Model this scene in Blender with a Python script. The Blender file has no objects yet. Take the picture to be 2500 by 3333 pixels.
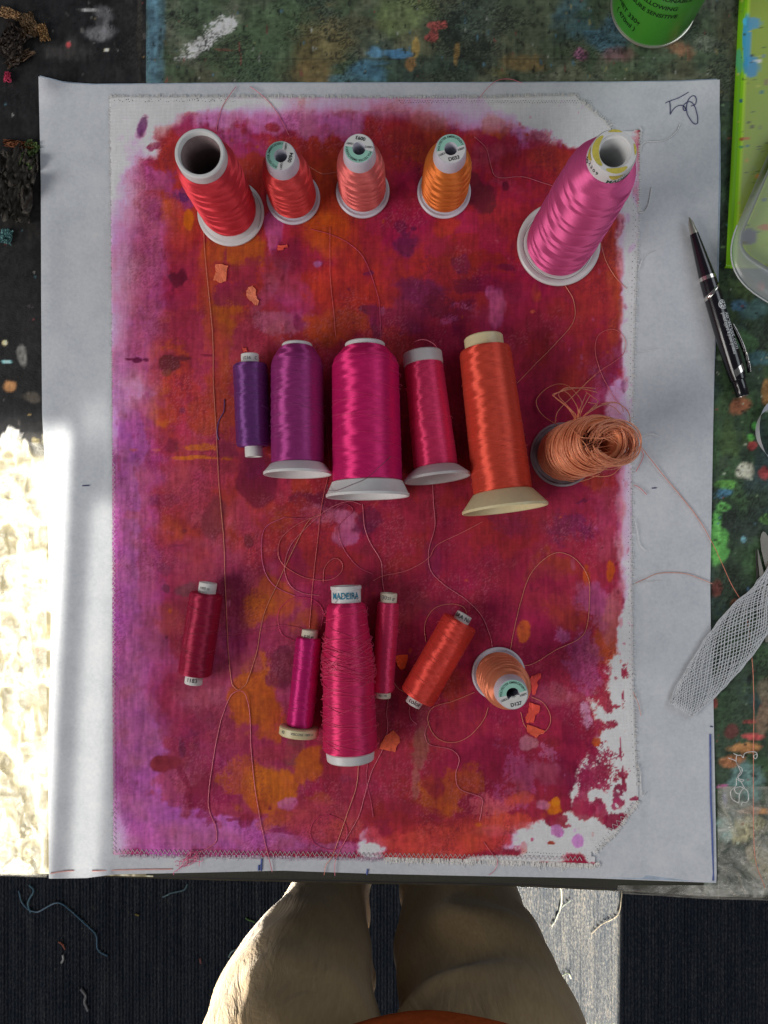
import bpy, math, random
import numpy as np
from mathutils import Vector, Matrix

SC = bpy.context.scene
COL = SC.collection
random.seed(7)

# ------------------------------------------------------------------ camera, world, light, exposure
F = 2500.0                 # focal length in photo pixels (photo is 2500 x 3333)
NX, NY = 1275.0, 1698.0    # the point of the photo straight below the camera
H = 0.573                  # camera height above the table top
ZT = 0.88                  # table top height above the floor

cam_d = bpy.data.cameras.new('camera')
cam = bpy.data.objects.new('camera', cam_d)
COL.objects.link(cam)
cam.location = (0, 0, ZT + H)
cam.rotation_euler = (0, 0, 0)
cam_d.sensor_fit = 'HORIZONTAL'
cam_d.sensor_width = 36.0
cam_d.lens = 36.0
cam_d.shift_x = -(NX - 1250.0) / 2500.0
cam_d.shift_y = (NY - 1666.5) / 2500.0
cam_d.clip_start = 0.02
cam_d.clip_end = 50
SC.camera = cam

world = bpy.data.worlds.new('World')
SC.world = world
world.use_nodes = True
bg = world.node_tree.nodes['Background']
bg.inputs['Color'].default_value = (0.82, 0.87, 1.0, 1)
bg.inputs['Strength'].default_value = 0.095

def area(name, loc, aim, sx, sy, watts, color, spread=180):
    l = bpy.data.lights.new(name, 'AREA')
    l.shape = 'RECTANGLE'; l.size = sx; l.size_y = sy
    l.energy = watts; l.color = color; l.spread = math.radians(spread)
    o = bpy.data.objects.new(name, l); COL.objects.link(o)
    o.location = loc
    d = Vector(aim) - Vector(loc)
    o.rotation_euler = d.to_track_quat('-Z', 'Y').to_euler()
    return o

# soft daylight of the windows: a large one on the left, a weaker one on the right
area('window_light_left', (-1.75, -0.75, ZT + 1.15), (0, -0.05, ZT), 1.1, 1.0, 29, (1.0, 0.965, 0.93))
area('window_light_behind', (0.55, -1.75, ZT + 1.35), (0, 0, ZT), 1.6, 1.0, 12, (0.97, 0.98, 1.0))
area('window_light_right', (1.45, 0.85, ZT + 1.45), (0, -0.1, ZT), 1.2, 1.1, 10, (0.86, 0.93, 1.0))

# bars of direct sunlight that come through the panes behind the photographer
def sunbar(name, x0, x1, y0, y1, z, e, az=0.11, elev=38, spread=0.5, color=(1.0, 0.95, 0.86), dist=1.6, hd=None):
    """narrow beam whose footprint at height z is the rectangle x0..x1, y0..y1 (metres)"""
    el = math.radians(elev)
    hd = Vector(hd or (az, 1.0, 0)).normalized()
    d = Vector((hd.x * math.cos(el), hd.y * math.cos(el), -math.sin(el)))
    c = Vector(((x0 + x1) / 2, (y0 + y1) / 2, z))
    sy = (y1 - y0) * math.sin(el); sx = (x1 - x0)
    l = area(name, c - d * dist, c, 0.1, 0.1, 1.0, color, spread)
    if abs(hd.x) > abs(hd.y): sx, sy = (y1 - y0), (x1 - x0) * math.sin(el)
    l.data.size, l.data.size_y = sx, sy
    # wide side of the lamp level
    z_ax = -d; x_ax = Vector((hd.y, -hd.x, 0)); y_ax = z_ax.cross(x_ax)
    m = Matrix((x_ax, y_ax, z_ax)).transposed().to_4x4(); m.translation = c - d * dist
    l.matrix_world = m
    l.data.energy = e * sx * sy * 3.2
    return l

def W(px, py, z=0.0):
    """photo pixel + height above the table top -> place in the world"""
    s = (H - z) / F
    return Vector(((px - NX) * s, -(py - NY) * s, ZT + z))
def WX(px, z=0.0): return (px - NX) * (H - z) / F
def WY(py, z=0.0): return -(py - NY) * (H - z) / F

def bar_px(name, a, b, c, d, e, z=0.003, **k):
    return sunbar(name, WX(a, z), WX(b, z), WY(d, z), WY(c, z), ZT + z, e, **k)
bar_px('sun_bar_table', -420, 188, 1385, 2900, 3.4, spread=0.6, az=0.05)
bar_px('sun_bar_paper', 262, 352, 1640, 2880, 1.05, spread=0.6, az=0.06)
bar_px('sun_bar_patch', 268, 350, 1310, 1440, 0.45, spread=0.8)
zf = -ZT
bar_px('sun_bar_carpet', 1560, 2015, 2450, 3600, 26.0, z=zf, az=0.01, elev=52, spread=0.5, color=(1.0, 0.84, 0.60))
sunbar('sun_bar_leg', -0.74, 0.30, -0.64, -0.36, ZT - 0.19, 6.5, hd=(1, 0.52, 0), elev=21, spread=0.4, dist=1.3)

SC.view_settings.view_transform = 'Standard'
SC.view_settings.look = 'None'
SC.view_settings.exposure = 0.0
SC.view_settings.gamma = 1.0
SC.view_settings.use_curve_mapping = False
SC.cycles.use_denoising = True
SC.cycles.max_bounces = 8
SC.cycles.transparent_max_bounces = 12
SC.cycles.sample_clamp_indirect = 6

# ------------------------------------------------------------------ small helpers
K = 0.42      # how bright a white sheet stands in the soft light: photo colour / K = surface colour
def lin(c):
    c = np.asarray(c, dtype=np.float64) / 255.0
    return np.where(c <= 0.04045, c / 12.92, ((c + 0.055) / 1.055) ** 2.4)
def A(r, g, b, k=None):
    v = np.clip(lin((r, g, b)) / (k or K), 0.002, None)
    v = v * min(1.0, 0.80 / float(v.max()))
    return (float(v[0]), float(v[1]), float(v[2]), 1.0)

def link(o, parent=None):
    COL.objects.link(o)
    if parent is not None: o.parent = parent
    return o
def tag(o, label, cat, group=None, kind=None):
    o['label'] = label; o['category'] = cat
    if group: o['group'] = group
    if kind: o['kind'] = kind
    return o
def structure(o): o['kind'] = 'structure'; return o
def thing(name, label, cat, mat=None, group=None):
    o = bpy.data.objects.new(name, None); o.empty_display_size = 0.01; COL.objects.link(o)
    if mat is not None: o.matrix_world = mat
    return tag(o, label, cat, group)
def mesh(name, verts, faces, mat=None, parent=None, smooth=True):
    me = bpy.data.meshes.new(name)
    me.from_pydata([tuple(v) for v in verts], [], [tuple(int(i) for i in f) for f in faces])
    if smooth: me.shade_smooth()
    if mat: me.materials.append(mat)
    o = bpy.data.objects.new(name, me)
    return link(o, parent)
def gridmesh(name, V, mat=None, parent=None, closed=False, keep=None, attrs=None, cols=None):
    """V: (n,m,3) array of points -> quads, quickly"""
    n, m, _ = V.shape
    me = bpy.data.meshes.new(name)
    i = np.arange(n - 1)[:, None]; mm = m if closed else m - 1
    j = np.arange(mm)[None, :]
    a = i * m + j; b = i * m + (j + 1) % m
    q = np.stack([a, b, b + m, a + m], -1).reshape(-1, 4)
    if keep is not None: q = q[keep.reshape(-1)]
    if not closed:      # sheets look upwards
        p_ = V.reshape(-1, 3)
        if np.cross(p_[q[:, 1]] - p_[q[:, 0]], p_[q[:, 3]] - p_[q[:, 0]])[:, 2].mean() < 0: q = q[:, ::-1]
    nf = len(q)
    me.vertices.add(n * m); me.vertices.foreach_set('co', V.reshape(-1).astype(np.float32))
    me.loops.add(nf * 4); me.loops.foreach_set('vertex_index', q.reshape(-1).astype(np.int32))
    me.polygons.add(nf)
    me.polygons.foreach_set('loop_start', np.arange(0, nf * 4, 4, dtype=np.int32))
    me.polygons.foreach_set('loop_total', np.full(nf, 4, dtype=np.int32))
    me.update(calc_edges=True); me.validate()
    me.shade_smooth()
    if cols is not None:
        ca = me.color_attributes.new('paint', 'FLOAT_COLOR', 'POINT')
        c4 = np.ones((n * m, 4), np.float32); c4[:, :3] = cols.reshape(-1, 3)
        ca.data.foreach_set('color', c4.reshape(-1))
    for k, v in (attrs or {}).items():
        at = me.attributes.new(k, 'FLOAT', 'POINT'); at.data.foreach_set('value', v.reshape(-1).astype(np.float32))
    if mat: me.materials.append(mat)
    o = bpy.data.objects.new(name, me)
    return link(o, parent)

def lathe(name, prof, mat, parent=None, n=64, smooth=True, matrix=None):
    """prof: closed or open list of (r, z), revolved about local Z"""
    a = np.linspace(0, 2 * np.pi, n, endpoint=False)
    P = np.array(prof, dtype=float)
    V = np.stack([P[:, 0:1] * np.cos(a), P[:, 0:1] * np.sin(a), np.repeat(P[:, 1:2], n, 1)], -1)
    o = gridmesh(name, V, mat, parent, closed=True)
    if not smooth: o.data.shade_flat()
    else: o.data.set_sharp_from_angle(angle=math.radians(35))
    if matrix is not None: o.matrix_local = matrix
    return o

def smooth_path(pts, step=0.0012, closed=False):
    """Catmull-Rom through 3-D points, resampled"""
    P = np.array([tuple(p) for p in pts], dtype=float)
    if closed: Q = np.vstack([P[-1], P, P[0], P[1]])
    else: Q = np.vstack([2 * P[0] - P[1], P, 2 * P[-1] - P[-2]])
    out = []
    for k in range(1, len(Q) - 2):
        p0, p1, p2, p3 = Q[k - 1], Q[k], Q[k + 1], Q[k + 2]
        n = max(2, int(np.linalg.norm(p2 - p1) / step))
        t = np.linspace(0, 1, n, endpoint=False)[:, None]
        out.append(0.5 * ((2 * p1) + (-p0 + p2) * t + (2 * p0 - 5 * p1 + 4 * p2 - p3) * t ** 2 + (-p0 + 3 * p1 - 3 * p2 + p3) * t ** 3))
    out.append(Q[-2][None, :])
    return np.vstack(out)

def tube_arrays(path, r, sides=5, taper=False):
    P = np.asarray(path); n = len(P)
    T = np.gradient(P, axis=0); T /= np.linalg.norm(T, axis=1, keepdims=True) + 1e-12
    up = np.array([0, 0, 1.0]); S = np.cross(T, up)
    bad = np.linalg.norm(S, axis=1) < 0.05
    S[bad] = np.cross(T[bad], np.array([1.0, 0, 0]))
    S /= np.linalg.norm(S, axis=1, keepdims=True); U = np.cross(S, T)
    a = np.linspace(0, 2 * np.pi, sides, endpoint=False)
    rr = np.full(n, r) if np.isscalar(r) else np.asarray(r)
    V = P[:, None, :] + rr[:, None, None] * (np.cos(a)[None, :, None] * S[:, None, :] + np.sin(a)[None, :, None] * U[:, None, :])
    return V.reshape(-1, 3), n, sides
def tubes(name, paths, r, mat, parent=None, sides=6):
    sides = max(sides, 6) if len(paths) < 120 else sides
    """several strands as ONE mesh"""
    vs, fs, base = [], [], 0
    for k, p in enumerate(paths):
        rr = r[k] if isinstance(r, (list, tuple)) else r
        V, n, m = tube_arrays(p, rr, sides)
        i = np.arange(n - 1)[:, None]; j = np.arange(m)[None, :]
        a = i * m + j; b = i * m + (j + 1) % m
        fs.append(np.stack([a, a + m, b + m, b], -1).reshape(-1, 4) + base)
        vs.append(V); base += len(V)
    V = np.vstack(vs); Fq = np.vstack(fs)
    me = bpy.data.meshes.new(name); nf = len(Fq)
    me.vertices.add(len(V)); me.vertices.foreach_set('co', V.reshape(-1).astype(np.float32))
    me.loops.add(nf * 4); me.loops.foreach_set('vertex_index', Fq.reshape(-1).astype(np.int32))
    me.polygons.add(nf)
    me.polygons.foreach_set('loop_start', np.arange(0, nf * 4, 4, dtype=np.int32))
    me.polygons.foreach_set('loop_total', np.full(nf, 4, dtype=np.int32))
    me.update(calc_edges=True); me.shade_smooth()
    if mat: me.materials.append(mat)
    return link(bpy.data.objects.new(name, me), parent)

def text2d(s, size, bold=0.0, align='CENTER', spacing=1.0):
    cu = bpy.data.curves.new('t', 'FONT'); cu.body = s; cu.size = size; cu.align_x = align; cu.align_y = 'CENTER'
    cu.offset = bold * size; cu.resolution_u = 3; cu.space_character = spacing
    ob = bpy.data.objects.new('t', cu); COL.objects.link(ob)
    dg = bpy.context.evaluated_depsgraph_get()
    me = bpy.data.meshes.new_from_object(ob.evaluated_get(dg))
    v = np.array([tuple(x.co) for x in me.vertices]).reshape(-1, 3); f = [tuple(p.vertices) for p in me.polygons]
    bpy.data.objects.remove(ob); bpy.data.curves.remove(cu); bpy.data.meshes.remove(me)
    return v, f
def lettering(name, items, mat, parent):
    """items: list of (verts, faces) in the parent's space -> ONE print mesh"""
    vs, fs, b = [], [], 0
    for v, f in items:
        vs.append(v); fs += [tuple(i + b for i in q) for q in f]; b += len(v)
    return mesh(name, np.vstack(vs), fs, mat, parent, smooth=False)
def on_cyl(v, R, a0, z0, lift=0.00012):
    a = a0 + v[:, 0] / R
    return np.stack([(R + lift) * np.cos(a), (R + lift) * np.sin(a), z0 + v[:, 1]], -1)
def on_arc(v, R, a0, z):
    a = a0 - v[:, 0] / R; r = R + v[:, 1]
    return np.stack([r * np.cos(a), r * np.sin(a), np.full(len(v), z)], -1)
def on_plane(v, c, ang, z):
    ca, sa = math.cos(ang), math.sin(ang)
    return np.stack([c[0] + v[:, 0] * ca - v[:, 1] * sa, c[1] + v[:, 0] * sa + v[:, 1] * ca, np.full(len(v), z)], -1)

# ------------------------------------------------------------------ noise on arrays
def vnoise(shape, cell, seed, aspect=1.0):
    """smooth value noise 0..1, cell in array samples (aspect stretches rows)"""
    rng = np.random.default_rng(seed)
    cy, cx = cell * aspect, cell
    n, m = shape
    gy, gx = int(n / cy) + 3, int(m / cx) + 3
    g = rng.random((gy, gx))
    y = np.arange(n) / cy; x = np.arange(m) / cx
    y0 = y.astype(int); x0 = x.astype(int)
    fy = y - y0; fx = x - x0
    fy = (fy * fy * (3 - 2 * fy))[:, None]; fx = (fx * fx * (3 - 2 * fx))[None, :]
    a = g[np.ix_(y0, x0)]; b = g[np.ix_(y0, x0 + 1)]; c = g[np.ix_(y0 + 1, x0)]; d = g[np.ix_(y0 + 1, x0 + 1)]
    return (a * (1 - fx) + b * fx) * (1 - fy) + (c * (1 - fx) + d * fx) * fy
def fbm(shape, cell, seed, octs=4, aspect=1.0, gain=0.55):
    t = np.zeros(shape); w = 1.0; s = 0
    for k in range(octs):
        t += w * vnoise(shape, max(cell / 2 ** k, 1.01), seed + 31 * k, aspect); s += w; w *= gain
    return t / s
def sstep(a, b, x):
    t = np.clip((x - a) / (b - a + 1e-12), 0, 1); return t * t * (3 - 2 * t)

def mottle(P, seed, amt=0.8, dark=(14, 16, 12), dk=0.5, sat=0.8, vert=True, lo=0.5):
    """grain, scratches and specks of grime over a painted board"""
    n1 = fbm(P.sh, 6, seed, 4) - .5; n2 = fbm(P.sh, 2.2, seed + 1, 2) - .5; n3 = fbm(P.sh, 2.2, seed + 2, 3, 7.0 if vert else .15) - .5
    P.img *= (1 + amt * (n1 * .8 + n2 * .9 + n3 * .9))[..., None]
    g = np.random.default_rng(seed).random(P.sh); m = sstep(lo, lo + .2, fbm(P.sh, 22, seed + 3, 4)) * sstep(.5, .9, g * .55 + (n3 + .5) * .45 + .12) * dk
    P.img[:] = P.img * (1 - m[..., None]) + lin(dark) * m[..., None]
    l_ = P.img.mean(-1, keepdims=True); P.img[:] = np.clip(l_ + (P.img - l_) * sat, .001, 1)

class Painter:
    """lays brush marks in photo colours on a grid of points (their photo pixels are X, Y)"""
    def __init__(s, X, Y, base, seed):
        s.X, s.Y = X, Y
        s.sh = X.shape; s.dx = (X[0, -1] - X[0, 0]) / (X.shape[1] - 1); s.dy = (Y[-1, 0] - Y[0, 0]) / (X.shape[0] - 1)
        s.img = np.zeros(s.sh + (3,)); s.img[:] = lin(base)
        s.N = [fbm(s.sh, 26, seed + k, 5) for k in range(3)]
        s.M = [fbm(s.sh, 9, seed + 20 + k, 3) for k in range(2)]
        s.G = np.random.default_rng(seed + 3).random(s.sh) * 0.55 + vnoise(s.sh, 2.2, seed + 4) * 0.45
        s.S = fbm(s.sh, 3.0, seed + 9, 3, aspect=9.0)
        s.R = fbm(s.sh, 27.0, seed + 12, 3, aspect=0.11)
        s.rng = random.Random(seed)
    def blob(s, cx, cy, rx, ry, col, op=0.9, soft=0.25, rough=0.5, dry=0.0, ang=0.0, streak=0):
        ext = max(rx, ry) * (1.6 + soft + rough)
        j0 = int(np.clip((cx - ext - s.X[0, 0]) / s.dx, 0, s.sh[1] - 1)); j1 = int(np.clip((cx + ext - s.X[0, 0]) / s.dx + 2, 1, s.sh[1]))
        i0 = int(np.clip((cy - ext - s.Y[0, 0]) / s.dy, 0, s.sh[0] - 1)); i1 = int(np.clip((cy + ext - s.Y[0, 0]) / s.dy + 2, 1, s.sh[0]))
        if j1 <= j0 or i1 <= i0: return
        sl = (slice(i0, i1), slice(j0, j1))
        def pick(arr):
            oy, ox = s.rng.randrange(s.sh[0]), s.rng.randrange(s.sh[1])
            iy = (np.arange(i0, i1) + oy) % s.sh[0]; ix = (np.arange(j0, j1) + ox) % s.sh[1]
            return arr[np.ix_(iy, ix)]
        x = s.X[sl] - cx; y = s.Y[sl] - cy
        ca, sa = math.cos(ang), math.sin(ang)
        big = pick(s.N[s.rng.randrange(3)]); mid = pick(s.M[s.rng.randrange(2)])
        w_ = rough * (0.9 * min(rx, ry) + 10.0)
        x = x + w_ * (pick(s.N[0]) - 0.5) * 2.4 + 0.35 * w_ * (pick(s.M[0]) - 0.5); y = y + w_ * (pick(s.N[1]) - 0.5) * 2.4 + 0.35 * w_ * (pick(s.S) - 0.5)
        u = (x * ca + y * sa) / rx; v = (-x * sa + y * ca) / ry
        d = np.sqrt(u * u + v * v)
        d = d + rough * ((big - 0.5) * 2.0 + (mid - 0.5) * 1.1 + (pick(s.G) - 0.5) * 0.35)
        m = 1 - sstep(1 - soft, 1 + soft, d)
        if dry > 0:
            g = pick(s.G) * 0.6 + pick(s.S if streak == 1 else (s.R if streak == 2 else s.M[0])) * 0.4
            th = dry * (0.30 + 0.55 * np.clip(d, 0, 1.2))
            m = m * sstep(th - 0.10, th + 0.10, g)
        m = (m * op * (0.86 + 0.28 * pick(s.M[1])).clip(0, 1))[..., None]
        s.img[sl] = s.img[sl] * (1 - m) + lin(col) * m
    def albedo(s, k=K, lo=0.004, hi=0.84):
        return np.clip(s.img / k, lo, hi)
# ------------------------------------------------------------------ materials
MATS = {}
def newmat(name):
    m = bpy.data.materials.new(name); m.use_nodes = True
    nt = m.node_tree; b = nt.nodes['Principled BSDF']
    MATS[name] = m
    return m, nt, b
def nd(nt, t, **k):
    n = nt.nodes.new(t)
    for a, v in k.items(): setattr(n, a, v)
    return n
def mathn(nt, op, a, b=None, clamp=False):
    n = nd(nt, 'ShaderNodeMath', operation=op, use_clamp=clamp)
    for i, x in enumerate((a, b)):
        if x is None: continue
        if isinstance(x, (int, float)): n.inputs[i].default_value = x
        else: nt.links.new(x, n.inputs[i])
    return n.outputs[0]
def noise(nt, vec, scale, detail=3, rough=0.55, dist=0.0):
    n = nd(nt, 'ShaderNodeTexNoise'); n.inputs['Scale'].default_value = scale; n.inputs['Detail'].default_value = detail
    n.inputs['Roughness'].default_value = rough; n.inputs['Distortion'].default_value = dist
    nt.links.new(vec, n.inputs['Vector']); return n.outputs['Fac']
def mapping(nt, vec, scale=(1, 1, 1)):
    n = nd(nt, 'ShaderNodeMapping'); n.inputs['Scale'].default_value = scale
    nt.links.new(vec, n.inputs['Vector']); return n.outputs[0]
def ramp(nt, fac, stops):
    n = nd(nt, 'ShaderNodeValToRGB'); e = n.color_ramp.elements
    while len(e) < len(stops): e.new(0.5)
    for k, (p, c) in enumerate(stops):
        e[k].position = p; e[k].color = c if len(c) == 4 else (*c, 1)
    nt.links.new(fac, n.inputs['Fac']); return n.outputs['Color']
def mix(nt, fac, a, b, mode='MIX'):
    n = nd(nt, 'ShaderNodeMix', data_type='RGBA', blend_type=mode)
    if isinstance(fac, (int, float)): n.inputs[0].default_value = fac
    else: nt.links.new(fac, n.inputs[0])
    for i, x in ((6, a), (7, b)):
        if isinstance(x, tuple): n.inputs[i].default_value = x
        else: nt.links.new(x, n.inputs[i])
    return n.outputs[2]
def bump(nt, bsdf, height, strength, dist):
    n = nd(nt, 'ShaderNodeBump'); n.inputs['Strength'].default_value = strength; n.inputs['Distance'].default_value = dist
    nt.links.new(height, n.inputs['Height']); nt.links.new(n.outputs[0], bsdf.inputs['Normal'])
def objco(nt): return nd(nt, 'ShaderNodeTexCoord').outputs['Object']

def plain(name, col, rough=0.5, spec=0.5, metal=0.0, var=0.06, scale=300, sss=0.0, trans=0.0, coat=0.0, bmp=0.0):
    m, nt, b = newmat(name)
    co = objco(nt)
    f = noise(nt, co, scale, 3)
    lo = tuple(c * (1 - var) for c in col[:3]) + (1,); hi = tuple(min(1, c * (1 + var)) for c in col[:3]) + (1,)
    nt.links.new(ramp(nt, f, [(0.3, lo), (0.7, hi)]), b.inputs['Base Color'])
    r = mathn(nt, 'ADD', rough - 0.06, mathn(nt, 'MULTIPLY', noise(nt, co, scale * 0.35, 2), 0.12))
    nt.links.new(r, b.inputs['Roughness'])
    b.inputs['Specular IOR Level'].default_value = spec
    b.inputs['Metallic'].default_value = metal
    b.inputs['Transmission Weight'].default_value = trans
    b.inputs['Coat Weight'].default_value = coat
    if sss:
        b.inputs['Subsurface Weight'].default_value = sss
        b.inputs['Subsurface Radius'].default_value = (0.004, 0.003, 0.0025)
    if bmp: bump(nt, b, noise(nt, co, scale, 4), 0.5, bmp)
    return m

def thread_mat(name, col, hi=None, rough=0.53, aniso=1.0, spec=1.0, metal=0.46):
    """wound shiny thread: strands run round local Z; 'band' tells the two winding directions apart"""
    m, nt, b = newmat(name)
    co = objco(nt)
    at = nd(nt, 'ShaderNodeAttribute', attribute_name='band').outputs['Fac']
    ang = nd(nt, 'ShaderNodeAttribute', attribute_name='turn').outputs['Fac']
    sep = nd(nt, 'ShaderNodeSeparateXYZ'); nt.links.new(co, sep.inputs[0])
    z = sep.outputs['Z']
    # fine strands, leaning one way or the other
    ph = mathn(nt, 'ADD', mathn(nt, 'MULTIPLY', z, 2 * math.pi / 0.00062), mathn(nt, 'MULTIPLY', mathn(nt, 'MULTIPLY', ang, at), 9.0))
    n2 = noise(nt, mapping(nt, co, (1, 1, 14)), 170, 3, 0.6)
    st = mathn(nt, 'SINE', mathn(nt, 'ADD', ph, mathn(nt, 'MULTIPLY', n2, 7.0)))
    f = mathn(nt, 'ADD', mathn(nt, 'MULTIPLY', st, 0.13), mathn(nt, 'MULTIPLY', n2, 0.95))
    c0 = tuple(c * 0.84 for c in col[:3]) + (1,)
    c1 = tuple(min(0.9, c * 1.12 + 0.004) for c in col[:3]) + (1,)
    nt.links.new(ramp(nt, f, [(0.22, c0), (0.72, c1)]), b.inputs['Base Color'])
    b.inputs['Roughness'].default_value = rough
    b.inputs['Specular IOR Level'].default_value = spec
    b.inputs['Metallic'].default_value = metal
    b.inputs['Specular Tint'].default_value = hi if hi else tuple(min(1, 0.35 + 0.9 * c) for c in col[:3]) + (1,)
    b.inputs['Anisotropic'].default_value = aniso
    nt.links.new(mathn(nt, 'ADD', 0.25, mathn(nt, 'MULTIPLY', at, 0.034)), b.inputs['Anisotropic Rotation'])
    tg = nd(nt, 'ShaderNodeTangent', direction_type='RADIAL', axis='Z')
    nt.links.new(tg.outputs[0], b.inputs['Tangent'])
    b.inputs['Sheen Weight'].default_value = 0.12
    b.inputs['Sheen Roughness'].default_value = 0.4
    b.inputs['Sheen Tint'].default_value = c1
    bump(nt, b, f, 0.35, 0.00010)
    return m

def strand_mat(name, col, rough=0.45):
    m, nt, b = newmat(name)
    co = objco(nt)
    f = noise(nt, co, 900, 2)
    nt.links.new(ramp(nt, f, [(0.3, tuple(c * 0.75 for c in col[:3]) + (1,)), (0.7, tuple(min(0.9, c * 1.2) for c in col[:3]) + (1,))]), b.inputs['Base Color'])
    b.inputs['Roughness'].default_value = rough - .08
    b.inputs['Metallic'].default_value = 0.2; b.inputs['Specular IOR Level'].default_value = 0.8
    b.inputs['Sheen Weight'].default_value = 0.2
    return m

def paint_mat(name, rough=0.75, weave=0.0, grain=0.12, spec=0.3, wet=0.0, bscale=1.0):
    """painted cloth or board: colours come from the 'paint' marks, the nodes add grain, weave and relief"""
    m, nt, b = newmat(name)
    co = objco(nt)
    c = nd(nt, 'ShaderNodeAttribute', attribute_name='paint').outputs['Color']
    g1 = noise(nt, co, 620, 4, 0.7); g2 = noise(nt, mapping(nt, co, (1, 0.13, 1)), 900, 3, 0.7)
    g3 = noise(nt, co, 90, 5, 0.65)
    k = mathn(nt, 'ADD', mathn(nt, 'MULTIPLY', g1, 0.5), mathn(nt, 'MULTIPLY', g2, 0.5))
    k = mathn(nt, 'ADD', 1.0 - grain, mathn(nt, 'MULTIPLY', mathn(nt, 'ADD', mathn(nt, 'MULTIPLY', k, 1.3), mathn(nt, 'MULTIPLY', g3, 0.7)), grain))
    h = mathn(nt, 'ADD', mathn(nt, 'MULTIPLY', g1, 0.6), mathn(nt, 'MULTIPLY', g3, 0.6))
    if weave > 0:
        wx = nd(nt, 'ShaderNodeTexWave', wave_type='BANDS', bands_direction='X'); wx.inputs['Scale'].default_value = 345
        wy = nd(nt, 'ShaderNodeTexWave', wave_type='BANDS', bands_direction='Y'); wy.inputs['Scale'].default_value = 300
        for w_ in (wx, wy):
            w_.inputs['Distortion'].default_value = 4.0; w_.inputs['Detail'].default_value = 2.0; w_.inputs['Detail Scale'].default_value = 0.6
            nt.links.new(co, w_.inputs['Vector'])
        wv = mathn(nt, 'MULTIPLY', wx.outputs['Fac'], wy.outputs['Fac'])
        k = mathn(nt, 'MULTIPLY', k, mathn(nt, 'ADD', 1.0 - weave * 0.30, mathn(nt, 'MULTIPLY', wv, weave)))
        h = mathn(nt, 'ADD', mathn(nt, 'MULTIPLY', h, 0.7), mathn(nt, 'MULTIPLY', wv, 1.0))
    vm = nd(nt, 'ShaderNodeVectorMath', operation='SCALE')
    nt.links.new(c, vm.inputs[0]); nt.links.new(k, vm.inputs['Scale'])
    nt.links.new(vm.outputs[0], b.inputs['Base Color'])
    rr = mathn(nt, 'ADD', rough - wet, mathn(nt, 'MULTIPLY', g3, wet * 1.4))
    nt.links.new(rr, b.inputs['Roughness'])
    b.inputs['Specular IOR Level'].default_value = spec
    bump(nt, b, h, 0.45 * bscale, 0.0005)
    return m

M_CANVAS = paint_mat('painted_canvas', rough=0.75, weave=0.16, grain=0.36, spec=0.12)
M_BOARD = paint_mat('paint_crusted_board', rough=0.62, weave=0.25, grain=0.38, spec=0.35, wet=0.2, bscale=1.5)
M_BLACK = paint_mat('black_mat_paint', rough=0.55, weave=0.0, grain=0.55, spec=0.4, wet=0.25, bscale=1.6)
M_ACRYL = paint_mat('lime_acrylic_paint', rough=0.30, weave=0.0, grain=0.06, spec=0.5, bscale=0.1)

# soft grey tracing paper with fibres and mottling
M_PAPER, nt, b = newmat('interfacing_paper')
co = objco(nt)
f = mathn(nt, 'ADD', mathn(nt, 'MULTIPLY', noise(nt, co, 420, 5, 0.7), 0.55), mathn(nt, 'MULTIPLY', noise(nt, co, 46, 4, 0.6), 0.45))
nt.links.new(ramp(nt, f, [(0.30, (0.50, 0.53, 0.565, 1)), (0.52, (0.615, 0.64, 0.67, 1)), (0.72, (0.71, 0.725, 0.74, 1))]), b.inputs['Base Color'])
b.inputs['Roughness'].default_value = 0.85; b.inputs['Specular IOR Level'].default_value = 0.2
bump(nt, b, noise(nt, co, 260, 4, 0.6), 0.25, 0.0004)

M_WPLA = plain('white_plastic', (0.66, 0.655, 0.645), 0.38, 0.5, var=0.03, sss=0.08)
M_LPLA = plain('lilac_white_plastic', (0.58, 0.565, 0.63), 0.36, 0.5, var=0.03, sss=0.12)
M_GPLA = plain('greyed_plastic', (0.47, 0.44, 0.44), 0.42, 0.5, var=0.03, sss=0.08)
M_CREAM = plain('cream_plastic', (0.66, 0.575, 0.335), 0.38, 0.5, var=0.04, sss=0.08)
M_IVORY = plain('ivory_card', (0.66, 0.60, 0.47), 0.6, 0.3, var=0.05)
M_CARD = plain('white_card', (0.68, 0.665, 0.64), 0.6, 0.3, var=0.04)
M_CORE = plain('dark_tube_inside', (0.30, 0.22, 0.22), 0.6, 0.2, var=0.1)
M_LABW = plain('label_white', (0.66, 0.65, 0.63), 0.5, 0.4, var=0.02)
M_LABG = plain('label_teal', (0.30, 0.57, 0.46), 0.5, 0.4, var=0.03)
M_INK = plain('print_black', (0.02, 0.02, 0.022), 0.55, 0.3, var=0.1)
M_INKG = plain('print_grey', (0.16, 0.16, 0.16), 0.6, 0.3, var=0.1)
M_INKT = plain('print_teal_blue', (0.01, 0.19, 0.30), 0.55, 0.3, var=0.1)
M_INKD = plain('print_dark_green', (0.01, 0.09, 0.05), 0.55, 0.3, var=0.1)
M_BIRO = plain('ballpoint_ink', (0.045, 0.045, 0.15), 0.6, 0.3, var=0.2)
M_YELL = plain('yellow_stain', (0.55, 0.46, 0.07), 0.5, 0.4, var=0.15, scale=500)
M_BLKP = plain('black_glossy_plastic', (0.006, 0.004, 0.007), 0.22, 0.5, var=0.1, coat=0.4)
M_CHROME = plain('chrome', (0.72, 0.68, 0.62), 0.2, 0.5, metal=1.0, var=0.03)
M_STEEL = plain('brushed_steel', (0.60, 0.56, 0.47), 0.32, 0.5, metal=0.9, var=0.06)
M_WPRINT = plain('print_pale_grey', (0.78, 0.80, 0.80), 0.5, 0.3, var=0.04)
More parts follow.
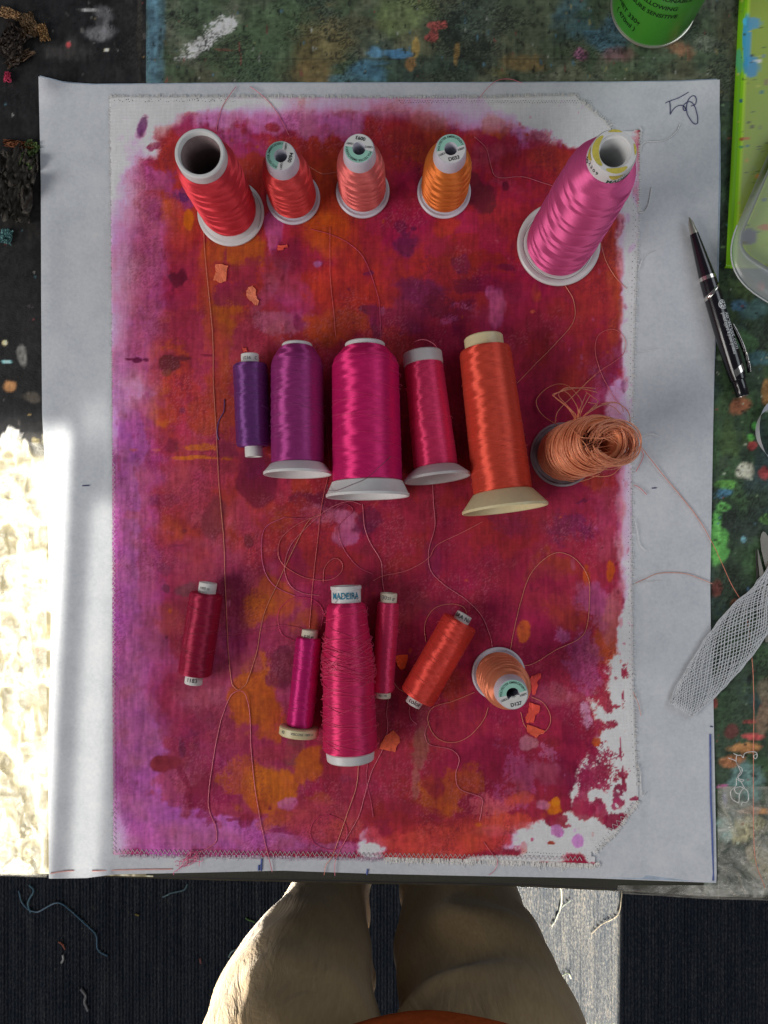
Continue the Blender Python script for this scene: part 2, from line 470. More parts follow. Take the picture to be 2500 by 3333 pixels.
M_GREEN = plain('green_can_paint', (0.055, 0.30, 0.024), 0.34, 0.5, var=0.03, coat=0.25)
M_RIM = plain('can_rim_metal', (0.62, 0.60, 0.52), 0.3, 0.5, metal=0.8, var=0.05)
M_DGREEN = plain('print_on_can', (0.008, 0.03, 0.006), 0.5, 0.3, var=0.1)
M_RIBBON = plain('white_satin_ribbon', (0.62, 0.64, 0.70), 0.45, 0.4, var=0.04)
M_NET = plain('white_netting', (0.66, 0.68, 0.70), 0.5, 0.4, var=0.05)
M_FRAY = plain('frayed_white_cotton', (0.84, 0.82, 0.78), 0.9, 0.1)
M_STITCH = plain('pale_stitching', (0.84, 0.76, 0.78), 0.8, 0.2)
M_TROUS, nt, b = newmat('brown_twill')
co = objco(nt)
f = mathn(nt, 'ADD', mathn(nt, 'MULTIPLY', noise(nt, co, 9, 5, 0.6), 0.6), mathn(nt, 'MULTIPLY', noise(nt, mapping(nt, co, (1, 1, 0.15)), 420, 3), 0.4))
nt.links.new(ramp(nt, f, [(0.3, (0.43, 0.285, 0.14, 1)), (0.5, (0.53, 0.37, 0.19, 1)), (0.7, (0.62, 0.45, 0.25, 1))]), b.inputs['Base Color'])
b.inputs['Roughness'].default_value = 0.9; b.inputs['Sheen Weight'].default_value = 0.25; b.inputs['Specular IOR Level'].default_value = 0.15
bump(nt, b, mathn(nt, 'ADD', mathn(nt, 'MULTIPLY', noise(nt, mapping(nt, co, (1, 1, 0.30)), 22, 4, 0.55, 1.6), 1.0), mathn(nt, 'MULTIPLY', noise(nt, co, 500, 2), 0.05)), 0.5, 0.008)
M_SHIRT = plain('rust_orange_jersey', (0.42, 0.075, 0.016), 0.9, 0.15, var=0.12, scale=220, bmp=0.0006)
M_SHOE = plain('dark_shoe_leather', (0.03, 0.025, 0.02), 0.5, 0.4)
# clear plastics
def clear(name, tint, alpha, rough=0.2, bscale=0.0):
    m, nt, b = newmat(name)
    co = objco(nt)
    b.inputs['Base Color'].default_value = tint
    b.inputs['Roughness'].default_value = rough
    b.inputs['Specular IOR Level'].default_value = 0.6
    f = noise(nt, co, 60, 3)
    nt.links.new(mathn(nt, 'ADD', alpha - 0.06, mathn(nt, 'MULTIPLY', f, 0.12)), b.inputs['Alpha'])
    if bscale: bump(nt, b, noise(nt, co, 120, 4, 0.6), 0.6, bscale)
    return m
M_CLEAR = clear('frosted_clear_plastic', (0.42, 0.46, 0.46, 1), 0.55, 0.22)
M_CLEARD = clear('clear_plastic_flange', (0.36, 0.34, 0.37, 1), 0.52, 0.3)
M_FILM, nt, b = newmat('crumpled_clear_film')
co = objco(nt)
b.inputs['Base Color'].default_value = (0.74, 0.72, 0.62, 1); b.inputs['Roughness'].default_value = 0.16; b.inputs['Specular IOR Level'].default_value = 0.8
nt.links.new(ramp(nt, noise(nt, co, 30, 5, 0.65, 1.5), [(0.40, (0.06, 0.06, 0.06, 1)), (0.62, (0.50, 0.50, 0.50, 1))]), b.inputs['Alpha'])
bump(nt, b, noise(nt, co, 70, 3, 0.5, 2.0), 0.7, 0.002)
# ------------------------------------------------------------------ the floor: ribbed dark carpet
ZC = 0.0030     # top of the canvas above the table top
m, nt, b = newmat('navy_ribbed_carpet')
co = objco(nt)
f = mathn(nt, 'ADD', mathn(nt, 'MULTIPLY', noise(nt, mapping(nt, co, (1, 0.6, 1)), 300, 3, 0.75), 0.75), mathn(nt, 'MULTIPLY', noise(nt, mapping(nt, co, (1, 0.10, 1)), 60, 3, 0.6), 0.25))
c = ramp(nt, f, [(0.34, (0.005, 0.009, 0.018, 1)), (0.50, (0.019, 0.024, 0.034, 1)), (0.68, (0.068, 0.070, 0.074, 1))])
nt.links.new(c, b.inputs['Base Color'])
b.inputs['Roughness'].default_value = 0.95; b.inputs['Specular IOR Level'].default_value = 0.1
bump(nt, b, noise(nt, mapping(nt, co, (1, 0.5, 1)), 480, 3, 0.7), 0.9, 0.004)
xs = np.arange(-1.5, 1.5, 0.0011); ys = np.linspace(-1.7, 1.5, 40)
X, Y = np.meshgrid(xs, ys)
rng = np.random.default_rng(5)
rib = 0.5 + 0.5 * np.sin(2 * np.pi * xs / 0.0064 + 1.2 * np.sin(xs * 23))
rib = rib * (0.75 + 0.25 * np.sin(xs * 310 + 3 * np.sin(xs * 40)))
Z = np.repeat((0.0052 * rib ** .7)[None, :], len(ys), 0) + 0.0004 * rng.random((len(ys), len(xs)))
floor = structure(gridmesh('floor', np.stack([X, Y, Z - 0.004], -1), m))

# ------------------------------------------------------------------ the work table
EDGE = [(-1400, 2800), (0, 2846), (700, 2868), (1250, 2880), (1700, 2888), (2060, 2905), (2300, 2920), (2500, 2925), (3600, 2965)]
def edge_y(px): return np.interp(px, [e[0] for e in EDGE], [e[1] for e in EDGE])
table = thing('work_table', 'paint covered work table with a black left side under the paper', 'table', Matrix.Translation((0, 0.15, 0)))
TINV = table.matrix_world.inverted()
def tloc(V): return V - np.array([0, 0.15, 0])
# black painted top, its marks laid in photo pixels
xs = np.concatenate([np.arange(-1300, -40, 60), np.arange(-40, 500, 4.0), np.arange(500, 3600, 60)])
vs = np.concatenate([np.arange(-1100, -40, 60), np.arange(-40, 2700, 5.0)])
X, Y = np.meshgrid(xs, vs)
t = np.clip((Y - 2300) / 400, 0, 1)
Yw = np.where(Y > 2300, 2300 + t * (edge_y(X) - 2300) * 1.0, Y)
def tb(cx, cy, rx, ry, col, **k): PT_SUB.blob(cx, cy, rx, ry, col, **k)
c0 = int(np.searchsorted(xs, -40)); r0 = int(np.searchsorted(vs, -40)); c1 = int(np.searchsorted(xs, 500))
PT_SUB = Painter(X[r0:, c0:c1], Y[r0:, c0:c1], (22, 22, 23), 11)
rr = random.Random(4)
for k in range(70):
    g = rr.randint(8, 46); tb(rr.uniform(-40, 490), rr.uniform(-40, 2600), rr.uniform(15, 90), rr.uniform(15, 120), (g + 4, g + 2, g), op=0.7, soft=0.6, rough=0.9, dry=0.3)
for k in range(330):
    col = rr.choice([(70, 68, 64)] * 3 + [(50, 46, 42)] * 4 + [(110, 30, 34), (40, 80, 92), (120, 96, 40), (110, 108, 104), (8, 8, 9), (8, 8, 9), (8, 8, 9)])
    s_ = rr.uniform(1.8, 4) if rr.random() < 0.94 else rr.uniform(4, 9)
    tb(rr.uniform(-40, 485), rr.uniform(-40, 2600), s_, s_ * rr.uniform(0.6, 1.8), col, op=0.8, soft=0.3, rough=0.8)
for (x, y, rx, ry, col) in [(225, 148, 9, 9, (150, 25, 30)), (325, 100, 55, 26, (95, 95, 98)), (290, 32, 45, 6, (130, 130, 128)), (55, 113, 9, 14, (20, 90, 140)),
        (345, 162, 8, 6, (200, 190, 140)), (25, 1260, 24, 22, (165, 105, 25)), (12, 1120, 8, 8, (215, 190, 120)), (75, 1155, 14, 30, (110, 108, 100)),
        (20, 1180, 18, 5, (110, 190, 190)), (100, 1290, 30, 14, (70, 62, 50)), (330, 40, 30, 30, (70, 70, 72)), (455, 60, 10, 200, (45, 42, 36))]:
    tb(x, y, rx, ry, col, op=0.85, soft=0.35, rough=0.5, dry=0.35 if rx > 25 else 0)
for k in range(110):   # old paint under the film, with sun glare painted into its pale patches
    col = rr.choice([(150, 145, 120), (120, 112, 80), (150, 148, 138), (60, 56, 44), (40, 38, 30), (120, 108, 64), (100, 110, 116), (160, 158, 150)])
    tb(rr.uniform(-40, 330), rr.uniform(1430, 2700), rr.uniform(6, 34), rr.uniform(6, 40), col, op=0.75, soft=0.3, rough=1.0, dry=0.35)
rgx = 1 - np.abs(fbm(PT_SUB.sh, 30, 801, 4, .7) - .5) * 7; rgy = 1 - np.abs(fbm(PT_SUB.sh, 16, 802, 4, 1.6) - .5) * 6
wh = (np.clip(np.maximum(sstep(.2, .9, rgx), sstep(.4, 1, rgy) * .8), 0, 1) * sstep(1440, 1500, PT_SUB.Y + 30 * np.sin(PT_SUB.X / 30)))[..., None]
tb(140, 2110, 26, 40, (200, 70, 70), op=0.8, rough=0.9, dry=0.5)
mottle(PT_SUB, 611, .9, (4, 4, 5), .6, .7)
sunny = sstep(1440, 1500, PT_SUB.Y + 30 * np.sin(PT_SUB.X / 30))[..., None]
PT_SUB.img[:] = PT_SUB.img * (1 - .55 * sunny) + lin((128, 120, 92)) * .55 * sunny  # sun glare on the film painted into the table colour as a pale wash
PT_SUB.img[:] = PT_SUB.img * (1 - .8 * wh) + lin((192, 184, 156)) * .8 * wh  # bright wrinkles of the sunlit film painted in as pale ridges
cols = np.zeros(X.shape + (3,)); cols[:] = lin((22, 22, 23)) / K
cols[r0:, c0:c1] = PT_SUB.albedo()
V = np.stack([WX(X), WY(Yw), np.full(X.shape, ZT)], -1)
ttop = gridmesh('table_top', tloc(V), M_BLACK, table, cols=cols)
# body of the slab (hangs under the painted skin) and legs
M_SLAB = plain('table_edge_wood', A(40, 38, 30), 0.6, 0.3, var=0.3, scale=60)
fx = np.linspace(-1300, 3600, 60)
top = np.stack([WX(fx), WY(edge_y(fx)), np.full(60, ZT - 0.0004)], -1)
bot = top + np.array([0, 0.002, -0.028])
bk = np.stack([WX(fx), np.full(60, WY(-1100)), np.full(60, ZT - 0.0004)], -1)
bkb = bk + np.array([0, 0, -0.028])
slab = gridmesh('table_slab', tloc(np.stack([bk, top - np.array([0, 0, 0.0006]), bot, bkb, bk - np.array([0, 0, 0.0005])])), M_SLAB, table)
def box(name, c, s, mat, parent, bev=0.0):
    x, y, z = c; a, b_, d = s[0] / 2, s[1] / 2, s[2] / 2
    vv = [(x + i * a, y + j * b_, z + k * d) for i in (-1, 1) for j in (-1, 1) for k in (-1, 1)]
    ff = [(0, 1, 3, 2), (4, 6, 7, 5), (0, 4, 5, 1), (2, 3, 7, 6), (0, 2, 6, 4), (1, 5, 7, 3)]
    o = mesh(name, vv, ff, mat, parent, smooth=False)
    if bev:
        md = o.modifiers.new('bevel', 'BEVEL'); md.width = bev; md.segments = 2
    return o
for sx in (-0.52, 0.47):
    for sy in (-0.36, 0.40):
        box('leg', (sx, sy, (ZT - 0.03) / 2), (0.045, 0.045, ZT - 0.03), M_SLAB, table, 0.003)
# painted-over joint of the black boards near the blue strip
# ------------------------------------------------------------------ the paint-crusted green board
ZB = 0.0010
xs = np.concatenate([np.arange(474, 2520, 5.0), np.arange(2524, 3300, 10.0)])
vs = np.concatenate([np.arange(-900, -20, 60), np.arange(-20, 330, 4.0), np.arange(330, 2880, 6.0)])
X, Y = np.meshgrid(xs, vs)
c1 = int(np.searchsorted(xs, 2519)); ra = int(np.searchsorted(vs, -20)); rb = int(np.searchsorted(vs, 330))
cols = np.zeros(X.shape + (3,)); cols[:] = lin((60, 72, 50)) / K
P1 = Painter(X[ra:rb, :c1], Y[ra:rb, :c1], (66, 76, 54), 21)
rr = random.Random(9)
pal = [(58, 78, 46), (74, 84, 58), (88, 92, 64), (48, 66, 48), (70, 66, 36), (40, 62, 54), (96, 100, 78), (62, 92, 60)]
for k in range(150):
    P1.blob(rr.uniform(474, 2500), rr.uniform(-20, 330), rr.uniform(20, 110), rr.uniform(20, 90), rr.choice(pal), op=0.75, soft=0.6, rough=0.8, dry=rr.choice([0, 0.5, 0.8]), streak=rr.choice([0, 1]))
big = [(505, 130, 34, 260, (56, 98, 112), .9, .25, .25), (500, 60, 18, 200, (66, 118, 142), .7, .3, .4), (640, 60, 90, 70, (62, 84, 56), .8, .5, .5), (880, 130, 120, 90, (66, 92, 54), .8, .5, .6),
       (1040, 150, 70, 90, (108, 92, 34), .75, .5, .7), (1010, 230, 55, 35, (110, 84, 24), .7, .5, .7), (1190, 230, 60, 30, (44, 110, 140), .85, .4, .6), (1220, 175, 34, 18, (50, 130, 170), .8, .4, .6),
       (1130, 255, 60, 18, (60, 110, 120), .8, .4, .6), (1300, 60, 60, 50, (100, 118, 50), .6, .6, .8), (1350, 150, 70, 40, (96, 92, 52), .6, .6, .8), (1700, 210, 70, 30, (120, 92, 30), .75, .4, .8),
       (1620, 240, 60, 20, (110, 100, 30), .7, .4, .8), (1860, 60, 50, 60, (52, 92, 104), .7, .5, .8), (1980, 110, 50, 60, (50, 104, 130), .75, .5, .7), (2010, 170, 50, 25, (130, 72, 80), .7, .5, .7),
       (1895, 185, 26, 20, (168, 80, 132), .85, .3, .5), (2195, 160, 40, 24, (140, 84, 44), .75, .4, .7), (2300, 140, 46, 24, (104, 112, 92), .7, .5, .6), (2350, 60, 40, 80, (56, 58, 32), .7, .5, .6),
       (2350, 230, 40, 60, (46, 60, 36), .7, .5, .6), (1560, 110, 60, 90, (70, 84, 70), .7, .6, .9), (1290, 175, 30, 10, (40, 120, 160), .8, .3, .6)]
for (x, y, rx, ry, c, o_, s_, r_) in big: P1.blob(x, y, rx, ry, c, op=o_, soft=s_, rough=r_, dry=0.25)
for (x, y, rx, ry, a_) in [(700, 105, 72, 24, -0.6), (640, 150, 60, 26, -0.5), (735, 80, 34, 30, 0), (600, 190, 40, 14, -0.3), (665, 130, 60, 30, -0.6)]:
    P1.blob(x, y, rx, ry, (196, 196, 192), op=0.85, soft=0.35, rough=0.9, dry=0.62, ang=a_)
P1.blob(1470, 130, 60, 110, (24, 26, 24), op=0.8, soft=.5, rough=.9, dry=.8, streak=1)
P1.blob(1560, 150, 50, 120, (26, 30, 26), op=0.8, soft=.5, rough=.9, dry=.85, streak=1)
P1.blob(1640, 100, 60, 90, (30, 30, 28), op=0.7, soft=.5, rough=.9, dry=.85, streak=1)
for (x, y, rx, ry) in [(1420, 85, 26, 12), (1412, 112, 14, 22), (1395, 120, 12, 10), (1440, 72, 10, 8)]: P1.blob(x, y, rx, ry, (168, 48, 42), op=.9, soft=.15, rough=.4)
for (x, y, rx, ry, c) in [(1355, 150, 14, 34, (150, 118, 20)), (1335, 210, 16, 26, (140, 96, 24)), (1488, 180, 9, 40, (140, 104, 20)), (1298, 178, 40, 12, (40, 116, 160)), (560, 45, 8, 10, (18, 20, 18)),
        (642, 34, 7, 11, (16, 16, 18)), (1460, 100, 5, 16, (20, 22, 20)), (870, 95, 3, 18, (120, 40, 36)), (780, 180, 2.5, 40, (130, 50, 44)), (735, 160, 30, 4, (110, 60, 40))]:
    P1.blob(x, y, rx, ry, c, op=.9, soft=.2, rough=.5)
for k in range(420):
    c = rr.choice([(14, 16, 14)] * 9 + [(120, 50, 40), (130, 135, 125), (50, 100, 120), (120, 110, 50)])
    s_ = rr.uniform(1.8, 4.2); P1.blob(rr.uniform(480, 2420), rr.uniform(-10, 300), s_ * rr.uniform(.5, 1), s_ * rr.uniform(.8, 3), c, op=.85, soft=.25, rough=.6, ang=rr.uniform(-.5, .3))
P1.blob(1300, 192, 900, 2.2, (30, 32, 26), op=.5, soft=.3, rough=.1, dry=.3)
P1.img[:] = P1.img * .8 + lin((46, 60, 48)) * .2
mottle(P1, 621, 1.1, (18, 22, 16), .85, .74, True, .44)
cols[ra:rb, :c1] = P1.albedo(K * 1.2)
# the strip right of the paper
cl = int(np.searchsorted(xs, 2270))
P2 = Painter(X[rb:, cl:c1], Y[rb:, cl:c1], (44, 62, 42), 22)
pal = [(40, 66, 36), (46, 58, 52), (34, 48, 40), (58, 80, 34), (36, 58, 60), (60, 66, 48), (50, 84, 40), (30, 44, 30)]
for k in range(170):
    P2.blob(rr.uniform(2270, 2520), rr.uniform(330, 2880), rr.uniform(15, 70), rr.uniform(18, 90), rr.choice(pal), op=.75, soft=.6, rough=.9, dry=rr.choice([0, .5, .8]), streak=rr.choice([0, 2]))
lst = [(2475, 928, 15, 16, (160, 24, 32)), (2455, 1000, 60, 30, (54, 92, 90)), (2400, 990, 26, 16, (50, 100, 130)), (2400, 1320, 36, 30, (140, 72, 24)), (2490, 1270, 14, 34, (150, 100, 24)),
       (2450, 1400, 14, 30, (16, 24, 12)), (2452, 1385, 9, 14, (56, 150, 46)), (2448, 1425, 11, 12, (60, 150, 40)), (2450, 1452, 20, 16, (140, 18, 22)), (2425, 1530, 26, 27, (176, 176, 150)),
       (2345, 1605, 34, 22, (44, 110, 140)), (2360, 1580, 30, 12, (80, 150, 40)), (2330, 1700, 16, 44, (72, 160, 50)), (2352, 1745, 24, 34, (76, 164, 54)), (2340, 1800, 30, 30, (70, 150, 50)), (2330, 1765, 22, 60, (84, 172, 60)),
       (2350, 1650, 20, 14, (84, 170, 62)), (2325, 1910, 20, 30, (96, 30, 20)), (2400, 1965, 26, 12, (130, 62, 24)), (2440, 1915, 9, 9, (70, 110, 150)), (2420, 1755, 8, 10, (80, 140, 150)),
       (2490, 1690, 18, 14, (70, 120, 40)), (2325, 2290, 12, 18, (130, 32, 24)), (2440, 2215, 10, 16, (14, 16, 22)), (2450, 2345, 30, 8, (130, 36, 28)), (2385, 2380, 24, 22, (90, 30, 28)),
       (2450, 2400, 34, 10, (186, 44, 44)), (2430, 2435, 50, 14, (176, 112, 34)), (2380, 2480, 40, 18, (170, 100, 40)), (2420, 2540, 60, 60, (90, 128, 122)), (2365, 2700, 40, 40, (130, 164, 156)),
       (2350, 2560, 16, 8, (176, 64, 130)), (2360, 2600, 8, 26, (60, 70, 150)), (2455, 2640, 60, 12, (170, 110, 40)), (2440, 2690, 50, 40, (164, 156, 110)), (2470, 2780, 60, 50, (150, 140, 110)),
       (2370, 2790, 60, 36, (74, 76, 70)), (2380, 2860, 110, 30, (110, 112, 104)), (2490, 2250, 26, 40, (96, 84, 62)), (2480, 2330, 20, 60, (110, 84, 60)), (2490, 1545, 22, 20, (150, 28, 34)), (2370, 1440, 50, 60, (58, 84, 34)),
       (2345, 1160, 14, 10, (110, 140, 100)), (2470, 1170, 40, 20, (50, 96, 100)), (2425, 1110, 40, 26, (60, 100, 50)), (2300, 2860, 60, 20, (120, 122, 112))]
for (x, y, rx, ry, c) in lst: P2.blob(x, y, rx, ry, c, op=.9, soft=.25, rough=.5, dry=.22)
for k in range(420):
    c = rr.choice([(12, 16, 10)] * 8 + [(140, 150, 125), (100, 130, 80), (120, 44, 34), (60, 104, 120)])
    s_ = rr.uniform(1.6, 4); P2.blob(rr.uniform(2280, 2510), rr.uniform(330, 2880), s_ * rr.uniform(.8, 2), s_ * rr.uniform(.5, 1), c, op=.85, soft=.25, rough=.6)
P2.img[:] = P2.img * .84 + lin((36, 52, 42)) * .16
mottle(P2, 622, 1.1, (12, 16, 10), .8, .76, False, .46)
cols[rb:, cl:c1] = P2.albedo(K * 1.1)
P3 = Painter(X[rb:, c1:], Y[rb:, c1:], (44, 62, 42), 23)
for k in range(260):
    P3.blob(rr.uniform(2520, 3300), rr.uniform(330, 2880), rr.uniform(20, 90), rr.uniform(20, 100), rr.choice(pal + [(60, 100, 110), (130, 72, 34), (120, 40, 36), (110, 112, 90)]), op=.75, soft=.4, rough=.9, dry=rr.choice([0, .4, .7]))
mottle(P3, 623, 1.0, (12, 16, 10), .75, .76, False)
cols[rb:, c1:] = P3.albedo(K)
cols[(Y > 2780) & (X < 2290)] = lin((34, 34, 26)) / K
Zb = np.full(X.shape, ZB)
Yw = np.where(Y > 2700, 2700 + (Y - 2700) / 174.0 * (edge_y(X) - 10 - 2700), Y)
V = np.stack([WX(X, ZB), WY(Yw, ZB), ZT + Zb], -1)
V[:, 0, 2] = ZT + 0.0002; V[-1, :, 2] = ZT + 0.0002
board = tag(gridmesh('paint_board', V, M_BOARD, None, cols=cols),
            'green painting board crusted with splashes of many colours lying under the paper', 'board')

# ------------------------------------------------------------------ two sheets of grey paper
def curve(pts):
    a = np.array(pts, float); return lambda t: np.interp(t, a[:, 0], a[:, 1])
pl = curve([(246, 125), (603, 133), (1000, 134), (1356, 137), (1597, 151), (1800, 158), (2004, 166), (2200, 163), (2441, 155), (2700, 158), (2860, 159)])
pr = curve([(259, 2343), (603, 2340), (1000, 2330), (1205, 2325), (1899, 2312), (2050, 2314), (2260, 2322), (2833, 2333), (2875, 2331)])
ptp = curve([(125, 246), (165, 256), (211, 268), (300, 276), (482, 274), (800, 271), (1507, 270), (2000, 268), (2200, 265), (2343, 258)])
pb = curve([(158, 2860), (260, 2858), (350, 2846), (603, 2841), (904, 2834), (1200, 2844), (1507, 2851), (1900, 2858), (2331, 2874)])
def sheet(name, L, R, T_, B_, z0, nx, ny, lift, mat, lab, cat, dx=0, dy=0):
    u = np.linspace(0, 1, nx)[None, :]; v = np.linspace(0, 1, ny)[:, None]
    Yc = 255 + v * (2865 - 255); Xc = 135 + u * (2330 - 135)
    Xp = L(Yc) + u * (R(Yc) - L(Yc)) + dx; Yp = T_(Xc) + v * (B_(Xc) - T_(Xc)) + dy
    Zl = z0 + lift(Xp, Yp)
    s = (H - Zl) / F
    V = np.stack([(Xp - NX) * s, -(Yp - NY) * s, ZT + Zl], -1)
    o = gridmesh(name, V, mat); tag(o, lab, cat)
    return o
def lift_top(x, y):
    z = 0.012 * np.exp(-(((x - 125) / 70) ** 2 + ((y - 246) / 60) ** 2))            # curled corner
    z = z + 0.0022 * np.exp(-((x - 150) / 50) ** 2) * (0.6 + 0.4 * np.sin(y / 110.0))      # rippled left edge
    z = z + 0.0035 * np.exp(-(((x - 2343) / 90) ** 2 + ((y - 258) / 60) ** 2))
    z = z + 0.0004 * np.sin(x / 90.0 + y / 210.0) * ((x < 345) | (x > 2100))
    z = z - 0.0010 * sstep(2838, 2876, y) * (x > 420)
    z = z + 0.0022 * np.exp(-(((x - 350) / 18) ** 2 + ((y - 2850) / 16) ** 2))
    return z
M_PAPERB = plain('paper_under', (0.42, 0.50, 0.60), 0.85, 0.2, var=0.2, scale=120)
under = sheet('paper_sheet', pl, curve([(259, 2330), (400, 2341), (600, 2342), (1000, 2333), (1205, 2322), (1899, 2305), (2260, 2318), (2874, 2328)]), ptp, pb, 0.0016, 60, 90,
              lambda x, y: 0 * x, M_PAPERB, 'bluish under-sheet peeping out along the right edge of the grey paper', 'paper', dx=4, dy=-3)
paper = sheet('paper_sheet', pl, pr, ptp, pb, 0.0021, 200, 240, lift_top, M_PAPER,
              'large grey sheet of paper under the painted canvas with a pen scribble', 'paper')
# pen marks on the paper (ink lies 0.1 mm proud)
def ink(name, strokes, r, mat, z=0.0024):
    ps = []
    for st in strokes:
        pts = []
        for (x, y) in st:
            zz = z + float(lift_top(np.array(float(x)), np.array(float(y))))
            pts.append(W(x, y, zz))
        ps.append(smooth_path(pts, 0.0008))
    return tubes(name, ps, r, mat, paper, 4)
def zx(x, y): return (2050 + x * 0.211, 250 + y * 0.211)
ink('handwriting', [[zx(550, 405), zx(610, 375), zx(760, 320), zx(905, 237)], [zx(615, 378), zx(625, 470), zx(623, 580)], [zx(623, 580), zx(680, 490), zx(750, 445), zx(810, 440), zx(850, 470), zx(865, 520), zx(835, 515), zx(822, 475), zx(845, 420), zx(900, 385), zx(950, 390), zx(1000, 450), zx(1035, 560), zx(1050, 660), zx(1040, 720), zx(990, 720), zx(930, 650), zx(885, 560), zx(875, 460), zx(900, 360), zx(950, 300), zx(1000, 295), zx(1028, 350), zx(1010, 425), zx(945, 450)]],
    0.00028, M_BIRO)
M_BLUEP = plain('blue_pencil', (0.10, 0.14, 0.36), 0.7, 0.2, var=0.2)
for st in ([(268, 1581), (291, 1580)], [(2122, 1589), (2137, 1588)], [(2312, 2364), (2320, 2366)]): ink('pen_mark', [st], 0.0004, M_BIRO)
for st in ([(852, 2795), (850, 2834)], [(843, 2816), (842, 2833)], [(1197, 2829), (1194, 2846)], [(2312, 2390), (2313, 2500), (2314, 2600), (2318, 2700), (2322, 2866)]): ink('pencil_mark', [st], 0.0007, M_BLUEP)
M_PINKL = plain('pale_red_line', (0.75, 0.40, 0.36), 0.7, 0.2, var=0.1)
for st in ([(165, 2843), (200, 2837), (240, 2834)], [(300, 2835), (420, 2831), (560, 2829)]): ink('ruled_line', [st], 0.0005, M_PINKL)
# ------------------------------------------------------------------ the painted canvas
cl_ = curve([(313, 356), (600, 360), (904, 362), (1507, 365), (2260, 366), (2780, 369), (2830, 369)])
cr_ = curve([(309, 2084), (452, 2083), (753, 2078), (1100, 2066), (1500, 2058), (1808, 2057), (2260, 2064), (2400, 2070), (2562, 2078), (2830, 2082)])
ct_ = curve([(356, 313), (600, 314), (904, 315), (1300, 317), (1600, 316), (1780, 310), (1868, 309), (2084, 309)])
cb_ = curve([(356, 2782), (600, 2788), (904, 2790), (1507, 2800), (1700, 2806), (1936, 2816), (2084, 2816)])
nx, ny = 440, 640
u = np.linspace(0, 1, nx)[None, :]; v = np.linspace(0, 1, ny)[:, None]
Yc = 311 + v * (2800 - 311); Xc = 360 + u * (2070 - 360)
jit = np.random.default_rng(3)
Xp = cl_(Yc) + u * (cr_(Yc) - cl_(Yc)); Yp = ct_(Xc) + v * (cb_(Xc) - ct_(Xc))
PC = Painter(Xp, Yp, (150, 42, 56), 41)
PC.dx = (2070 - 360) / (nx - 1); PC.dy = (2805 - 311) / (ny - 1)
rr = random.Random(17)
TILE = {1: (340, 280, .5425), 2: (1200, 280, .5425), 3: (340, 1100, .5425), 4: (340, 1950, .5425), 5: (1200, 1950, .5425), 6: (1250, 900, .7535)}
def B(t, cx, cy, rx, ry, col, op=.85, soft=.35, rough=.5, dry=0.0, ang=0.0, streak=0):
    ox, oy, s = TILE[t]
    PC.blob(ox + s * cx, oy + s * cy, s * rx, s * ry, col, min(1, op * 1.06), soft * .55, rough, dry, ang, streak)
def scatter(n, x0, x1, y0, y1, s0, s1, pal, op=(.3, .7), soft=.5, rough=.9, dry=(0, .6), asp=(.7, 1.8), streak=(0, 1)):
    for k in range(n):
        s_ = rr.uniform(s0, s1)
        PC.blob(rr.uniform(x0, x1), rr.uniform(y0, y1), s_, s_ * rr.uniform(*asp), rr.choice(pal), rr.uniform(*op), soft, rough, rr.uniform(*dry), rr.uniform(-.4, .4), rr.choice(streak))
# broad grounds
red, wine, crim, rust, orng, ochr, mauv, lila, dusk = (158, 42, 48), (112, 26, 46), (150, 38, 66), (164, 58, 34), (172, 70, 24), (172, 92, 22), (160, 86, 112), (176, 104, 160), (150, 58, 78)
scatter(70, 500, 1050, 420, 1100, 50, 130, [(158, 48, 48), rust, (150, 50, 66), (164, 62, 36), crim], (.4, .8))
scatter(70, 1000, 1500, 420, 1100, 50, 130, [(156, 44, 36), rust, crim, (160, 54, 30), (140, 34, 50)], (.4, .8))
scatter(70, 1500, 2020, 450, 1150, 50, 130, [(150, 40, 40), (140, 34, 54), rust, (150, 46, 44)], (.4, .8))
scatter(80, 500, 1000, 1100, 2000, 50, 140, [(152, 58, 68), (150, 52, 54), dusk, (160, 64, 50), (150, 60, 74)], (.4, .8))
scatter(80, 950, 1500, 1000, 2000, 50, 140, [(136, 36, 52), (146, 42, 50), (126, 30, 50), (150, 50, 46)], (.4, .8))
scatter(80, 1450, 2000, 1000, 2000, 50, 140, [(132, 34, 50), (124, 28, 46), (140, 40, 56), (146, 48, 50)], (.4, .8))
scatter(90, 500, 1100, 1950, 2650, 50, 130, [(150, 66, 84), (146, 56, 70), dusk, (140, 58, 70), (152, 76, 92)], (.4, .8))
scatter(90, 1100, 1800, 1950, 2650, 50, 130, [(128, 32, 50), (118, 28, 46), (136, 38, 54), (142, 44, 54)], (.4, .8))
# left side: whites and lilacs above, violet below
B(1, 20, 700, 60, 900, (196, 172, 190), .9, .5, .35)
B(1, 60, 150, 260, 190, (196, 184, 186), .92, .4, .5); B(1, 110, 330, 170, 130, (194, 174, 190), .8, .6, .6); B(1, 400, 110, 500, 55, (192, 176, 178), .9, .45, .4)
B(1, 60, 560, 90, 330, (188, 160, 186), .85, .6, .6); B(1, 110, 900, 120, 260, (168, 100, 148), .85, .5, .6, .2); B(1, 60, 1010, 70, 300, (172, 122, 170), .8, .6, .6); B(1, 90, 1300, 100, 350, (162, 92, 140), .8, .5, .6, .2)
B(1, 220, 560, 130, 90, (160, 76, 112), .85, .25, .5); B(1, 230, 560, 90, 70, (164, 70, 104), .8, .2, .4); B(1, 200, 1050, 160, 260, (152, 62, 96), .6, .6, .8, .3)
B(1, 360, 200, 150, 34, (152, 60, 92), .8, .3, .8, .3, .25); B(1, 520, 240, 180, 60, (158, 66, 92), .75, .4, .8, .25); B(1, 230, 235, 34, 76, (92, 44, 96), .85, .3, .4, .3, .3); B(1, 235, 270, 26, 40, (110, 36, 74), .85, .3, .5)
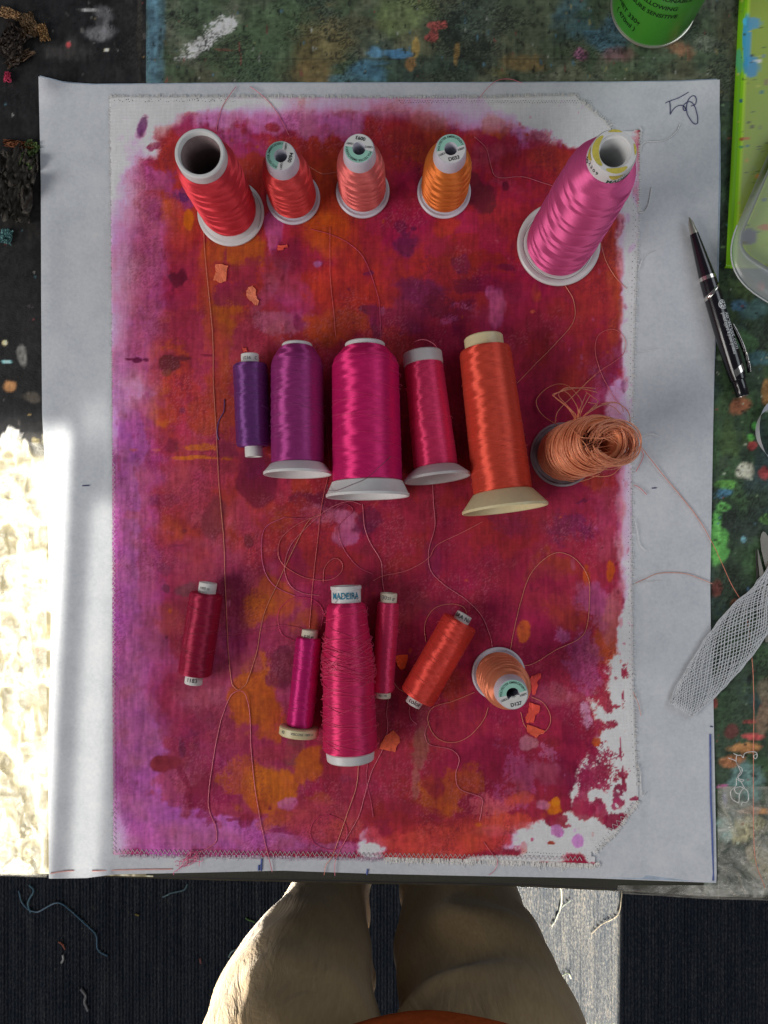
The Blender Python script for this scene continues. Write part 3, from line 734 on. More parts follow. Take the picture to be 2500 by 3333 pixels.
B(1, 300, 350, 40, 20, (130, 40, 56), .8, .3, .9, .3)
B(1, 850, 170, 330, 75, (176, 112, 158), .85, .5, .7, .25); B(1, 1250, 210, 330, 90, (170, 98, 146), .85, .5, .7, .3, 0, 1); B(1, 1500, 110, 300, 60, (180, 124, 160), .8, .6, .5)
B(1, 760, 280, 120, 80, (164, 84, 124), .8, .5, .8, .4); B(1, 800, 380, 120, 100, (150, 60, 96), .7, .5, .8, .4); B(1, 1000, 250, 60, 30, (140, 44, 40), .85, .3, .6); B(1, 1110, 290, 40, 22, (132, 34, 54), .8, .3, .6)
B(1, 480, 700, 130, 120, (122, 60, 110), .7, .5, .9, .45); B(1, 430, 670, 50, 24, (70, 36, 84), .8, .4, .9, .5); B(1, 620, 560, 60, 200, (150, 60, 80), .5, .6, .8)
B(1, 430, 830, 130, 170, (168, 70, 46), .8, .5, .7); B(1, 505, 800, 30, 50, (184, 100, 24), .85, .25, .35); B(1, 380, 760, 40, 90, (176, 82, 30), .6, .5, .7); B(1, 440, 980, 170, 120, (164, 62, 58), .7, .5, .7)
B(1, 300, 890, 40, 260, (160, 70, 110), .6, .6, .7); B(1, 250, 780, 60, 50, (150, 50, 96), .7, .4, .8, .3); B(1, 200, 760, 50, 30, (110, 40, 90), .7, .4, .9, .45)
B(1, 860, 480, 120, 90, (146, 54, 28), .8, .4, .7); B(1, 900, 560, 60, 90, (132, 40, 22), .8, .4, .6)
B(1, 780, 1010, 170, 100, (150, 82, 22), .85, .4, .7, .2, 0, 1); B(1, 650, 1180, 60, 420, (160, 74, 30), .6, .6, .6, .2, 0, 1); B(1, 740, 1380, 120, 160, (156, 84, 22), .85, .4, .6, .15, 0, 1); B(1, 800, 1110, 130, 80, (112, 34, 52), .75, .5, .9, .4); B(1, 760, 1250, 110, 70, (104, 30, 56), .7, .4, .9, .45)
B(1, 460, 1140, 60, 40, (52, 22, 20), .9, .25, .7); B(1, 1020, 860, 46, 120, (160, 78, 112), .85, .25, .35); B(1, 1010, 940, 20, 60, (170, 90, 130), .8, .3, .4)
B(1, 1090, 1010, 80, 120, (112, 28, 52), .85, .4, .7, .3, 0, 1); B(1, 1060, 1200, 120, 180, (140, 62, 84), .7, .5, .7, .4, 0, 1); B(1, 1080, 1420, 170, 110, (158, 88, 104), .75, .4, .8, .45); B(1, 1180, 1280, 90, 120, (152, 60, 88), .6, .5, .8, .3)
B(1, 960, 1260, 40, 120, (150, 76, 92), .6, .4, .5, .2, .5); B(1, 1170, 1430, 30, 40, (110, 36, 66), .8, .3, .7, .4)
B(1, 1420, 620, 250, 330, (160, 66, 26), .6, .5, .6, .1, 0, 1); B(1, 1330, 860, 120, 130, (180, 88, 24), .8, .6, .5); B(1, 1440, 920, 170, 130, (168, 66, 24), .6, .6, .6); B(1, 1480, 1180, 220, 180, (176, 56, 36), .8, .5, .6, .1); B(1, 1300, 1420, 100, 90, (166, 74, 26), .7, .4, .6); B(1, 1450, 1440, 190, 90, (160, 68, 28), .7, .5, .6, .2, 0, 2); B(1, 1180, 560, 60, 240, (136, 36, 30), .6, .5, .6)
B(1, 1590, 1110, 40, 14, (66, 34, 66), .85, .3, .8, .3); B(1, 1560, 1330, 90, 34, (70, 30, 50), .9, .25, .7, .2); B(1, 1620, 1420, 40, 100, (80, 30, 56), .85, .3, .5); B(1, 1290, 1075, 26, 20, (150, 90, 140), .8, .3, .6); B(1, 1600, 800, 60, 300, (150, 40, 54), .6, .6, .5, .2, 0, 1)
B(1, 380, 1640, 110, 80, (172, 76, 30), .8, .4, .7); B(1, 380, 1360, 60, 50, (176, 78, 34), .6, .5, .8); B(1, 680, 1540, 60, 150, (150, 66, 40), .6, .5, .6, .2, 0, 1)
# right top
B(2, 500, 100, 600, 60, (178, 116, 146), .85, .5, .4); B(2, 720, 170, 300, 90, (166, 92, 144), .85, .5, .7, .2); B(2, 1150, 170, 420, 170, (194, 184, 190), .92, .4, .4, 0, .45); B(2, 1300, 130, 330, 150, (198, 194, 188), .95, .35, .3, 0, .4); B(2, 980, 130, 260, 50, (190, 164, 188), .9, .5, .5); B(2, 1000, 300, 200, 80, (172, 112, 158), .75, .5, .8, .35, .5)
B(2, 330, 320, 180, 150, (158, 66, 24), .85, .35, .5, .1, 0, 1); B(2, 760, 260, 110, 70, (166, 72, 28), .85, .3, .7); B(2, 870, 420, 250, 120, (164, 72, 76), .6, .6, .9, .4); B(2, 100, 300, 200, 180, (150, 44, 40), .7, .6, .6); B(2, 950, 500, 300, 130, (150, 42, 34), .7, .5, .7); B(2, 1100, 450, 140, 70, (160, 58, 40), .7, .5, .7)
for (x, y, r_) in [(970, 188, 9), (905, 222, 9), (945, 285, 14), (880, 290, 10), (1160, 355, 8), (1030, 240, 6)]: B(2, x, y, r_, r_, (168, 72, 34), .85, .3, .5)
B(2, 680, 660, 90, 90, (60, 30, 16), .88, .3, .6, .2); B(2, 640, 560, 40, 50, (66, 36, 14), .8, .4, .6); B(2, 740, 610, 24, 26, (62, 26, 18), .85, .3, .5); B(2, 820, 600, 22, 30, (60, 22, 18), .9, .25, .4); B(2, 305, 495, 12, 14, (90, 20, 24), .9, .3, .5)
B(2, 80, 640, 120, 200, (140, 30, 56), .7, .6, .6); B(2, 330, 880, 260, 130, (146, 36, 64), .7, .5, .7); B(2, 220, 960, 80, 80, (76, 28, 62), .85, .4, .6); B(2, 180, 830, 36, 34, (80, 24, 50), .85, .3, .6); B(2, 275, 858, 16, 14, (70, 20, 46), .9, .3, .4); B(2, 450, 830, 100, 70, (156, 56, 28), .7, .5, .7); B(2, 720, 1040, 120, 90, (140, 50, 22), .75, .5, .7); B(2, 580, 1090, 50, 50, (90, 28, 58), .8, .4, .7)
B(2, 300, 1210, 170, 80, (92, 36, 66), .85, .35, .6, .1); B(2, 250, 1330, 110, 90, (110, 40, 72), .75, .5, .7); B(2, 470, 1330, 160, 100, (74, 20, 44), .85, .4, .9, .5); B(2, 640, 1190, 130, 40, (76, 22, 46), .8, .4, .9, .5, 0, 2); B(2, 540, 1350, 90, 70, (170, 88, 120), .7, .4, 1.0, .75); B(2, 470, 1400, 70, 40, (165, 84, 116), .6, .4, 1.0, .75)
B(2, 770, 1330, 55, 110, (160, 78, 104), .85, .35, .5, .15, .1); B(2, 760, 1240, 44, 50, (172, 92, 116), .85, .3, .6); B(2, 720, 1440, 70, 80, (116, 54, 78), .7, .5, .7); B(2, 850, 1240, 100, 60, (110, 40, 56), .7, .5, .7); B(2, 1005, 1240, 34, 60, (156, 76, 26), .7, .4, .5); B(2, 900, 1200, 40, 36, (100, 44, 50), .8, .4, .6)
B(2, 1480, 1300, 90, 350, (168, 82, 36), .7, .5, .6, .3); B(2, 1450, 950, 70, 150, (160, 64, 56), .7, .5, .8, .3); B(2, 1540, 760, 70, 260, (190, 150, 168), .9, .4, .4, .1); B(2, 1580, 1200, 52, 480, (188, 152, 182), .92, .4, .4, .1); B(2, 1500, 850, 30, 70, (150, 60, 74), .6, .4, .9, .5); B(2, 1400, 1200, 70, 200, (158, 50, 40), .6, .5, .7, .3)
B(2, 840, 1100, 60, 20, (76, 26, 40), .75, .4, .9, .5); B(2, 830, 1540, 60, 100, (74, 22, 36), .7, .4, .9, .55, 0, 1); B(2, 120, 1380, 120, 60, (116, 34, 62), .7, .5, .7)
B(2, 985, 1355, 16, 8, (214, 110, 80), .9, .2, .6)
# middle left
B(3, 90, 330, 150, 100, (178, 122, 160), .7, .8, .8, .35); B(3, 170, 320, 60, 50, (182, 130, 166), .6, .8, .6, .3); B(3, 110, 170, 110, 70, (164, 92, 136), .7, .5, .7, .25)
B(3, 70, 800, 110, 500, (146, 80, 152), .9, .35, .4); B(3, 170, 620, 110, 210, (146, 78, 142), .85, .25, .4); B(3, 140, 1000, 70, 400, (148, 82, 152), .85, .25, .3); B(3, 120, 1400, 90, 400, (150, 82, 150), .88, .25, .4); B(3, 55, 1200, 24, 700, (178, 120, 176), .6, .5, .4); B(3, 60, 560, 24, 160, (196, 140, 190), .7, .5, .4)
B(3, 390, 150, 80, 56, (58, 42, 18), .92, .18, .35); B(3, 470, 118, 50, 14, (56, 34, 20), .9, .25, .4, 0, .05); B(3, 375, 220, 40, 26, (90, 60, 24), .8, .4, .4); B(3, 360, 130, 30, 20, (96, 76, 34), .5, .5, .5); B(3, 200, 130, 36, 17, (72, 20, 44), .9, .2, .5); B(3, 145, 125, 26, 8, (84, 26, 60), .9, .3, .5); B(3, 248, 130, 22, 10, (80, 24, 50), .9, .3, .5); B(3, 300, 165, 22, 14, (90, 34, 40), .8, .3, .6); B(3, 625, 102, 34, 6, (76, 26, 34), .8, .3, .6)
B(3, 330, 240, 100, 70, (176, 82, 30), .8, .4, .7); B(3, 330, 430, 90, 80, (176, 88, 30), .85, .35, .6); B(3, 300, 100, 60, 70, (176, 78, 30), .7, .4, .7); B(3, 480, 240, 130, 140, (168, 62, 44), .7, .6, .7); B(3, 480, 420, 130, 150, (160, 54, 52), .7, .6, .7); B(3, 600, 460, 90, 170, (162, 70, 34), .7, .6, .6); B(3, 720, 330, 90, 230, (150, 70, 34), .75, .5, .6, .2, 0, 1); B(3, 465, 440, 18, 20, (90, 40, 50), .8, .3, .5)
B(3, 430, 630, 40, 44, (82, 30, 44), .75, .4, .9, .4); B(3, 560, 650, 120, 20, (178, 96, 24), .75, .4, .8, .3, 0, 2); B(3, 560, 722, 130, 10, (186, 100, 30), .8, .3, .7, .3, 0, 2); B(3, 740, 730, 36, 18, (180, 94, 26), .75, .3, .7, .3); B(3, 310, 675, 36, 14, (180, 96, 26), .8, .3, .6); B(3, 178, 678, 22, 9, (176, 90, 30), .8, .3, .6); B(3, 258, 550, 18, 12, (176, 90, 30), .7, .4, .6)
B(3, 750, 680, 90, 60, (100, 44, 66), .75, .4, .6); B(3, 730, 780, 70, 50, (110, 46, 50), .6, .4, .8, .4); B(3, 420, 820, 180, 130, (158, 66, 84), .7, .6, .7); B(3, 340, 980, 80, 30, (104, 40, 66), .6, .4, .9, .5); B(3, 300, 770, 40, 40, (140, 40, 62), .7, .4, .7)
B(3, 190, 1060, 80, 24, (180, 92, 30), .75, .4, .7, .2); B(3, 150, 1060, 24, 28, (180, 96, 30), .8, .3, .4); B(3, 110, 1110, 24, 34, (90, 44, 70), .85, .25, .6, .2); B(3, 75, 1160, 26, 14, (96, 34, 66), .85, .3, .6)
B(3, 940, 860, 130, 160, (84, 24, 42), .92, .12, .22); B(3, 880, 740, 90, 90, (96, 32, 54), .85, .3, .4); B(3, 1110, 830, 100, 40, (100, 30, 40), .6, .5, .6); B(3, 1190, 920, 60, 90, (148, 60, 34), .6, .5, .6); B(3, 1080, 930, 60, 100, (160, 50, 70), .7, .3, .6)
B(3, 650, 1080, 60, 130, (92, 50, 56), .75, .45, .6, .2, 0, 1); B(3, 470, 1165, 30, 16, (86, 36, 44), .8, .3, .6); B(3, 860, 1210, 24, 40, (66, 34, 30), .85, .3, .7); B(3, 420, 1240, 60, 8, (100, 44, 60), .7, .3, .6); B(3, 380, 1390, 50, 36, (96, 50, 64), .6, .4, .8, .4); B(3, 320, 1180, 120, 80, (166, 72, 50), .6, .6, .7)
B(3, 490, 1520, 80, 70, (98, 64, 66), .85, .35, .6, .1); B(3, 380, 1500, 30, 34, (74, 42, 54), .85, .3, .6); B(3, 370, 1612, 34, 24, (72, 44, 52), .9, .2, .4); B(3, 760, 1520, 70, 90, (94, 34, 50), .6, .5, .5)
B(3, 1330, 1000, 170, 70, (74, 24, 40), .85, .35, .7, .25); B(3, 1270, 1040, 90, 56, (160, 92, 110), .75, .4, .8, .4); B(3, 1470, 1100, 80, 60, (164, 96, 116), .8, .3, .7, .3); B(3, 1440, 1190, 70, 60, (156, 88, 108), .8, .25, .6, .2); B(3, 1580, 1130, 70, 80, (74, 28, 48), .85, .3, .6, .3); B(3, 1100, 1090, 120, 60, (120, 36, 46), .7, .5, .8, .3)
B(3, 1060, 1110, 60, 60, (150, 80, 34), .5, .5, .8, .5); B(3, 1200, 1180, 200, 130, (150, 52, 40), .6, .6, .7, .2); B(3, 1260, 1320, 160, 130, (146, 54, 36), .6, .6, .7, .2); B(3, 1160, 1380, 60, 170, (110, 36, 50), .7, .5, .6, .2, 0, 1); B(3, 1010, 1580, 150, 130, (164, 82, 28), .7, .5, .7, .25, 0, 1); B(3, 1560, 1270, 40, 60, (90, 30, 40), .7, .5, .7, .3); B(3, 1590, 1450, 60, 50, (80, 30, 40), .7, .5, .7, .3)
# lower left
B(4, 80, 400, 130, 900, (150, 84, 154), .92, .3, .35); B(4, 150, 1000, 190, 420, (160, 86, 156), .92, .3, .4); B(4, 500, 1420, 560, 110, (166, 90, 154), .95, .3, .4); B(4, 1050, 1430, 250, 70, (160, 84, 140), .85, .4, .5); B(4, 300, 1270, 200, 80, (164, 92, 160), .9, .4, .4); B(4, 60, 1350, 40, 200, (186, 150, 190), .5, .6, .4); B(4, 100, 1440, 100, 50, (182, 146, 176), .5, .6, .4); B(4, 700, 1330, 200, 60, (164, 90, 156), .85, .3, .7)
B(4, 250, 300, 130, 330, (150, 68, 96), .7, .5, .6); B(4, 170, 560, 110, 330, (152, 78, 120), .6, .5, .6); B(4, 330, 130, 110, 120, (162, 72, 66), .7, .5, .6); B(4, 430, 1130, 80, 130, (156, 74, 96), .85, .25, .4); B(4, 600, 600, 150, 140, (146, 76, 90), .6, .6, .7, .3); B(4, 650, 420, 130, 90, (120, 54, 70), .6, .6, .8, .4)
B(4, 335, 985, 66, 56, (128, 52, 52), .92, .14, .3); B(4, 410, 985, 60, 36, (126, 50, 54), .85, .2, .5); B(4, 470, 1060, 18, 70, (118, 44, 62), .8, .3, .4, 0, -.4); B(4, 520, 1180, 56, 76, (118, 38, 52), .8, .25, .6, .25); B(4, 460, 900, 24, 60, (88, 48, 74), .8, .3, .6, .3); B(4, 540, 890, 40, 40, (130, 64, 60), .8, .3, .5, .2, 0, 1); B(4, 650, 960, 150, 140, (128, 52, 76), .65, .5, .8, .4); B(4, 650, 1150, 130, 130, (128, 44, 66), .8, .35, .7, .2); B(4, 620, 780, 100, 100, (108, 44, 70), .6, .5, .9, .55)
B(4, 930, 70, 120, 110, (170, 90, 26), .7, .5, .8, .3, 0, 1); B(4, 810, 150, 50, 200, (104, 36, 54), .6, .5, .5, 0, 0, 1); B(4, 930, 470, 120, 110, (168, 92, 26), .85, .3, .6, .1); B(4, 880, 600, 150, 160, (164, 88, 26), .88, .22, .4, .1); B(4, 990, 660, 100, 140, (158, 84, 24), .8, .4, .5, .1); B(4, 1000, 790, 120, 60, (164, 88, 24), .8, .4, .6, .3, 0, 1); B(4, 870, 340, 90, 80, (144, 72, 76), .6, .5, .7, .3)
B(4, 1070, 400, 80, 120, (92, 44, 60), .8, .35, .7, .2); B(4, 1150, 220, 60, 60, (106, 50, 64), .6, .5, .7, .3); B(4, 1240, 90, 90, 110, (164, 82, 28), .6, .5, .8, .3, 0, 1); B(4, 1120, 930, 66, 80, (112, 68, 62), .85, .3, .6, .15); B(4, 1010, 930, 100, 60, (146, 60, 60), .6, .5, .7, .2)
B(4, 960, 1120, 150, 130, (172, 96, 26), .92, .2, .35, .05, 0, 1); B(4, 1240, 1000, 90, 130, (170, 90, 28), .85, .3, .5, .25, 0, 1); B(4, 830, 1070, 120, 130, (160, 84, 34), .7, .4, .8, .55, 0, 1); B(4, 880, 1230, 80, 70, (164, 84, 34), .75, .4, .8, .4, 0, 1); B(4, 1060, 1330, 120, 70, (164, 82, 46), .75, .4, .8, .45, 0, 1); B(4, 1280, 1200, 100, 60, (160, 80, 50), .7, .4, .8, .4, 0, 1); B(4, 1060, 1220, 60, 30, (168, 94, 140), .8, .3, .8, .3); B(4, 1090, 1390, 70, 14, (120, 36, 66), .8, .3, .9, .4); B(4, 850, 1330, 40, 40, (130, 44, 60), .8, .3, .7, .2); B(4, 760, 1320, 40, 10, (120, 44, 76), .8, .3, .8, .2)
B(4, 1300, 1340, 200, 100, (164, 66, 74), .75, .5, .6, .25); B(4, 1440, 1100, 60, 50, (80, 38, 66), .8, .3, .8, .3); B(4, 1500, 1160, 140, 150, (150, 56, 70), .6, .5, .8, .5); B(4, 1500, 1380, 130, 60, (178, 76, 70), .75, .5, .6, .3); B(4, 1600, 1500, 70, 44, (190, 168, 182), .9, .35, .6, .2); B(4, 1400, 1490, 150, 40, (166, 92, 140), .8, .4, .5); B(4, 1610, 1250, 70, 120, (116, 34, 48), .75, .4, .9, .5); B(4, 1590, 1420, 36, 40, (186, 140, 160), .6, .5, .9, .6)
# middle right (coarser tile) and lower right
B(6, 300, 1150, 260, 300, (142, 40, 52), .6, .6, .6, .15, 0, 1); B(6, 100, 1150, 130, 160, (146, 44, 52), .6, .6, .6); B(6, 650, 300, 260, 250, (130, 34, 52), .6, .6, .7, .2); B(6, 640, 600, 130, 160, (110, 26, 44), .6, .6, .7, .2); B(6, 800, 1000, 230, 130, (122, 36, 54), .6, .6, .7, .2); B(6, 900, 300, 110, 260, (150, 52, 46), .6, .6, .7, .25); B(6, 980, 560, 80, 180, (150, 74, 100), .7, .5, .8, .4); B(6, 980, 1050, 80, 150, (158, 70, 84), .6, .5, .8, .4); B(6, 900, 900, 60, 60, (156, 66, 34), .6, .5, .7, .2)
B(6, 1062, 700, 34, 1000, (186, 152, 176), .92, .45, .5, .15); B(6, 1020, 560, 44, 120, (178, 132, 164), .8, .5, .8, .4); B(6, 1050, 820, 30, 120, (180, 120, 150), .6, .5, .7, .3); B(6, 1030, 1060, 34, 140, (182, 120, 132), .6, .5, .8, .4); B(6, 1045, 470, 18, 30, (110, 40, 80), .8, .3, .9, .4); B(6, 860, 960, 40, 12, (60, 24, 50), .7, .4, .9, .4); B(6, 800, 1100, 90, 60, (76, 34, 66), .6, .5, .9, .55); B(6, 560, 1080, 90, 50, (84, 30, 60), .5, .5, .9, .55); B(6, 740, 1250, 110, 60, (140, 62, 40), .6, .5, .8, .3); B(6, 980, 1270, 16, 44, (176, 84, 24), .85, .3, .5); B(6, 880, 1290, 14, 40, (172, 76, 30), .8, .3, .6); B(6, 200, 1230, 40, 60, (96, 34, 60), .6, .5, .6)
B(5, 560, 120, 200, 130, (148, 44, 56), .6, .6, .6, .15); B(5, 280, 40, 120, 80, (160, 66, 70), .5, .6, .6); B(5, 400, 60, 80, 60, (96, 40, 46), .6, .4, .6); B(5, 930, 180, 36, 60, (176, 92, 34), .85, .25, .5); B(5, 1150, 50, 160, 90, (150, 62, 44), .6, .5, .9, .5); B(5, 1430, 270, 110, 150, (168, 74, 44), .85, .35, .5, .15); B(5, 1340, 60, 110, 130, (156, 82, 110), .7, .5, .8, .4); B(5, 1290, 350, 80, 160, (152, 74, 108), .75, .4, .8, .45, 0, 1); B(5, 1480, 90, 80, 150, (168, 94, 90), .7, .5, .8, .3); B(5, 1560, 200, 50, 330, (190, 164, 176), .9, .4, .6, .25); B(5, 1140, 210, 40, 50, (168, 96, 130), .6, .4, .9, .6)
B(5, 560, 560, 120, 140, (150, 62, 44), .7, .5, .6, .2, 0, 1); B(5, 480, 760, 170, 110, (146, 50, 52), .6, .5, .6, .2); B(5, 320, 680, 40, 130, (118, 66, 58), .6, .5, .6, .3, 0, 1); B(5, 310, 900, 46, 130, (122, 84, 66), .75, .4, .6, .3, 0, 1); B(5, 280, 1110, 24, 90, (140, 88, 74), .75, .3, .6, .25); B(5, 100, 700, 60, 200, (84, 24, 44), .6, .5, .6, .1, 0, 1); B(5, 620, 640, 100, 60, (130, 40, 56), .6, .5, .6)
B(5, 420, 1180, 110, 120, (158, 82, 24), .82, .3, .6, .2, 0, 1); B(5, 600, 1090, 90, 100, (152, 74, 26), .8, .35, .7, .35, 0, 1); B(5, 400, 1100, 60, 90, (122, 38, 40), .7, .4, .6); B(5, 590, 1230, 60, 60, (120, 38, 42), .7, .4, .6); B(5, 480, 1260, 100, 40, (164, 80, 28), .75, .4, .7, .3); B(5, 1100, 560, 110, 60, (140, 72, 86), .6, .5, .8, .45); B(5, 1150, 620, 130, 70, (136, 72, 78), .6, .5, .8, .45); B(5, 900, 1000, 120, 200, (156, 76, 104), .6, .5, 1.0, .7, 0, 1); B(5, 1080, 900, 90, 130, (166, 88, 120), .7, .5, 1.0, .68, 0, 1); B(5, 960, 870, 40, 40, (156, 100, 104), .85, .2, .5); B(5, 990, 860, 30, 30, (150, 94, 100), .8, .3, .5)
B(5, 1070, 1060, 90, 60, (146, 70, 88), .75, .4, .7, .3); B(5, 1180, 1100, 90, 26, (150, 76, 88), .75, .3, .7, .3); B(5, 1230, 780, 110, 150, (118, 30, 46), .85, .35, .6, .2); B(5, 1200, 1050, 90, 120, (108, 28, 44), .8, .35, .6, .2); B(5, 760, 560, 120, 200, (116, 28, 48), .6, .5, .5, .1, 0, 1); B(5, 200, 1300, 200, 80, (122, 34, 48), .8, .4, .7, .3)
# bare white cloth, bottom right, with crimson dry-brushed over it
B(5, 1500, 900, 130, 500, (200, 196, 192), .95, .3, .6, .2); B(5, 1520, 620, 100, 170, (194, 182, 184), .9, .4, .7, .35, 0, 1); B(5, 1350, 1130, 120, 170, (200, 196, 192), .92, .35, .6, .35); B(5, 1400, 1420, 320, 130, (202, 198, 192), .97, .25, .35); B(5, 1100, 1450, 230, 100, (200, 190, 192), .95, .35, .5, .05); B(5, 1580, 900, 60, 500, (200, 197, 190), .95, .3, .3); B(5, 1560, 1300, 120, 160, (200, 197, 190), .95, .3, .3); B(5, 940, 1440, 130, 60, (186, 152, 180), .8, .5, .7, .3); B(5, 1330, 720, 50, 120, (178, 130, 168), .7, .4, .9, .5, 0, 1)
for (x, y, rx, ry, d_) in [(1430, 620, 34, 76, .1), (1400, 560, 24, 26, .2), (1480, 640, 20, 14, .3), (1500, 1060, 60, 26, .45), (1330, 1060, 90, 80, .68), (1420, 1000, 90, 110, .74), (1280, 1200, 56, 76, .3), (1270, 1260, 46, 56, .1), (1370, 1230, 56, 70, .35), (1390, 1290, 30, 56, .15), (1300, 1120, 40, 60, .5), (1340, 900, 40, 100, .5), (1500, 1160, 44, 70, .12), (1490, 1230, 50, 40, .2), (1480, 1330, 60, 30, .3), (1540, 1310, 56, 34, .2), (1590, 1200, 34, 16, .2), (1530, 1060, 12, 80, .3), (1510, 900, 5, 60, .2), (1530, 600, 10, 60, .4), (1450, 760, 40, 26, .5), (1380, 760, 26, 40, .2), (1150, 1330, 66, 34, .15), (1180, 1350, 40, 20, .2), (1545, 420, 26, 60, .5), (1530, 460, 16, 30, .1)]:
    B(5, x, y, rx, ry, rr.choice([(150, 50, 66), (134, 36, 56), (158, 64, 80)]), .9, .22, .8, d_, -.1 if rx > 20 else 0)
for (x, y) in [(1500, 1150), (1470, 1190), (1520, 1190), (1490, 1240), (1540, 1250)]: B(5, x, y, 14, 7, (206, 176, 182), .85, .3, .6, 0, .8)
B(5, 1375, 860, 26, 34, (176, 84, 24), .9, .2, .6); B(5, 1375, 800, 18, 26, (170, 76, 40), .8, .3, .7); B(5, 1100, 1240, 60, 40, (184, 104, 24), .9, .3, .7); B(5, 1130, 1220, 26, 30, (190, 112, 24), .9, .2, .5); B(5, 1040, 1230, 44, 46, (160, 96, 112), .8, .3, .6, .2); B(5, 950, 1200, 60, 40, (176, 76, 66), .7, .4, .7, .3)
B(5, 1255, 1450, 36, 40, (168, 118, 166), .9, .15, .25, .08); B(5, 1240, 1385, 14, 14, (176, 128, 166), .85, .25, .3, .1); B(5, 1145, 1395, 34, 36, (162, 104, 156), .88, .2, .4, .08); B(5, 1100, 1464, 22, 10, (150, 66, 30), .9, .2, .6); B(5, 930, 1490, 20, 32, (186, 116, 104), .8, .3, .6); B(5, 985, 1435, 12, 12, (168, 70, 80), .8, .3, .6); B(5, 900, 1480, 30, 8, (180, 100, 100), .7, .3, .7)
# coral band along the bottom
B(5, 450, 1450, 420, 90, (186, 70, 62), .92, .3, .4, .05, 0, 1); B(5, 800, 1330, 200, 60, (190, 78, 62), .85, .4, .6, .15); B(5, 760, 1390, 140, 40, (190, 86, 76), .75, .5, .6); B(5, 60, 1440, 110, 60, (182, 76, 70), .8, .4, .6, .2); B(5, 20, 1500, 70, 36, (196, 180, 186), .9, .3, .5, .1); B(5, 220, 1370, 260, 40, (150, 46, 52), .7, .4, .9, .55, 0, 1); B(5, 780, 1230, 130, 70, (184, 86, 88), .75, .4, .9, .6, 0, 1); B(5, 560, 1340, 200, 40, (168, 60, 60), .7, .4, .9, .5, 0, 1); B(5, 660, 1350, 30, 18, (184, 92, 30), .75, .3, .6); B(5, 850, 1190, 100, 50, (178, 74, 60), .7, .4, .9, .5, 0, 1); B(5, 300, 1310, 250, 50, (124, 34, 46), .7, .4, .9, .5, 0, 1)
B(5, 260, 1530, 300, 18, (186, 80, 74), .6, .5, .5, .3); B(5, 900, 1560, 300, 22, (198, 190, 186), .85, .4, .4, .1)
# small flecks everywhere
scatter(130, 420, 2040, 430, 2650, 2.5, 7, [(84, 24, 40), (70, 20, 34), (60, 26, 30), (160, 84, 110), (172, 84, 40), (150, 50, 50)], (.4, .85), .35, .8, (0, .2), (.6, 2.0), (0,))
scatter(90, 370, 2060, 330, 460, 2, 6, [(150, 70, 100), (120, 40, 60), (160, 84, 60)], (.3, .7), .35, .8, (0, .2), (.6, 2.0), (0,))
scatter(110, 1850, 2070, 500, 2750, 2, 7, [(140, 40, 60), (120, 36, 60), (160, 80, 100)], (.4, .8), .35, .9, (0, .3), (.8, 3.0), (0,))
scatter(70, 370, 480, 700, 2700, 2, 8, [(130, 44, 90), (120, 40, 70), (110, 34, 60)], (.4, .8), .35, .9, (0, .3), (.8, 2.0), (0,))
# soft sprayed margins and the marks that lie on top
def soft_(x, y, rx, ry, col, op, soft=.8, rough=.25): PC.blob(x, y, rx, ry, col, op, soft, rough)
soft_(372, 520, 62, 330, (198, 176, 192), .85); soft_(430, 350, 150, 70, (200, 184, 188), .85, .6, .4); soft_(700, 322, 420, 34, (198, 178, 182), .8, .8, .3)
soft_(1250, 326, 420, 40, (186, 130, 160), .6, .9, .3); soft_(1650, 345, 260, 62, (190, 160, 182), .7, .8, .4); soft_(372, 950, 46, 330, (188, 156, 186), .7, .8, .35); soft_(410, 1275, 40, 50, (184, 140, 172), .5, .8, .5)
soft_(2062, 900, 34, 420, (192, 160, 182), .7, .7, .4); soft_(2052, 1500, 26, 420, (190, 156, 176), .6, .8, .5); soft_(430, 1950, 95, 720, (154, 80, 138), .72, .5, .4); soft_(440, 880, 80, 430, (172, 98, 144), .62, .7, .5); soft_(400, 2300, 70, 420, (152, 84, 138), .6, .9, .3); soft_(620, 2730, 260, 46, (160, 86, 138), .6, .7, .4); soft_(375, 2730, 34, 60, (190, 160, 190), .6, .8, .3)
B(3, 390, 150, 66, 50, (58, 44, 20), .95, .2, .16); B(3, 460, 120, 50, 12, (58, 36, 22), .9, .3, .2, 0, .05); B(3, 372, 212, 30, 22, (96, 66, 28), .8, .4, .2); B(3, 200, 130, 34, 16, (74, 22, 46), .92, .2, .25); B(3, 145, 125, 26, 7, (84, 26, 60), .9, .3, .3); B(3, 248, 130, 20, 9, (80, 24, 50), .9, .3, .3)
B(3, 930, 870, 105, 150, (82, 24, 42), .9, .2, .14); B(3, 880, 760, 80, 80, (92, 30, 52), .8, .4, .25); B(2, 660, 650, 76, 80, (60, 32, 16), .85, .4, .35, .2); B(2, 820, 600, 20, 28, (60, 22, 18), .9, .3, .2)
B(4, 335, 985, 60, 50, (128, 52, 52), .92, .2, .14); B(4, 410, 985, 50, 32, (126, 50, 54), .85, .3, .3); B(5, 1255, 1450, 34, 38, (168, 118, 166), .92, .2, .12, .05); B(5, 1145, 1395, 30, 34, (162, 104, 156), .9, .25, .2, .05)
B(1, 230, 235, 30, 66, (92, 44, 96), .85, .4, .25, .3, .3); B(1, 505, 800, 28, 46, (184, 100, 24), .85, .3, .2); B(1, 1020, 860, 42, 110, (160, 78, 112), .85, .3, .2); B(2, 770, 1330, 40, 110, (160, 78, 104), .8, .5, .3, .15, .1)
B(4, 960, 1120, 110, 110, (172, 96, 26), .85, .3, .22, .05, 0, 1); B(4, 880, 600, 120, 130, (164, 88, 26), .8, .35, .25, .1)
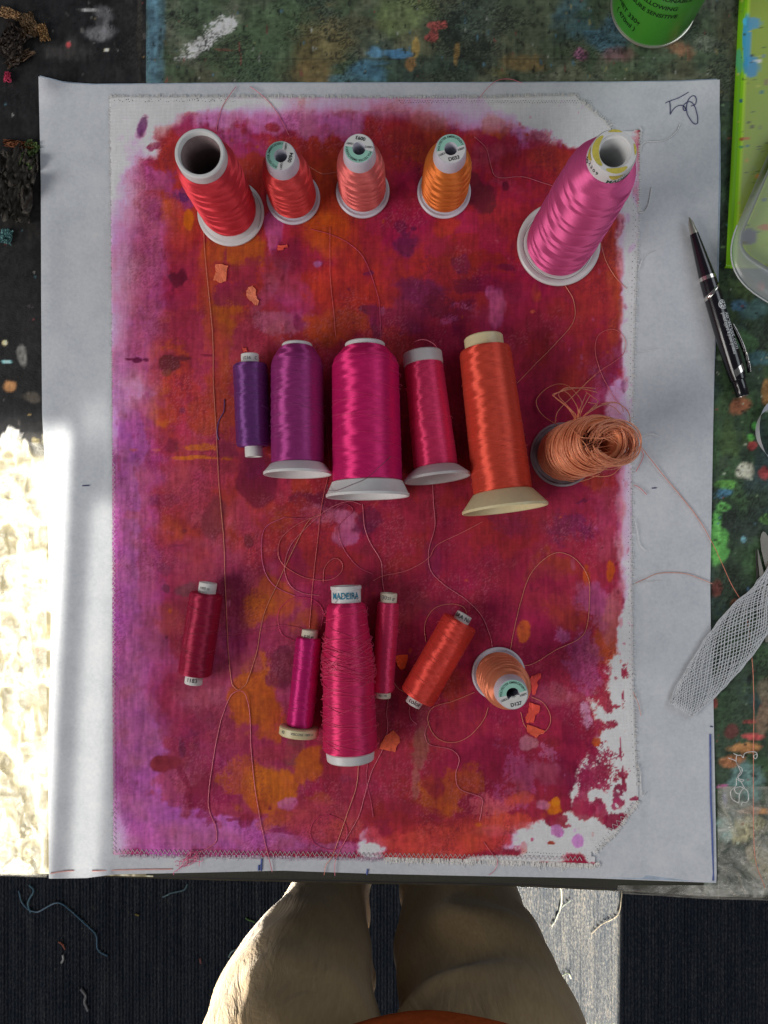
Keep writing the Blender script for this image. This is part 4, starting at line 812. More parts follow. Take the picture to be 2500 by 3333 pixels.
# the two cut corners
def keepmask():
    xc = (Xp[:-1, :-1] + Xp[1:, 1:]) / 2; yc = (Yp[:-1, :-1] + Yp[1:, 1:]) / 2
    wob = 4.0 * (fbm(xc.shape, 3, 77, 2) - .5)
    k = np.ones(xc.shape, bool)
    k &= ~((xc > 1868) & (yc + wob < np.interp(xc, [1868, 1974, 2010, 2040, 2090], [309, 399, 445, 425, 422])))
    k &= ~((xc > 1936) & (yc + wob > np.interp(xc, [1937, 1960, 2000, 2079, 2100], [2776, 2752, 2718, 2612, 2590])))
    k &= ~((xc > 1925) & (xc < 1940) & (yc > 2770 + (xc - 1925)) & (yc < 2788))
    return k
# mottling of the whole cloth: hue drift, brush streaks, thread-by-thread dry paint
def fine(cell, seed, octs=3, asp=1.0): return (fbm(PC.sh, cell, seed, octs, asp) - .5)
dens = sstep(.16, .05, PC.img.mean(-1)); dens = np.clip(1.15 - PC.img[..., 1] / .28, 0, 1)          # how much paint lies there
mot = 1 + dens * (.5 * fine(7, 901) + .5 * fine(2.4, 902, 2) + .85 * fine(2.0, 903, 3, 8.0) + .3 * fine(26, 904)) + .06 * fine(3, 905)
hue = fine(20, 906, 4) * dens * 1.0; hue2 = fine(11, 907, 4) * dens * 1.0
PC.img[..., 0] *= mot; PC.img[..., 1] *= mot * (1 + .55 * hue); PC.img[..., 2] *= mot * (1 - .45 * hue + .35 * hue2)
pv = PC.img[..., 2] > .5 * PC.img[..., 0]; PC.img[..., 2] = np.where(pv, PC.img[..., 2] * (1 - .26 * dens), PC.img[..., 2]); PC.img *= (1 - .34 * dens)[..., None]
low = np.array([lin((136, 34, 62)), lin((150, 60, 38))]); hb = sstep(.35, .65, fbm(PC.sh, 70, 915, 3))[..., None]
tone = low[0] * (1 - hb * .5) + low[1] * hb * .5
warm = (PC.img[..., 0] > 3.2 * PC.img[..., 2])[..., None] * 1.0          # orange and ochre passages sink into the crimson
bl = (.24 * dens)[..., None] + .14 * dens[..., None] * warm
bl = bl * (1 - .7 * (PC.img[..., 2:3] > .55 * PC.img[..., 0:1]))
PC.img = PC.img * (1 - bl) + tone * .66 * bl
crimson = dens * (PC.img[..., 0] < 3.5 * PC.img[..., 2] * 2.2); PC.img[..., 2] *= 1 + .22 * crimson; drk = sstep(.48, .66, fbm(PC.sh, 55, 917, 4)); PC.img *= (1 - .17 * drk * dens)[..., None]
lum_ = PC.img.mean(-1, keepdims=True); PC.img = np.clip(lum_ + (PC.img - lum_) * (1 + .06 * dens)[..., None], .002, 1)
grain = np.random.default_rng(55).random(PC.sh)
area_ = sstep(.50, .68, fbm(PC.sh, 34, 908, 4)) * dens
st1 = (area_ * sstep(.70, .92, grain) * .14)[..., None]; PC.img = PC.img * (1 - st1) + lin((178, 104, 122)) * st1
area_ = sstep(.50, .70, fbm(PC.sh, 30, 909, 4, 1.6)) * dens
st2 = (area_ * sstep(.55, .85, 1 - grain) * .55)[..., None]; PC.img = PC.img * (1 - st2) + lin((84, 22, 38)) * st2
PC.img = np.clip(PC.img, .002, 1)
alb = PC.albedo(K, .006, .80)
Zc = ZC + 0.0006 * (fbm(Xp.shape, 60, 5, 3) - .5) + 0.00022 * (fbm(Xp.shape, 5, 6, 2) - .5)
Zc = np.minimum(Zc, ZC)
Zc[0, :] = Zc[-1, :] = 0.0025; Zc[:, 0] = Zc[:, -1] = 0.0025
s = (H - Zc) / F
V = np.stack([(Xp - NX) * s, -(Yp - NY) * s, ZT + Zc], -1)
canvas = tag(gridmesh('painted_canvas', V, M_CANVAS, None, keep=keepmask(), cols=alb),
             'crimson, orange and violet painted canvas with frayed edges lying on grey paper', 'canvas')
# frayed cotton along the cut edges: too many ends to count
def fringe(name, pts, n, l0, l1, nrm, mat, seed):
    rg = random.Random(seed); ps = []
    P = np.array(pts, float)
    seg = np.sqrt((np.diff(P, axis=0) ** 2).sum(1)); cum = np.concatenate([[0], np.cumsum(seg)])
    for k in range(n):
        t = rg.uniform(0, cum[-1]); x = np.interp(t, cum, P[:, 0]); y = np.interp(t, cum, P[:, 1])
        i = min(len(seg) - 1, int(np.searchsorted(cum, t) - 1)); i = max(i, 0)
        d = (P[i + 1] - P[i]) / (seg[i] + 1e-9); nn = np.array([-d[1], d[0]]) * nrm
        L = rg.uniform(l0, l1) * (1.7 if rg.random() < .08 else 1); sk = rg.uniform(-.5, .5)
        q = [(x - nn[0] * 5, y - nn[1] * 5), (x + nn[0] * L * .5 + d[0] * L * .3 * sk, y + nn[1] * L * .5 + d[1] * L * .3 * sk), (x + nn[0] * L + d[0] * L * sk, y + nn[1] * L + d[1] * L * sk)]
        zz = [0.0031, 0.0030, 0.0027]
        ps.append(np.array([tuple(W(a[0], a[1], z_)) for a, z_ in zip(q, zz)]))
    o = tubes(name, ps, 0.00016, mat, canvas, 5); o['kind'] = 'stuff'
    return o
fringe('frayed_edge', [(1250, 2795), (1507, 2800), (1700, 2806), (1936, 2816), (1952, 2808)], 520, 6, 16, 1, M_FRAY, 1)
fringe('frayed_edge', [(380, 2784), (904, 2790), (1250, 2795)], 420, 3, 9, 1, strand_mat('frayed_lilac_cotton', (0.66, 0.50, 0.64)), 2)
fringe('frayed_edge', [(366, 2780), (366, 2260), (365, 1507), (360, 600), (357, 314)], 620, 2, 6, 1, strand_mat('frayed_grey_cotton', (0.76, 0.73, 0.72)), 3)
fringe('frayed_edge', [(357, 314), (904, 315), (1300, 317), (1600, 316), (1780, 310), (1868, 309)], 560, 3, 9, -1, M_FRAY, 4)
fringe('frayed_edge', [(1868, 309), (1974, 399), (2005, 440)], 130, 5, 12, -1, M_FRAY, 5)
fringe('frayed_edge', [(2084, 430), (2078, 753), (2066, 1100), (2058, 1500), (2057, 1808), (2064, 2260), (2078, 2562)], 620, 2, 7, -1, M_FRAY, 6)
fringe('frayed_edge', [(2079, 2608), (2000, 2715), (1937, 2776)], 150, 3, 9, -1, M_FRAY, 7)
# zigzag stitching
def zigzag(pts, step, amp, z):
    P = np.array(pts, float); seg = np.sqrt((np.diff(P, axis=0) ** 2).sum(1)); cum = np.concatenate([[0], np.cumsum(seg)])
    t = np.arange(0, cum[-1], step); out = []
    for k, tt in enumerate(t):
        x = np.interp(tt, cum, P[:, 0]); y = np.interp(tt, cum, P[:, 1]); i = max(0, min(len(seg) - 1, int(np.searchsorted(cum, tt) - 1)))
        d = (P[i + 1] - P[i]) / seg[i]; s_ = amp * (1 if k % 2 else -1)
        out.append(tuple(W(x - d[1] * s_, y + d[0] * s_, z)))
    return np.array(out)
tubes('zigzag_stitching', [zigzag([(372, 2770), (904, 2777), (1507, 2787), (1900, 2795)], 7.5, 6.5, 0.0032)], 0.00026, M_STITCH, canvas, 4)
tubes('zigzag_stitching', [zigzag([(374, 2770), (372, 2300), (371, 1800), (371, 1500)], 8, 4.0, 0.0032)], 0.0002, M_STITCH, canvas, 4)
tubes('zigzag_stitching', [zigzag([(2054, 1900), (2056, 2100), (2058, 2260)], 8, 4, .0032)], 0.0002, M_STITCH, canvas, 4)
tubes('zigzag_stitching', [zigzag([(1985, 2700), (2030, 2660), (2065, 2610)], 9, 8, .0032)], 0.00024, M_STITCH, canvas, 4)
# needle holes left by stitching along the other edges
M_HOLE = plain('needle_hole', (0.03, 0.03, 0.028), 0.9, 0.1)
hv, hf = [], []
rg = random.Random(8)
def hole(x, y):
    b0 = len(hv); r_ = rg.uniform(0.00018, 0.00034); c_ = W(x, y, ZC + 0.00016)
    for a_ in range(6): hv.append((c_.x + r_ * math.cos(a_ * 1.047), c_.y + r_ * math.sin(a_ * 1.047), c_.z))
    hf.append(tuple(range(b0, b0 + 6)))
for k in range(150):
    x = 1300 + k * 4.2; hole(x, 331 + (3 if k % 2 else -3) + rg.uniform(-1, 1))
for k in range(190):
    y = 560 + k * 10.4; hole(np.interp(y, [560, 1100, 1500, 1808, 2260, 2562], [2068, 2058, 2051, 2049, 2056, 2070]) + (4 if k % 2 else -4), y)
for k in range(60): hole(1650 + k * 4.6, 2775 + k * .25 + (5 if k % 2 else -5) + rg.uniform(-2, 2))
for k in range(34): hole(1940 + k * 4.0, 2762 - k * 4.8 + (5 if k % 2 else -5))
for k in range(60): hole(366 + 400 * rg.random(), 325 + rg.uniform(-5, 6))
hm = mesh('needle_hole_row', hv, hf, M_HOLE, canvas, smooth=False); hm['kind'] = 'stuff'
# ------------------------------------------------------------------ thread spools
def frame_between(p, q):
    d = (q - p).normalized(); up = Vector((0, 0, 1))
    x = (up - d * up.dot(d)).normalized(); y = d.cross(x)
    m_ = Matrix((x, y, d)).transposed().to_4x4(); m_.translation = p
    return m_, (q - p).length

def winding(parent, prof, mat, seed, mode='cross', n=96, period=0.022, turns=1, seam=math.pi, bandamp=None, lean=None, rough=0.00003, name='thread_winding'):
    """prof: (r, z) outline of the wound thread. Returns a function giving the radius at z"""
    if bandamp is None: bandamp = .00045 if mode == 'leaf' else .00006
    P = np.array(prof, float)
    seg = np.sqrt((np.diff(P, axis=0) ** 2).sum(1)); cum = np.concatenate([[0], np.cumsum(seg)])
    N = int(np.clip(cum[-1] / 0.00034, 60, 330))
    t = np.linspace(0, cum[-1], N)
    r = np.interp(t, cum, P[:, 0]); z = np.interp(t, cum, P[:, 1])
    ker = np.ones(5) / 5
    r[2:-2] = np.convolve(r, ker, 'valid'); z[2:-2] = np.convolve(z, ker, 'valid')
    th = np.linspace(0, 2 * np.pi, n, endpoint=False) + seam
    TH = np.repeat((th - seam)[None, :], N, 0); ZZ = np.repeat(z[:, None], n, 1)
    rng = np.random.default_rng(seed)
    w1 = ZZ / period + 0.12 * np.sin(ZZ * 210 + seed)
    if mode == 'leaf':
        s1 = np.sin(2 * np.pi * (w1 + turns * TH / (2 * np.pi))) ; s2 = np.sin(2 * np.pi * (w1 * 1.0 + 0.13 - turns * TH / (2 * np.pi)))
        band = np.tanh(9.0 * s1 * s2 + 0.6 * np.sin(2 * np.pi * w1 * 0.37))
    else:
        s1 = np.sin(2 * np.pi * (w1 + turns * TH / (2 * np.pi)) + 0.8 * np.sin(ZZ * 600 + seed)); s2 = np.sin(2 * np.pi * (1.37 * w1 - turns * TH / (2 * np.pi)))
        band = np.tanh(2.2 * s1 * s2 + 0.4 * s1)
    edge = np.clip(np.minimum(t, cum[-1] - t) / 0.004, 0, 1)[:, None]
    strand = np.sin(2 * np.pi * ZZ / 0.00115 + band * TH * 4.0 + 2 * np.sin(ZZ * 900))
    nz = fbm((N, n), 5, seed, 3, aspect=0.35) - 0.5
    rowj = (rng.random((N, 1)) - 0.5)
    R = r[:, None] + edge * (bandamp * (s1 * s2 if mode == 'leaf' else band) + 0.000028 * strand + rough * 4 * nz + rough * 1.4 * rowj)
    X = R * np.cos(th)[None, :]; Y = R * np.sin(th)[None, :]
    V = np.stack([X, Y, ZZ], -1)
    if lean is not None:
        f_ = ((ZZ - z.min()) / (z.max() - z.min()))[..., None] ** 1.3; V = V + f_ * np.array(lean)
    o = gridmesh(name, V, mat, parent, closed=True, attrs={'band': band, 'turn': TH})
    return lambda zz: float(np.interp(zz, z[np.argsort(z, kind='stable')], r[np.argsort(z, kind='stable')]))

def crossing(parent, rad, z0, z1, n, mat, seed, slope=(0.05, 0.28), lift=0.00006, thick=0.00010, span=(0.8, 3.4), a_mid=0.0, stray=0, name='crossing_strand'):
    """single strands lying obliquely over the winding, plus a few that stand off it"""
    rg = random.Random(seed); ps = []
    for k in range(max(4, int(n * .6))):
        zc = rg.uniform(z0, z1); sl = rg.uniform(*slope) * rg.choice((-1, 1)); sp = rg.uniform(*span); ac = a_mid + rg.uniform(-1.7, 1.7)
        a = np.linspace(ac - sp / 2, ac + sp / 2, 26)
        z = np.clip(zc + (a - ac) * sl * rad(zc), z0, z1)
        rr_ = np.array([rad(q) for q in z]) + lift + 0.00012
        ps.append(np.stack([rr_ * np.cos(a), rr_ * np.sin(a), z], -1))
    for k in range(stray):
        zc = rg.uniform(z0, z1); side = rg.choice((-1, 1)); a0 = side * rg.uniform(0.7, 1.25)
        L = rg.uniform(0.5, 1.2); h_ = rg.uniform(0.0005, 0.0018); sl = rg.uniform(-.3, .3)
        t = np.linspace(0, 1, 16); a = a0 + side * t * L
        z = zc + t * sl * 0.02; rr_ = np.array([rad(np.clip(q, z0, z1)) for q in z]) + 0.0002 + h_ * np.sin(np.pi * t)
        ps.append(np.stack([rr_ * np.cos(a), rr_ * np.sin(a), z], -1))
    o = tubes(name, ps, thick, mat, parent, 4); o['kind'] = 'stuff'
    return o

def tm(key, rgb, hi=None, k=0.40, **kw):
    c = A(*rgb, k=k); return thread_mat('thread_' + key, c, hi, **kw), strand_mat('strand_' + key, c)

GROUP_UP = 'standing thread cones in the top row'
GROUP_MID = 'thread spools lying in the middle row'
GROUP_LOW = 'thread reels in the lower row'

# ---- small standing cones with round paper labels
def small_cone(px, py, h, mats, lab, code, phi, group, seed, R=0.0198, torn=False, topshift=0):
    t_ = thing('thread_cone', lab, 'spool', Matrix.Translation(W(px, py, ZC)), group)
    lathe('flange', [(0.004, 0.0006), (R - .0010, 0.0), (R, .0010), (R, .0022), (R - .0012, .0030), (R - .0030, .0026), (.0165, .0032), (.0110, .0050), (.0060, .0050), (.004, .0006)], M_LPLA, t_, 72)
    nk = h - .0125
    lathe('core_neck', [(.0042, .012), (.0108, .012), (.0112, nk), (.0101, h - .0009), (.0096, h), (.0044, h), (.0042, h - .001), (.0042, .012)], M_LPLA, t_, 56)
    out = math.atan2(-(py - NY), px - NX)
    rad = winding(t_, [(.0107, .0046), (.0160, .0046), (.0172, .0062), (.0170, .022), (.0166, .038), (.0160, .0445), (.0146, .0500), (.0126, nk - .0010), (.0109, nk + .0014)], mats[0], seed, 'leaf', 96, 0.0150, 1, seam=out)
    crossing(t_, rad, .0065, nk - .006, 7, mats[1], seed + 5, (0.15, 0.35), a_mid=out + math.pi)
    # the label: a white ring with a teal half
    def ring(name, r0, r1, a0, a1, z, mat, par, n=40):
        a = np.linspace(a0, a1, n); V = np.stack([np.stack([r0 * np.cos(a), r0 * np.sin(a), np.full(n, z)], -1), np.stack([r1 * np.cos(a), r1 * np.sin(a), np.full(n, z)], -1)])
        return gridmesh(name, V, mat, par)
    lb = ring('label', .0043, .0094, 0, 2 * math.pi, h + .00016, M_LABW, t_, 64)
    ring('label_tint', .00435, .00935, phi + math.radians(2), phi + math.radians(178), h + .00026, M_LABG, lb)
    z_ = h + .00036
    it = []
    v_, f_ = text2d('POLYESTER EMBROIDERY', .00205, .012, spacing=1.02); it.append((on_arc(v_, .0078, phi + math.pi / 2, z_), f_))
    ca, sa = math.cos(phi), math.sin(phi)
    def put(txt, size, x, y, rot=0, bold=0.01):
        v_, f_ = text2d(txt, size, bold); c_ = (x * ca - y * sa, x * sa + y * ca); it.append((on_plane(v_, c_, phi + rot, z_), f_))
    put(code, .0033, 0.0004, -.0067, .0, .02)
    put('120D/2', .0019, -.0062, -.0022, .15); put('1000Y', .0019, .0064, -.0019, .1)
    lettering('lettering', it, M_INK, lb)
    if torn:
        v_ = []
        for k in range(15):
            a = phi + math.radians(215 + k * 9); v_.append((.0045 * math.cos(a), .0045 * math.sin(a), h + .00030))
        for k in range(15):
            a = phi + math.radians(215 + (14 - k) * 9); r_ = .0018 + .0009 * math.sin(k * 2.1); v_.append((r_ * math.cos(a), r_ * math.sin(a), h + .0007))
        mesh('torn_flap', v_, [tuple(range(30))], M_LABW, lb)
    return t_
TR = tm('scarlet', (212, 72, 72)); TS = tm('salmon', (232, 116, 112)); TO = tm('orange', (230, 126, 56)); TP = tm('peach', (240, 146, 108))
small_cone(956, 647, .067, TR, 'small scarlet cone of thread standing beside the big red cone', '0094', math.radians(75), GROUP_UP, 101)
small_cone(1181, 626, .067, TS, 'small salmon pink cone of thread standing in the top row', '0093', math.radians(168), GROUP_UP, 102)
small_cone(1445, 627, .067, TO, 'small bright orange cone of thread standing in the top row', 'D033', math.radians(14), GROUP_UP, 103)
small_cone(1622, 2192, .069, TP, 'small peach cone of thread with torn label standing in the bottom row', 'D127', math.radians(14), GROUP_LOW, 104, torn=True)

# ---- big red cone, standing
TB = tm('red', (198, 56, 66))
h = .0945
t_ = thing('thread_cone', 'big red cone of thread with a wide open tube standing at the upper left', 'spool', Matrix.Translation(W(753, 696, ZC)), GROUP_UP)
lathe('flange', [(.0128, 0), (.0238, 0), (.0246, .001), (.0246, .0024), (.0232, .0034), (.0218, .0036), (.0196, .0066), (.0150, .0072), (.0128, .0072), (.0128, 0)], M_WPLA, t_, 80)
lathe('core_tube', [(.0126, .006), (.0148, .006), (.0160, h - .0125), (.0156, h - .001), (.0148, h), (.0136, h), (.0128, h - .0012), (.0126, .006)], M_WPLA, t_, 72)
lathe('tube_lining', [(.0125, .0005), (.01255, .004), (.0126, h - .004)], M_CORE, t_, 64)
out = math.atan2(-(696 - NY), 753 - NX)
rad = winding(t_, [(.0150, .0068), (.0190, .0068), (.0200, .0090), (.0203, .030), (.0204, .058), (.0200, .070), (.0190, .0785), (.0172, h - .0095), (.0160, h - .0080)], TB[0], 111, 'leaf', 110, .021, 1, seam=out)
crossing(t_, rad, .010, .075, 12, TB[1], 5, (.15, .35), a_mid=out + math.pi)
M_DST = strand_mat('strand_dark', (0.05, 0.03, 0.035))
lp = [(0.0210, .0052, a) for a in ()]
tubes('loose_end', [smooth_path([(math.cos(a) * r_, math.sin(a) * r_, z_) for a, r_, z_ in ((.7, .0206, .0105), (.45, .0222, .0062), (.1, .0229, .0046), (-.3, .0233, .0044), (-.55, .0240, .0042))], .0006)], .00014, M_DST, t_, 4)

# ---- tall pink cone, standing
TQ = tm('orchid', (192, 78, 128), hi=(0.95, 0.7, 0.95, 1))
h = .1445
t_ = thing('thread_cone', 'tall orchid pink cone of thread with yellow stained white collar standing at upper right', 'spool', Matrix.Translation(W(1817, 798, ZC)), GROUP_UP)
lathe('flange', [(.008, 0), (.0298, 0), (.0307, .001), (.0307, .0026), (.0296, .0036), (.0274, .0038), (.0262, .0032), (.0238, .0040), (.0150, .0052), (.008, .0052), (.008, 0)], M_WPLA, t_, 96)
lathe('core_collar', [(.0078, .005), (.0150, .005), (.0128, h - .027), (.0136, h - .012), (.0129, h - .0014), (.0121, h), (.0094, h), (.0090, h - .0012), (.0080, h - .0018), (.0078, h - .003), (.0078, .005)], M_WPLA, t_, 72)
out = math.atan2(-(798 - NY), 1817 - NX)
rad = winding(t_, [(.0150, .0048), (.0236, .0048), (.0247, .0072), (.0240, .040), (.0228, .075), (.0216, .100), (.0209, .114), (.0196, .1205), (.0172, .1290), (.0148, h - .0105), (.0130, h - .0092)], TQ[0], 121, 'leaf', 128, .026, 1, seam=out, bandamp=.0006)
crossing(t_, rad, .010, .104, 16, TQ[1], 6, (.15, .38), a_mid=out + math.pi)
tubes('loose_end', [smooth_path([(math.cos(a) * r_, math.sin(a) * r_, .0058) for a, r_ in ((2.4, .0252), (2.9, .0262), (3.3, .0270), (3.8, .0262), (4.3, .0268), (4.8, .0272), (5.3, .0262), (5.8, .0252))], .0008)], .00016, M_DST, t_, 4)
def cone_text(txt, size, a0, z0, r0, mat, bold=.02, spacing=1.0):
    v_, f_ = text2d(txt, size, bold, spacing=spacing)
    z = z0 + v_[:, 1]; R_ = .0136 + (z - (h - .012)) / (.0106) * (.0129 - .0136) + .00016; a = a0 + v_[:, 0] / r0
    return np.stack([R_ * np.cos(a), R_ * np.sin(a), z], -1), f_
lettering('lettering', [cone_text('MADEIRA', .0044, math.radians(-62), h - .0082, .0136, None, .02)], M_INKD, t_)
lettering('lettering', [cone_text('LOT', .0024, math.radians(-68), h - .0040, .0132, None, .01, 1.3), cone_text('2309', .0036, math.radians(-146), h - .0052, .0132, None, .01, 1.3), cone_text('40', .0040, math.radians(-176), h - .0078, .0136, None, .02)], M_INK, t_)
def stain(a0, a1, r0, r1, z):
    a = np.linspace(a0, a1, 14); w_ = np.sin(np.linspace(0.12, math.pi - .12, 14)) ** .6; mid = (r0 + r1) / 2
    V = np.stack([np.stack([(mid + s_ * w_ * (r1 - r0) / 2) * np.cos(a), (mid + s_ * w_ * (r1 - r0) / 2) * np.sin(a), np.full(14, z)], -1) for s_ in (-1, 0, 1)])
    gridmesh('glue_stain', V, M_YELL, t_)
stain(math.radians(128), math.radians(228), .0088, .0126, h + .00018); stain(math.radians(245), math.radians(308), .0094, .0125, h + .00018); stain(math.radians(70), math.radians(108), .0106, .0121, h + .00018); stain(math.radians(-10), math.radians(22), .0108, .0121, h + .00018)
for a0 in (255, 160):
    a = np.radians(np.linspace(a0 + 4, a0 + 38, 12)); w_ = np.sin(np.linspace(.1, math.pi - .1, 12)) ** .7
    V = np.stack([np.stack([(.01318) * np.cos(a), (.01318) * np.sin(a), h - .0016 - 0 * a], -1), np.stack([(.01318 + .0040 * w_ * .07) * np.cos(a), (.01318 + .0040 * w_ * .07) * np.sin(a), h - .0016 - .0040 * w_], -1)])
    gridmesh('glue_stain', V, M_YELL, t_)

# ---- lying spools
def lying(name, label, cat, group, base, top, zb, zt):
    m_, L = frame_between(W(*base, ZC + zb), W(*top, ZC + zt))
    return thing(name, label, cat, m_, group), L
def flanged(label, base, top, Rf, body, cap, cap_len, mats, matp, matf, seed, n_cross=26, flen=.0075, stray=4, hi_shoulder=True, cap_hole=True):
    rb0, rb1 = body
    d_ = (W(*top, .02) - W(*base, .02)).length
    zt = max(cap, rb1 if not hi_shoulder else cap * 1.0)
    zt = rb1 * 1.0 + .0002
    t_, L = lying('thread_spool', label, 'spool', GROUP_MID, base, top, Rf, max(rb0 * 0.96, zt))
    # hollow flared foot
    lathe('flange', [(Rf - .0016, .0004), (Rf - .0004, 0), (Rf, .0004), (Rf, .0018), (Rf - .0008, .0026), (rb0 + .0006, flen), (rb0 - .002, flen + .0012), (.006, flen + .0014), (.006, flen - .0004), (rb0 - .002, flen - .0006), (Rf - .0028, .0022), (Rf - .0016, .0004)], matf, t_, 80)
    lathe('core_tube', [(cap - .0040, flen + .001), (cap - .0030, flen + .001), (cap - .0030, L - cap_len - .002), (cap, L - cap_len - .001), (cap, L - .0008), (cap - .0006, L), (cap - .0022, L), (cap - .0026, L - .001), (cap - .0040, flen + .001)], matp, t_, 64)
    e = L - cap_len
    if hi_shoulder:
        prof = [(cap - .001, flen + .0006), (rb0 - .0006, flen + .0008), (rb0, flen + .0022), (rb0 + (rb1 - rb0) * .5, L * .5), (rb1, e - .014), (rb1 - .0016, e - .0085), (cap + .0016, e - .0010), (cap - .0004, e)]
    else:
        prof = [(cap - .001, flen + .0006), (rb0 - .0006, flen + .0008), (rb0, flen + .0022), (rb1, e - .0028), (rb1 - .0006, e - .0010), (cap - .0004, e)]
    rad = winding(t_, prof, mats[0], seed, 'cross', 104, .020, 1, seam=math.pi)
    crossing(t_, rad, flen + .003, e - (.010 if hi_shoulder else .003), n_cross, mats[1], seed + 1, stray=stray)
    return t_, L
TV = tm('violet', (84, 40, 92), k=.50, hi=(0.9, 0.6, 1, 1)); TU = tm('purple', (122, 38, 94), k=.50, hi=(1, 0.55, 0.9, 1)); TF = tm('fuchsia', (168, 24, 84), k=.50, hi=(1, 0.5, 0.85, 1)); TK = tm('raspberry', (194, 46, 88), hi=(1, 0.5, 0.8, 1)); TE = tm('vermilion', (222, 78, 60), hi=(1, 0.62, 0.5, 1))
flanged('dark purple spool of thread on a white flared foot, second in the middle row', (969, 1546), (967, 1120), .0242, (.0187, .0186), .0108, .0022, TU, M_WPLA, M_WPLA, 201, 40)
t_, L = flanged('widest fuchsia spool of thread on a white flared foot', (1197, 1618), (1188, 1118), .0294, (.0245, .0237), .0142, .0030, TF, M_WPLA, M_WPLA, 202, 30, .0105)
tubes('loose_end', [smooth_path([(math.cos(a) * r_, math.sin(a) * r_, z_) for a, r_, z_ in ((.75, .0250, .026), (.35, .0252, .018), (.0, .0262, .0105), (-.4, .0280, .0060), (-.8, .0296, .0030), (-1.15, .0298, .0050), (-1.35, .0286, .0090))], .0008)], .00018, strand_mat('strand_plum', (0.13, 0.015, 0.05)), t_, 4)
flanged('raspberry pink spool of thread with greyed flared foot, between fuchsia and vermilion spools', (1424, 1560), (1374, 1150), .0238, (.0157, .0140), .0143, .0078, TK, M_GPLA, M_GPLA, 203, 22, .0082, hi_shoulder=False)
flanged('vermilion orange spool of thread with cream collar and cream flared foot', (1644, 1660), (1573, 1098), .0302, (.0207, .0184), .0139, .0085, TE, M_CREAM, M_CREAM, 204, 26, .0125, hi_shoulder=False)

def reel(label, base, top, r, cap, c0, c1, mats, matc, group, seed, n_cross=20, stray=6, prof=None, ends=(.0012, .0012), zoff=0.0):
    """plain reel: thread wound on a straight tube that shows at both ends"""
    t_, L = lying('thread_reel', label, 'reel', group, base, top, r + zoff, r)
    lathe('core_tube', [(cap - .0016, 0), (cap - .0003, 0), (cap, .0004), (cap, L - .0004), (cap - .0003, L), (cap - .0016, L), (cap - .0019, L - .0006), (cap - .0019, .0006), (cap - .0016, 0)], matc, t_, 48)
    e = L - c1
    P_ = prof(L) if prof else [(cap - .0004, c0 + .0002), (r - .0012, c0 + .0003), (r - .0001, c0 + .0016), (r, c0 + .004), (r, e - .004), (r - .0001, e - .0016), (r - .0012, e - .0003), (cap - .0004, e - .0002)]
    rad = winding(t_, P_, mats[0], seed, 'cross', 88, .015, 1, seam=math.pi)
    crossing(t_, rad, c0 + .002, e - .002, n_cross, mats[1], seed + 1, stray=stray)
    return t_, L, rad
def cyl_print(t_, cap, items, mat, name='lettering'):
    it = []
    for (txt, size, a0, z0) in items:
        v_, f_ = text2d(txt, size, .012); it.append((on_cyl(v_, cap, a0, z0, .00014), f_))
    return lettering(name, it, mat, t_)
t_, L, _ = reel('narrow dark violet reel of thread, first in the middle row', (827, 1487), (813, 1153), .0124, .0064, .0072, .0070, TV, M_CARD, GROUP_MID, 211, 30)
cyl_print(t_, .0064, [('1036', .0034, -.25, L - .0038), ('C', .0034, .9, L - .0038)], M_INKG)
TG = tm('crimson', (122, 20, 46), k=.50, hi=(1, 0.5, 0.65, 1))
t_, L, _ = reel('crimson reel numbered 1183 lying alone at the lower left', (629, 2226), (678, 1896), .0120, .0064, .0066, .0074, TG, M_CARD, GROUP_LOW, 212, 30)
cyl_print(t_, .0064, [('1183', .0040, 0, .0034)], M_INK); cyl_print(t_, .0064, [('1000 m', .0026, -.15, L - .0040)], M_INKG)
TJ = tm('rose', (186, 46, 84), hi=(1, 0.55, 0.85, 1))
def thinprof(L): return [(.0055, .0040), (.0074, .0046), (.0086, .0075), (.0078, .012), (.0080, .026), (.0083, .044), (.0080, L - .010), (.0076, L - .0072), (.0056, L - .0066)]
t_, L, _ = reel('thin rose pink reel of thread beside the hot pink cone', (1245, 2270), (1266, 1930), .0086, .0061, .0044, .0064, TJ, M_IVORY, GROUP_LOW, 213, 16, 3, prof=thinprof)
cyl_print(t_, .0061, [('30', .0042, -.55, L - .0032), ('25 gr', .0030, .35, L - .0036)], M_INKG); cyl_print(t_, .0061, [('IIII I III', .0024, 0, .0024)], M_INKG)
TC = tm('coral', (222, 70, 60), hi=(1, 0.6, 0.5, 1))
t_, L, _ = reel('coral red reel of thread lying aslant next to the small peach cone', (1343, 2294), (1513, 1999), .0133, .0059, .0058, .0056, TC, M_CARD, GROUP_LOW, 214, 34, 4)
cyl_print(t_, .0059, [('color', .0046, 0, .0029)], M_INK); cyl_print(t_, .0059, [('BRA No.4', .0040, .1, L - .0028)], M_INK)
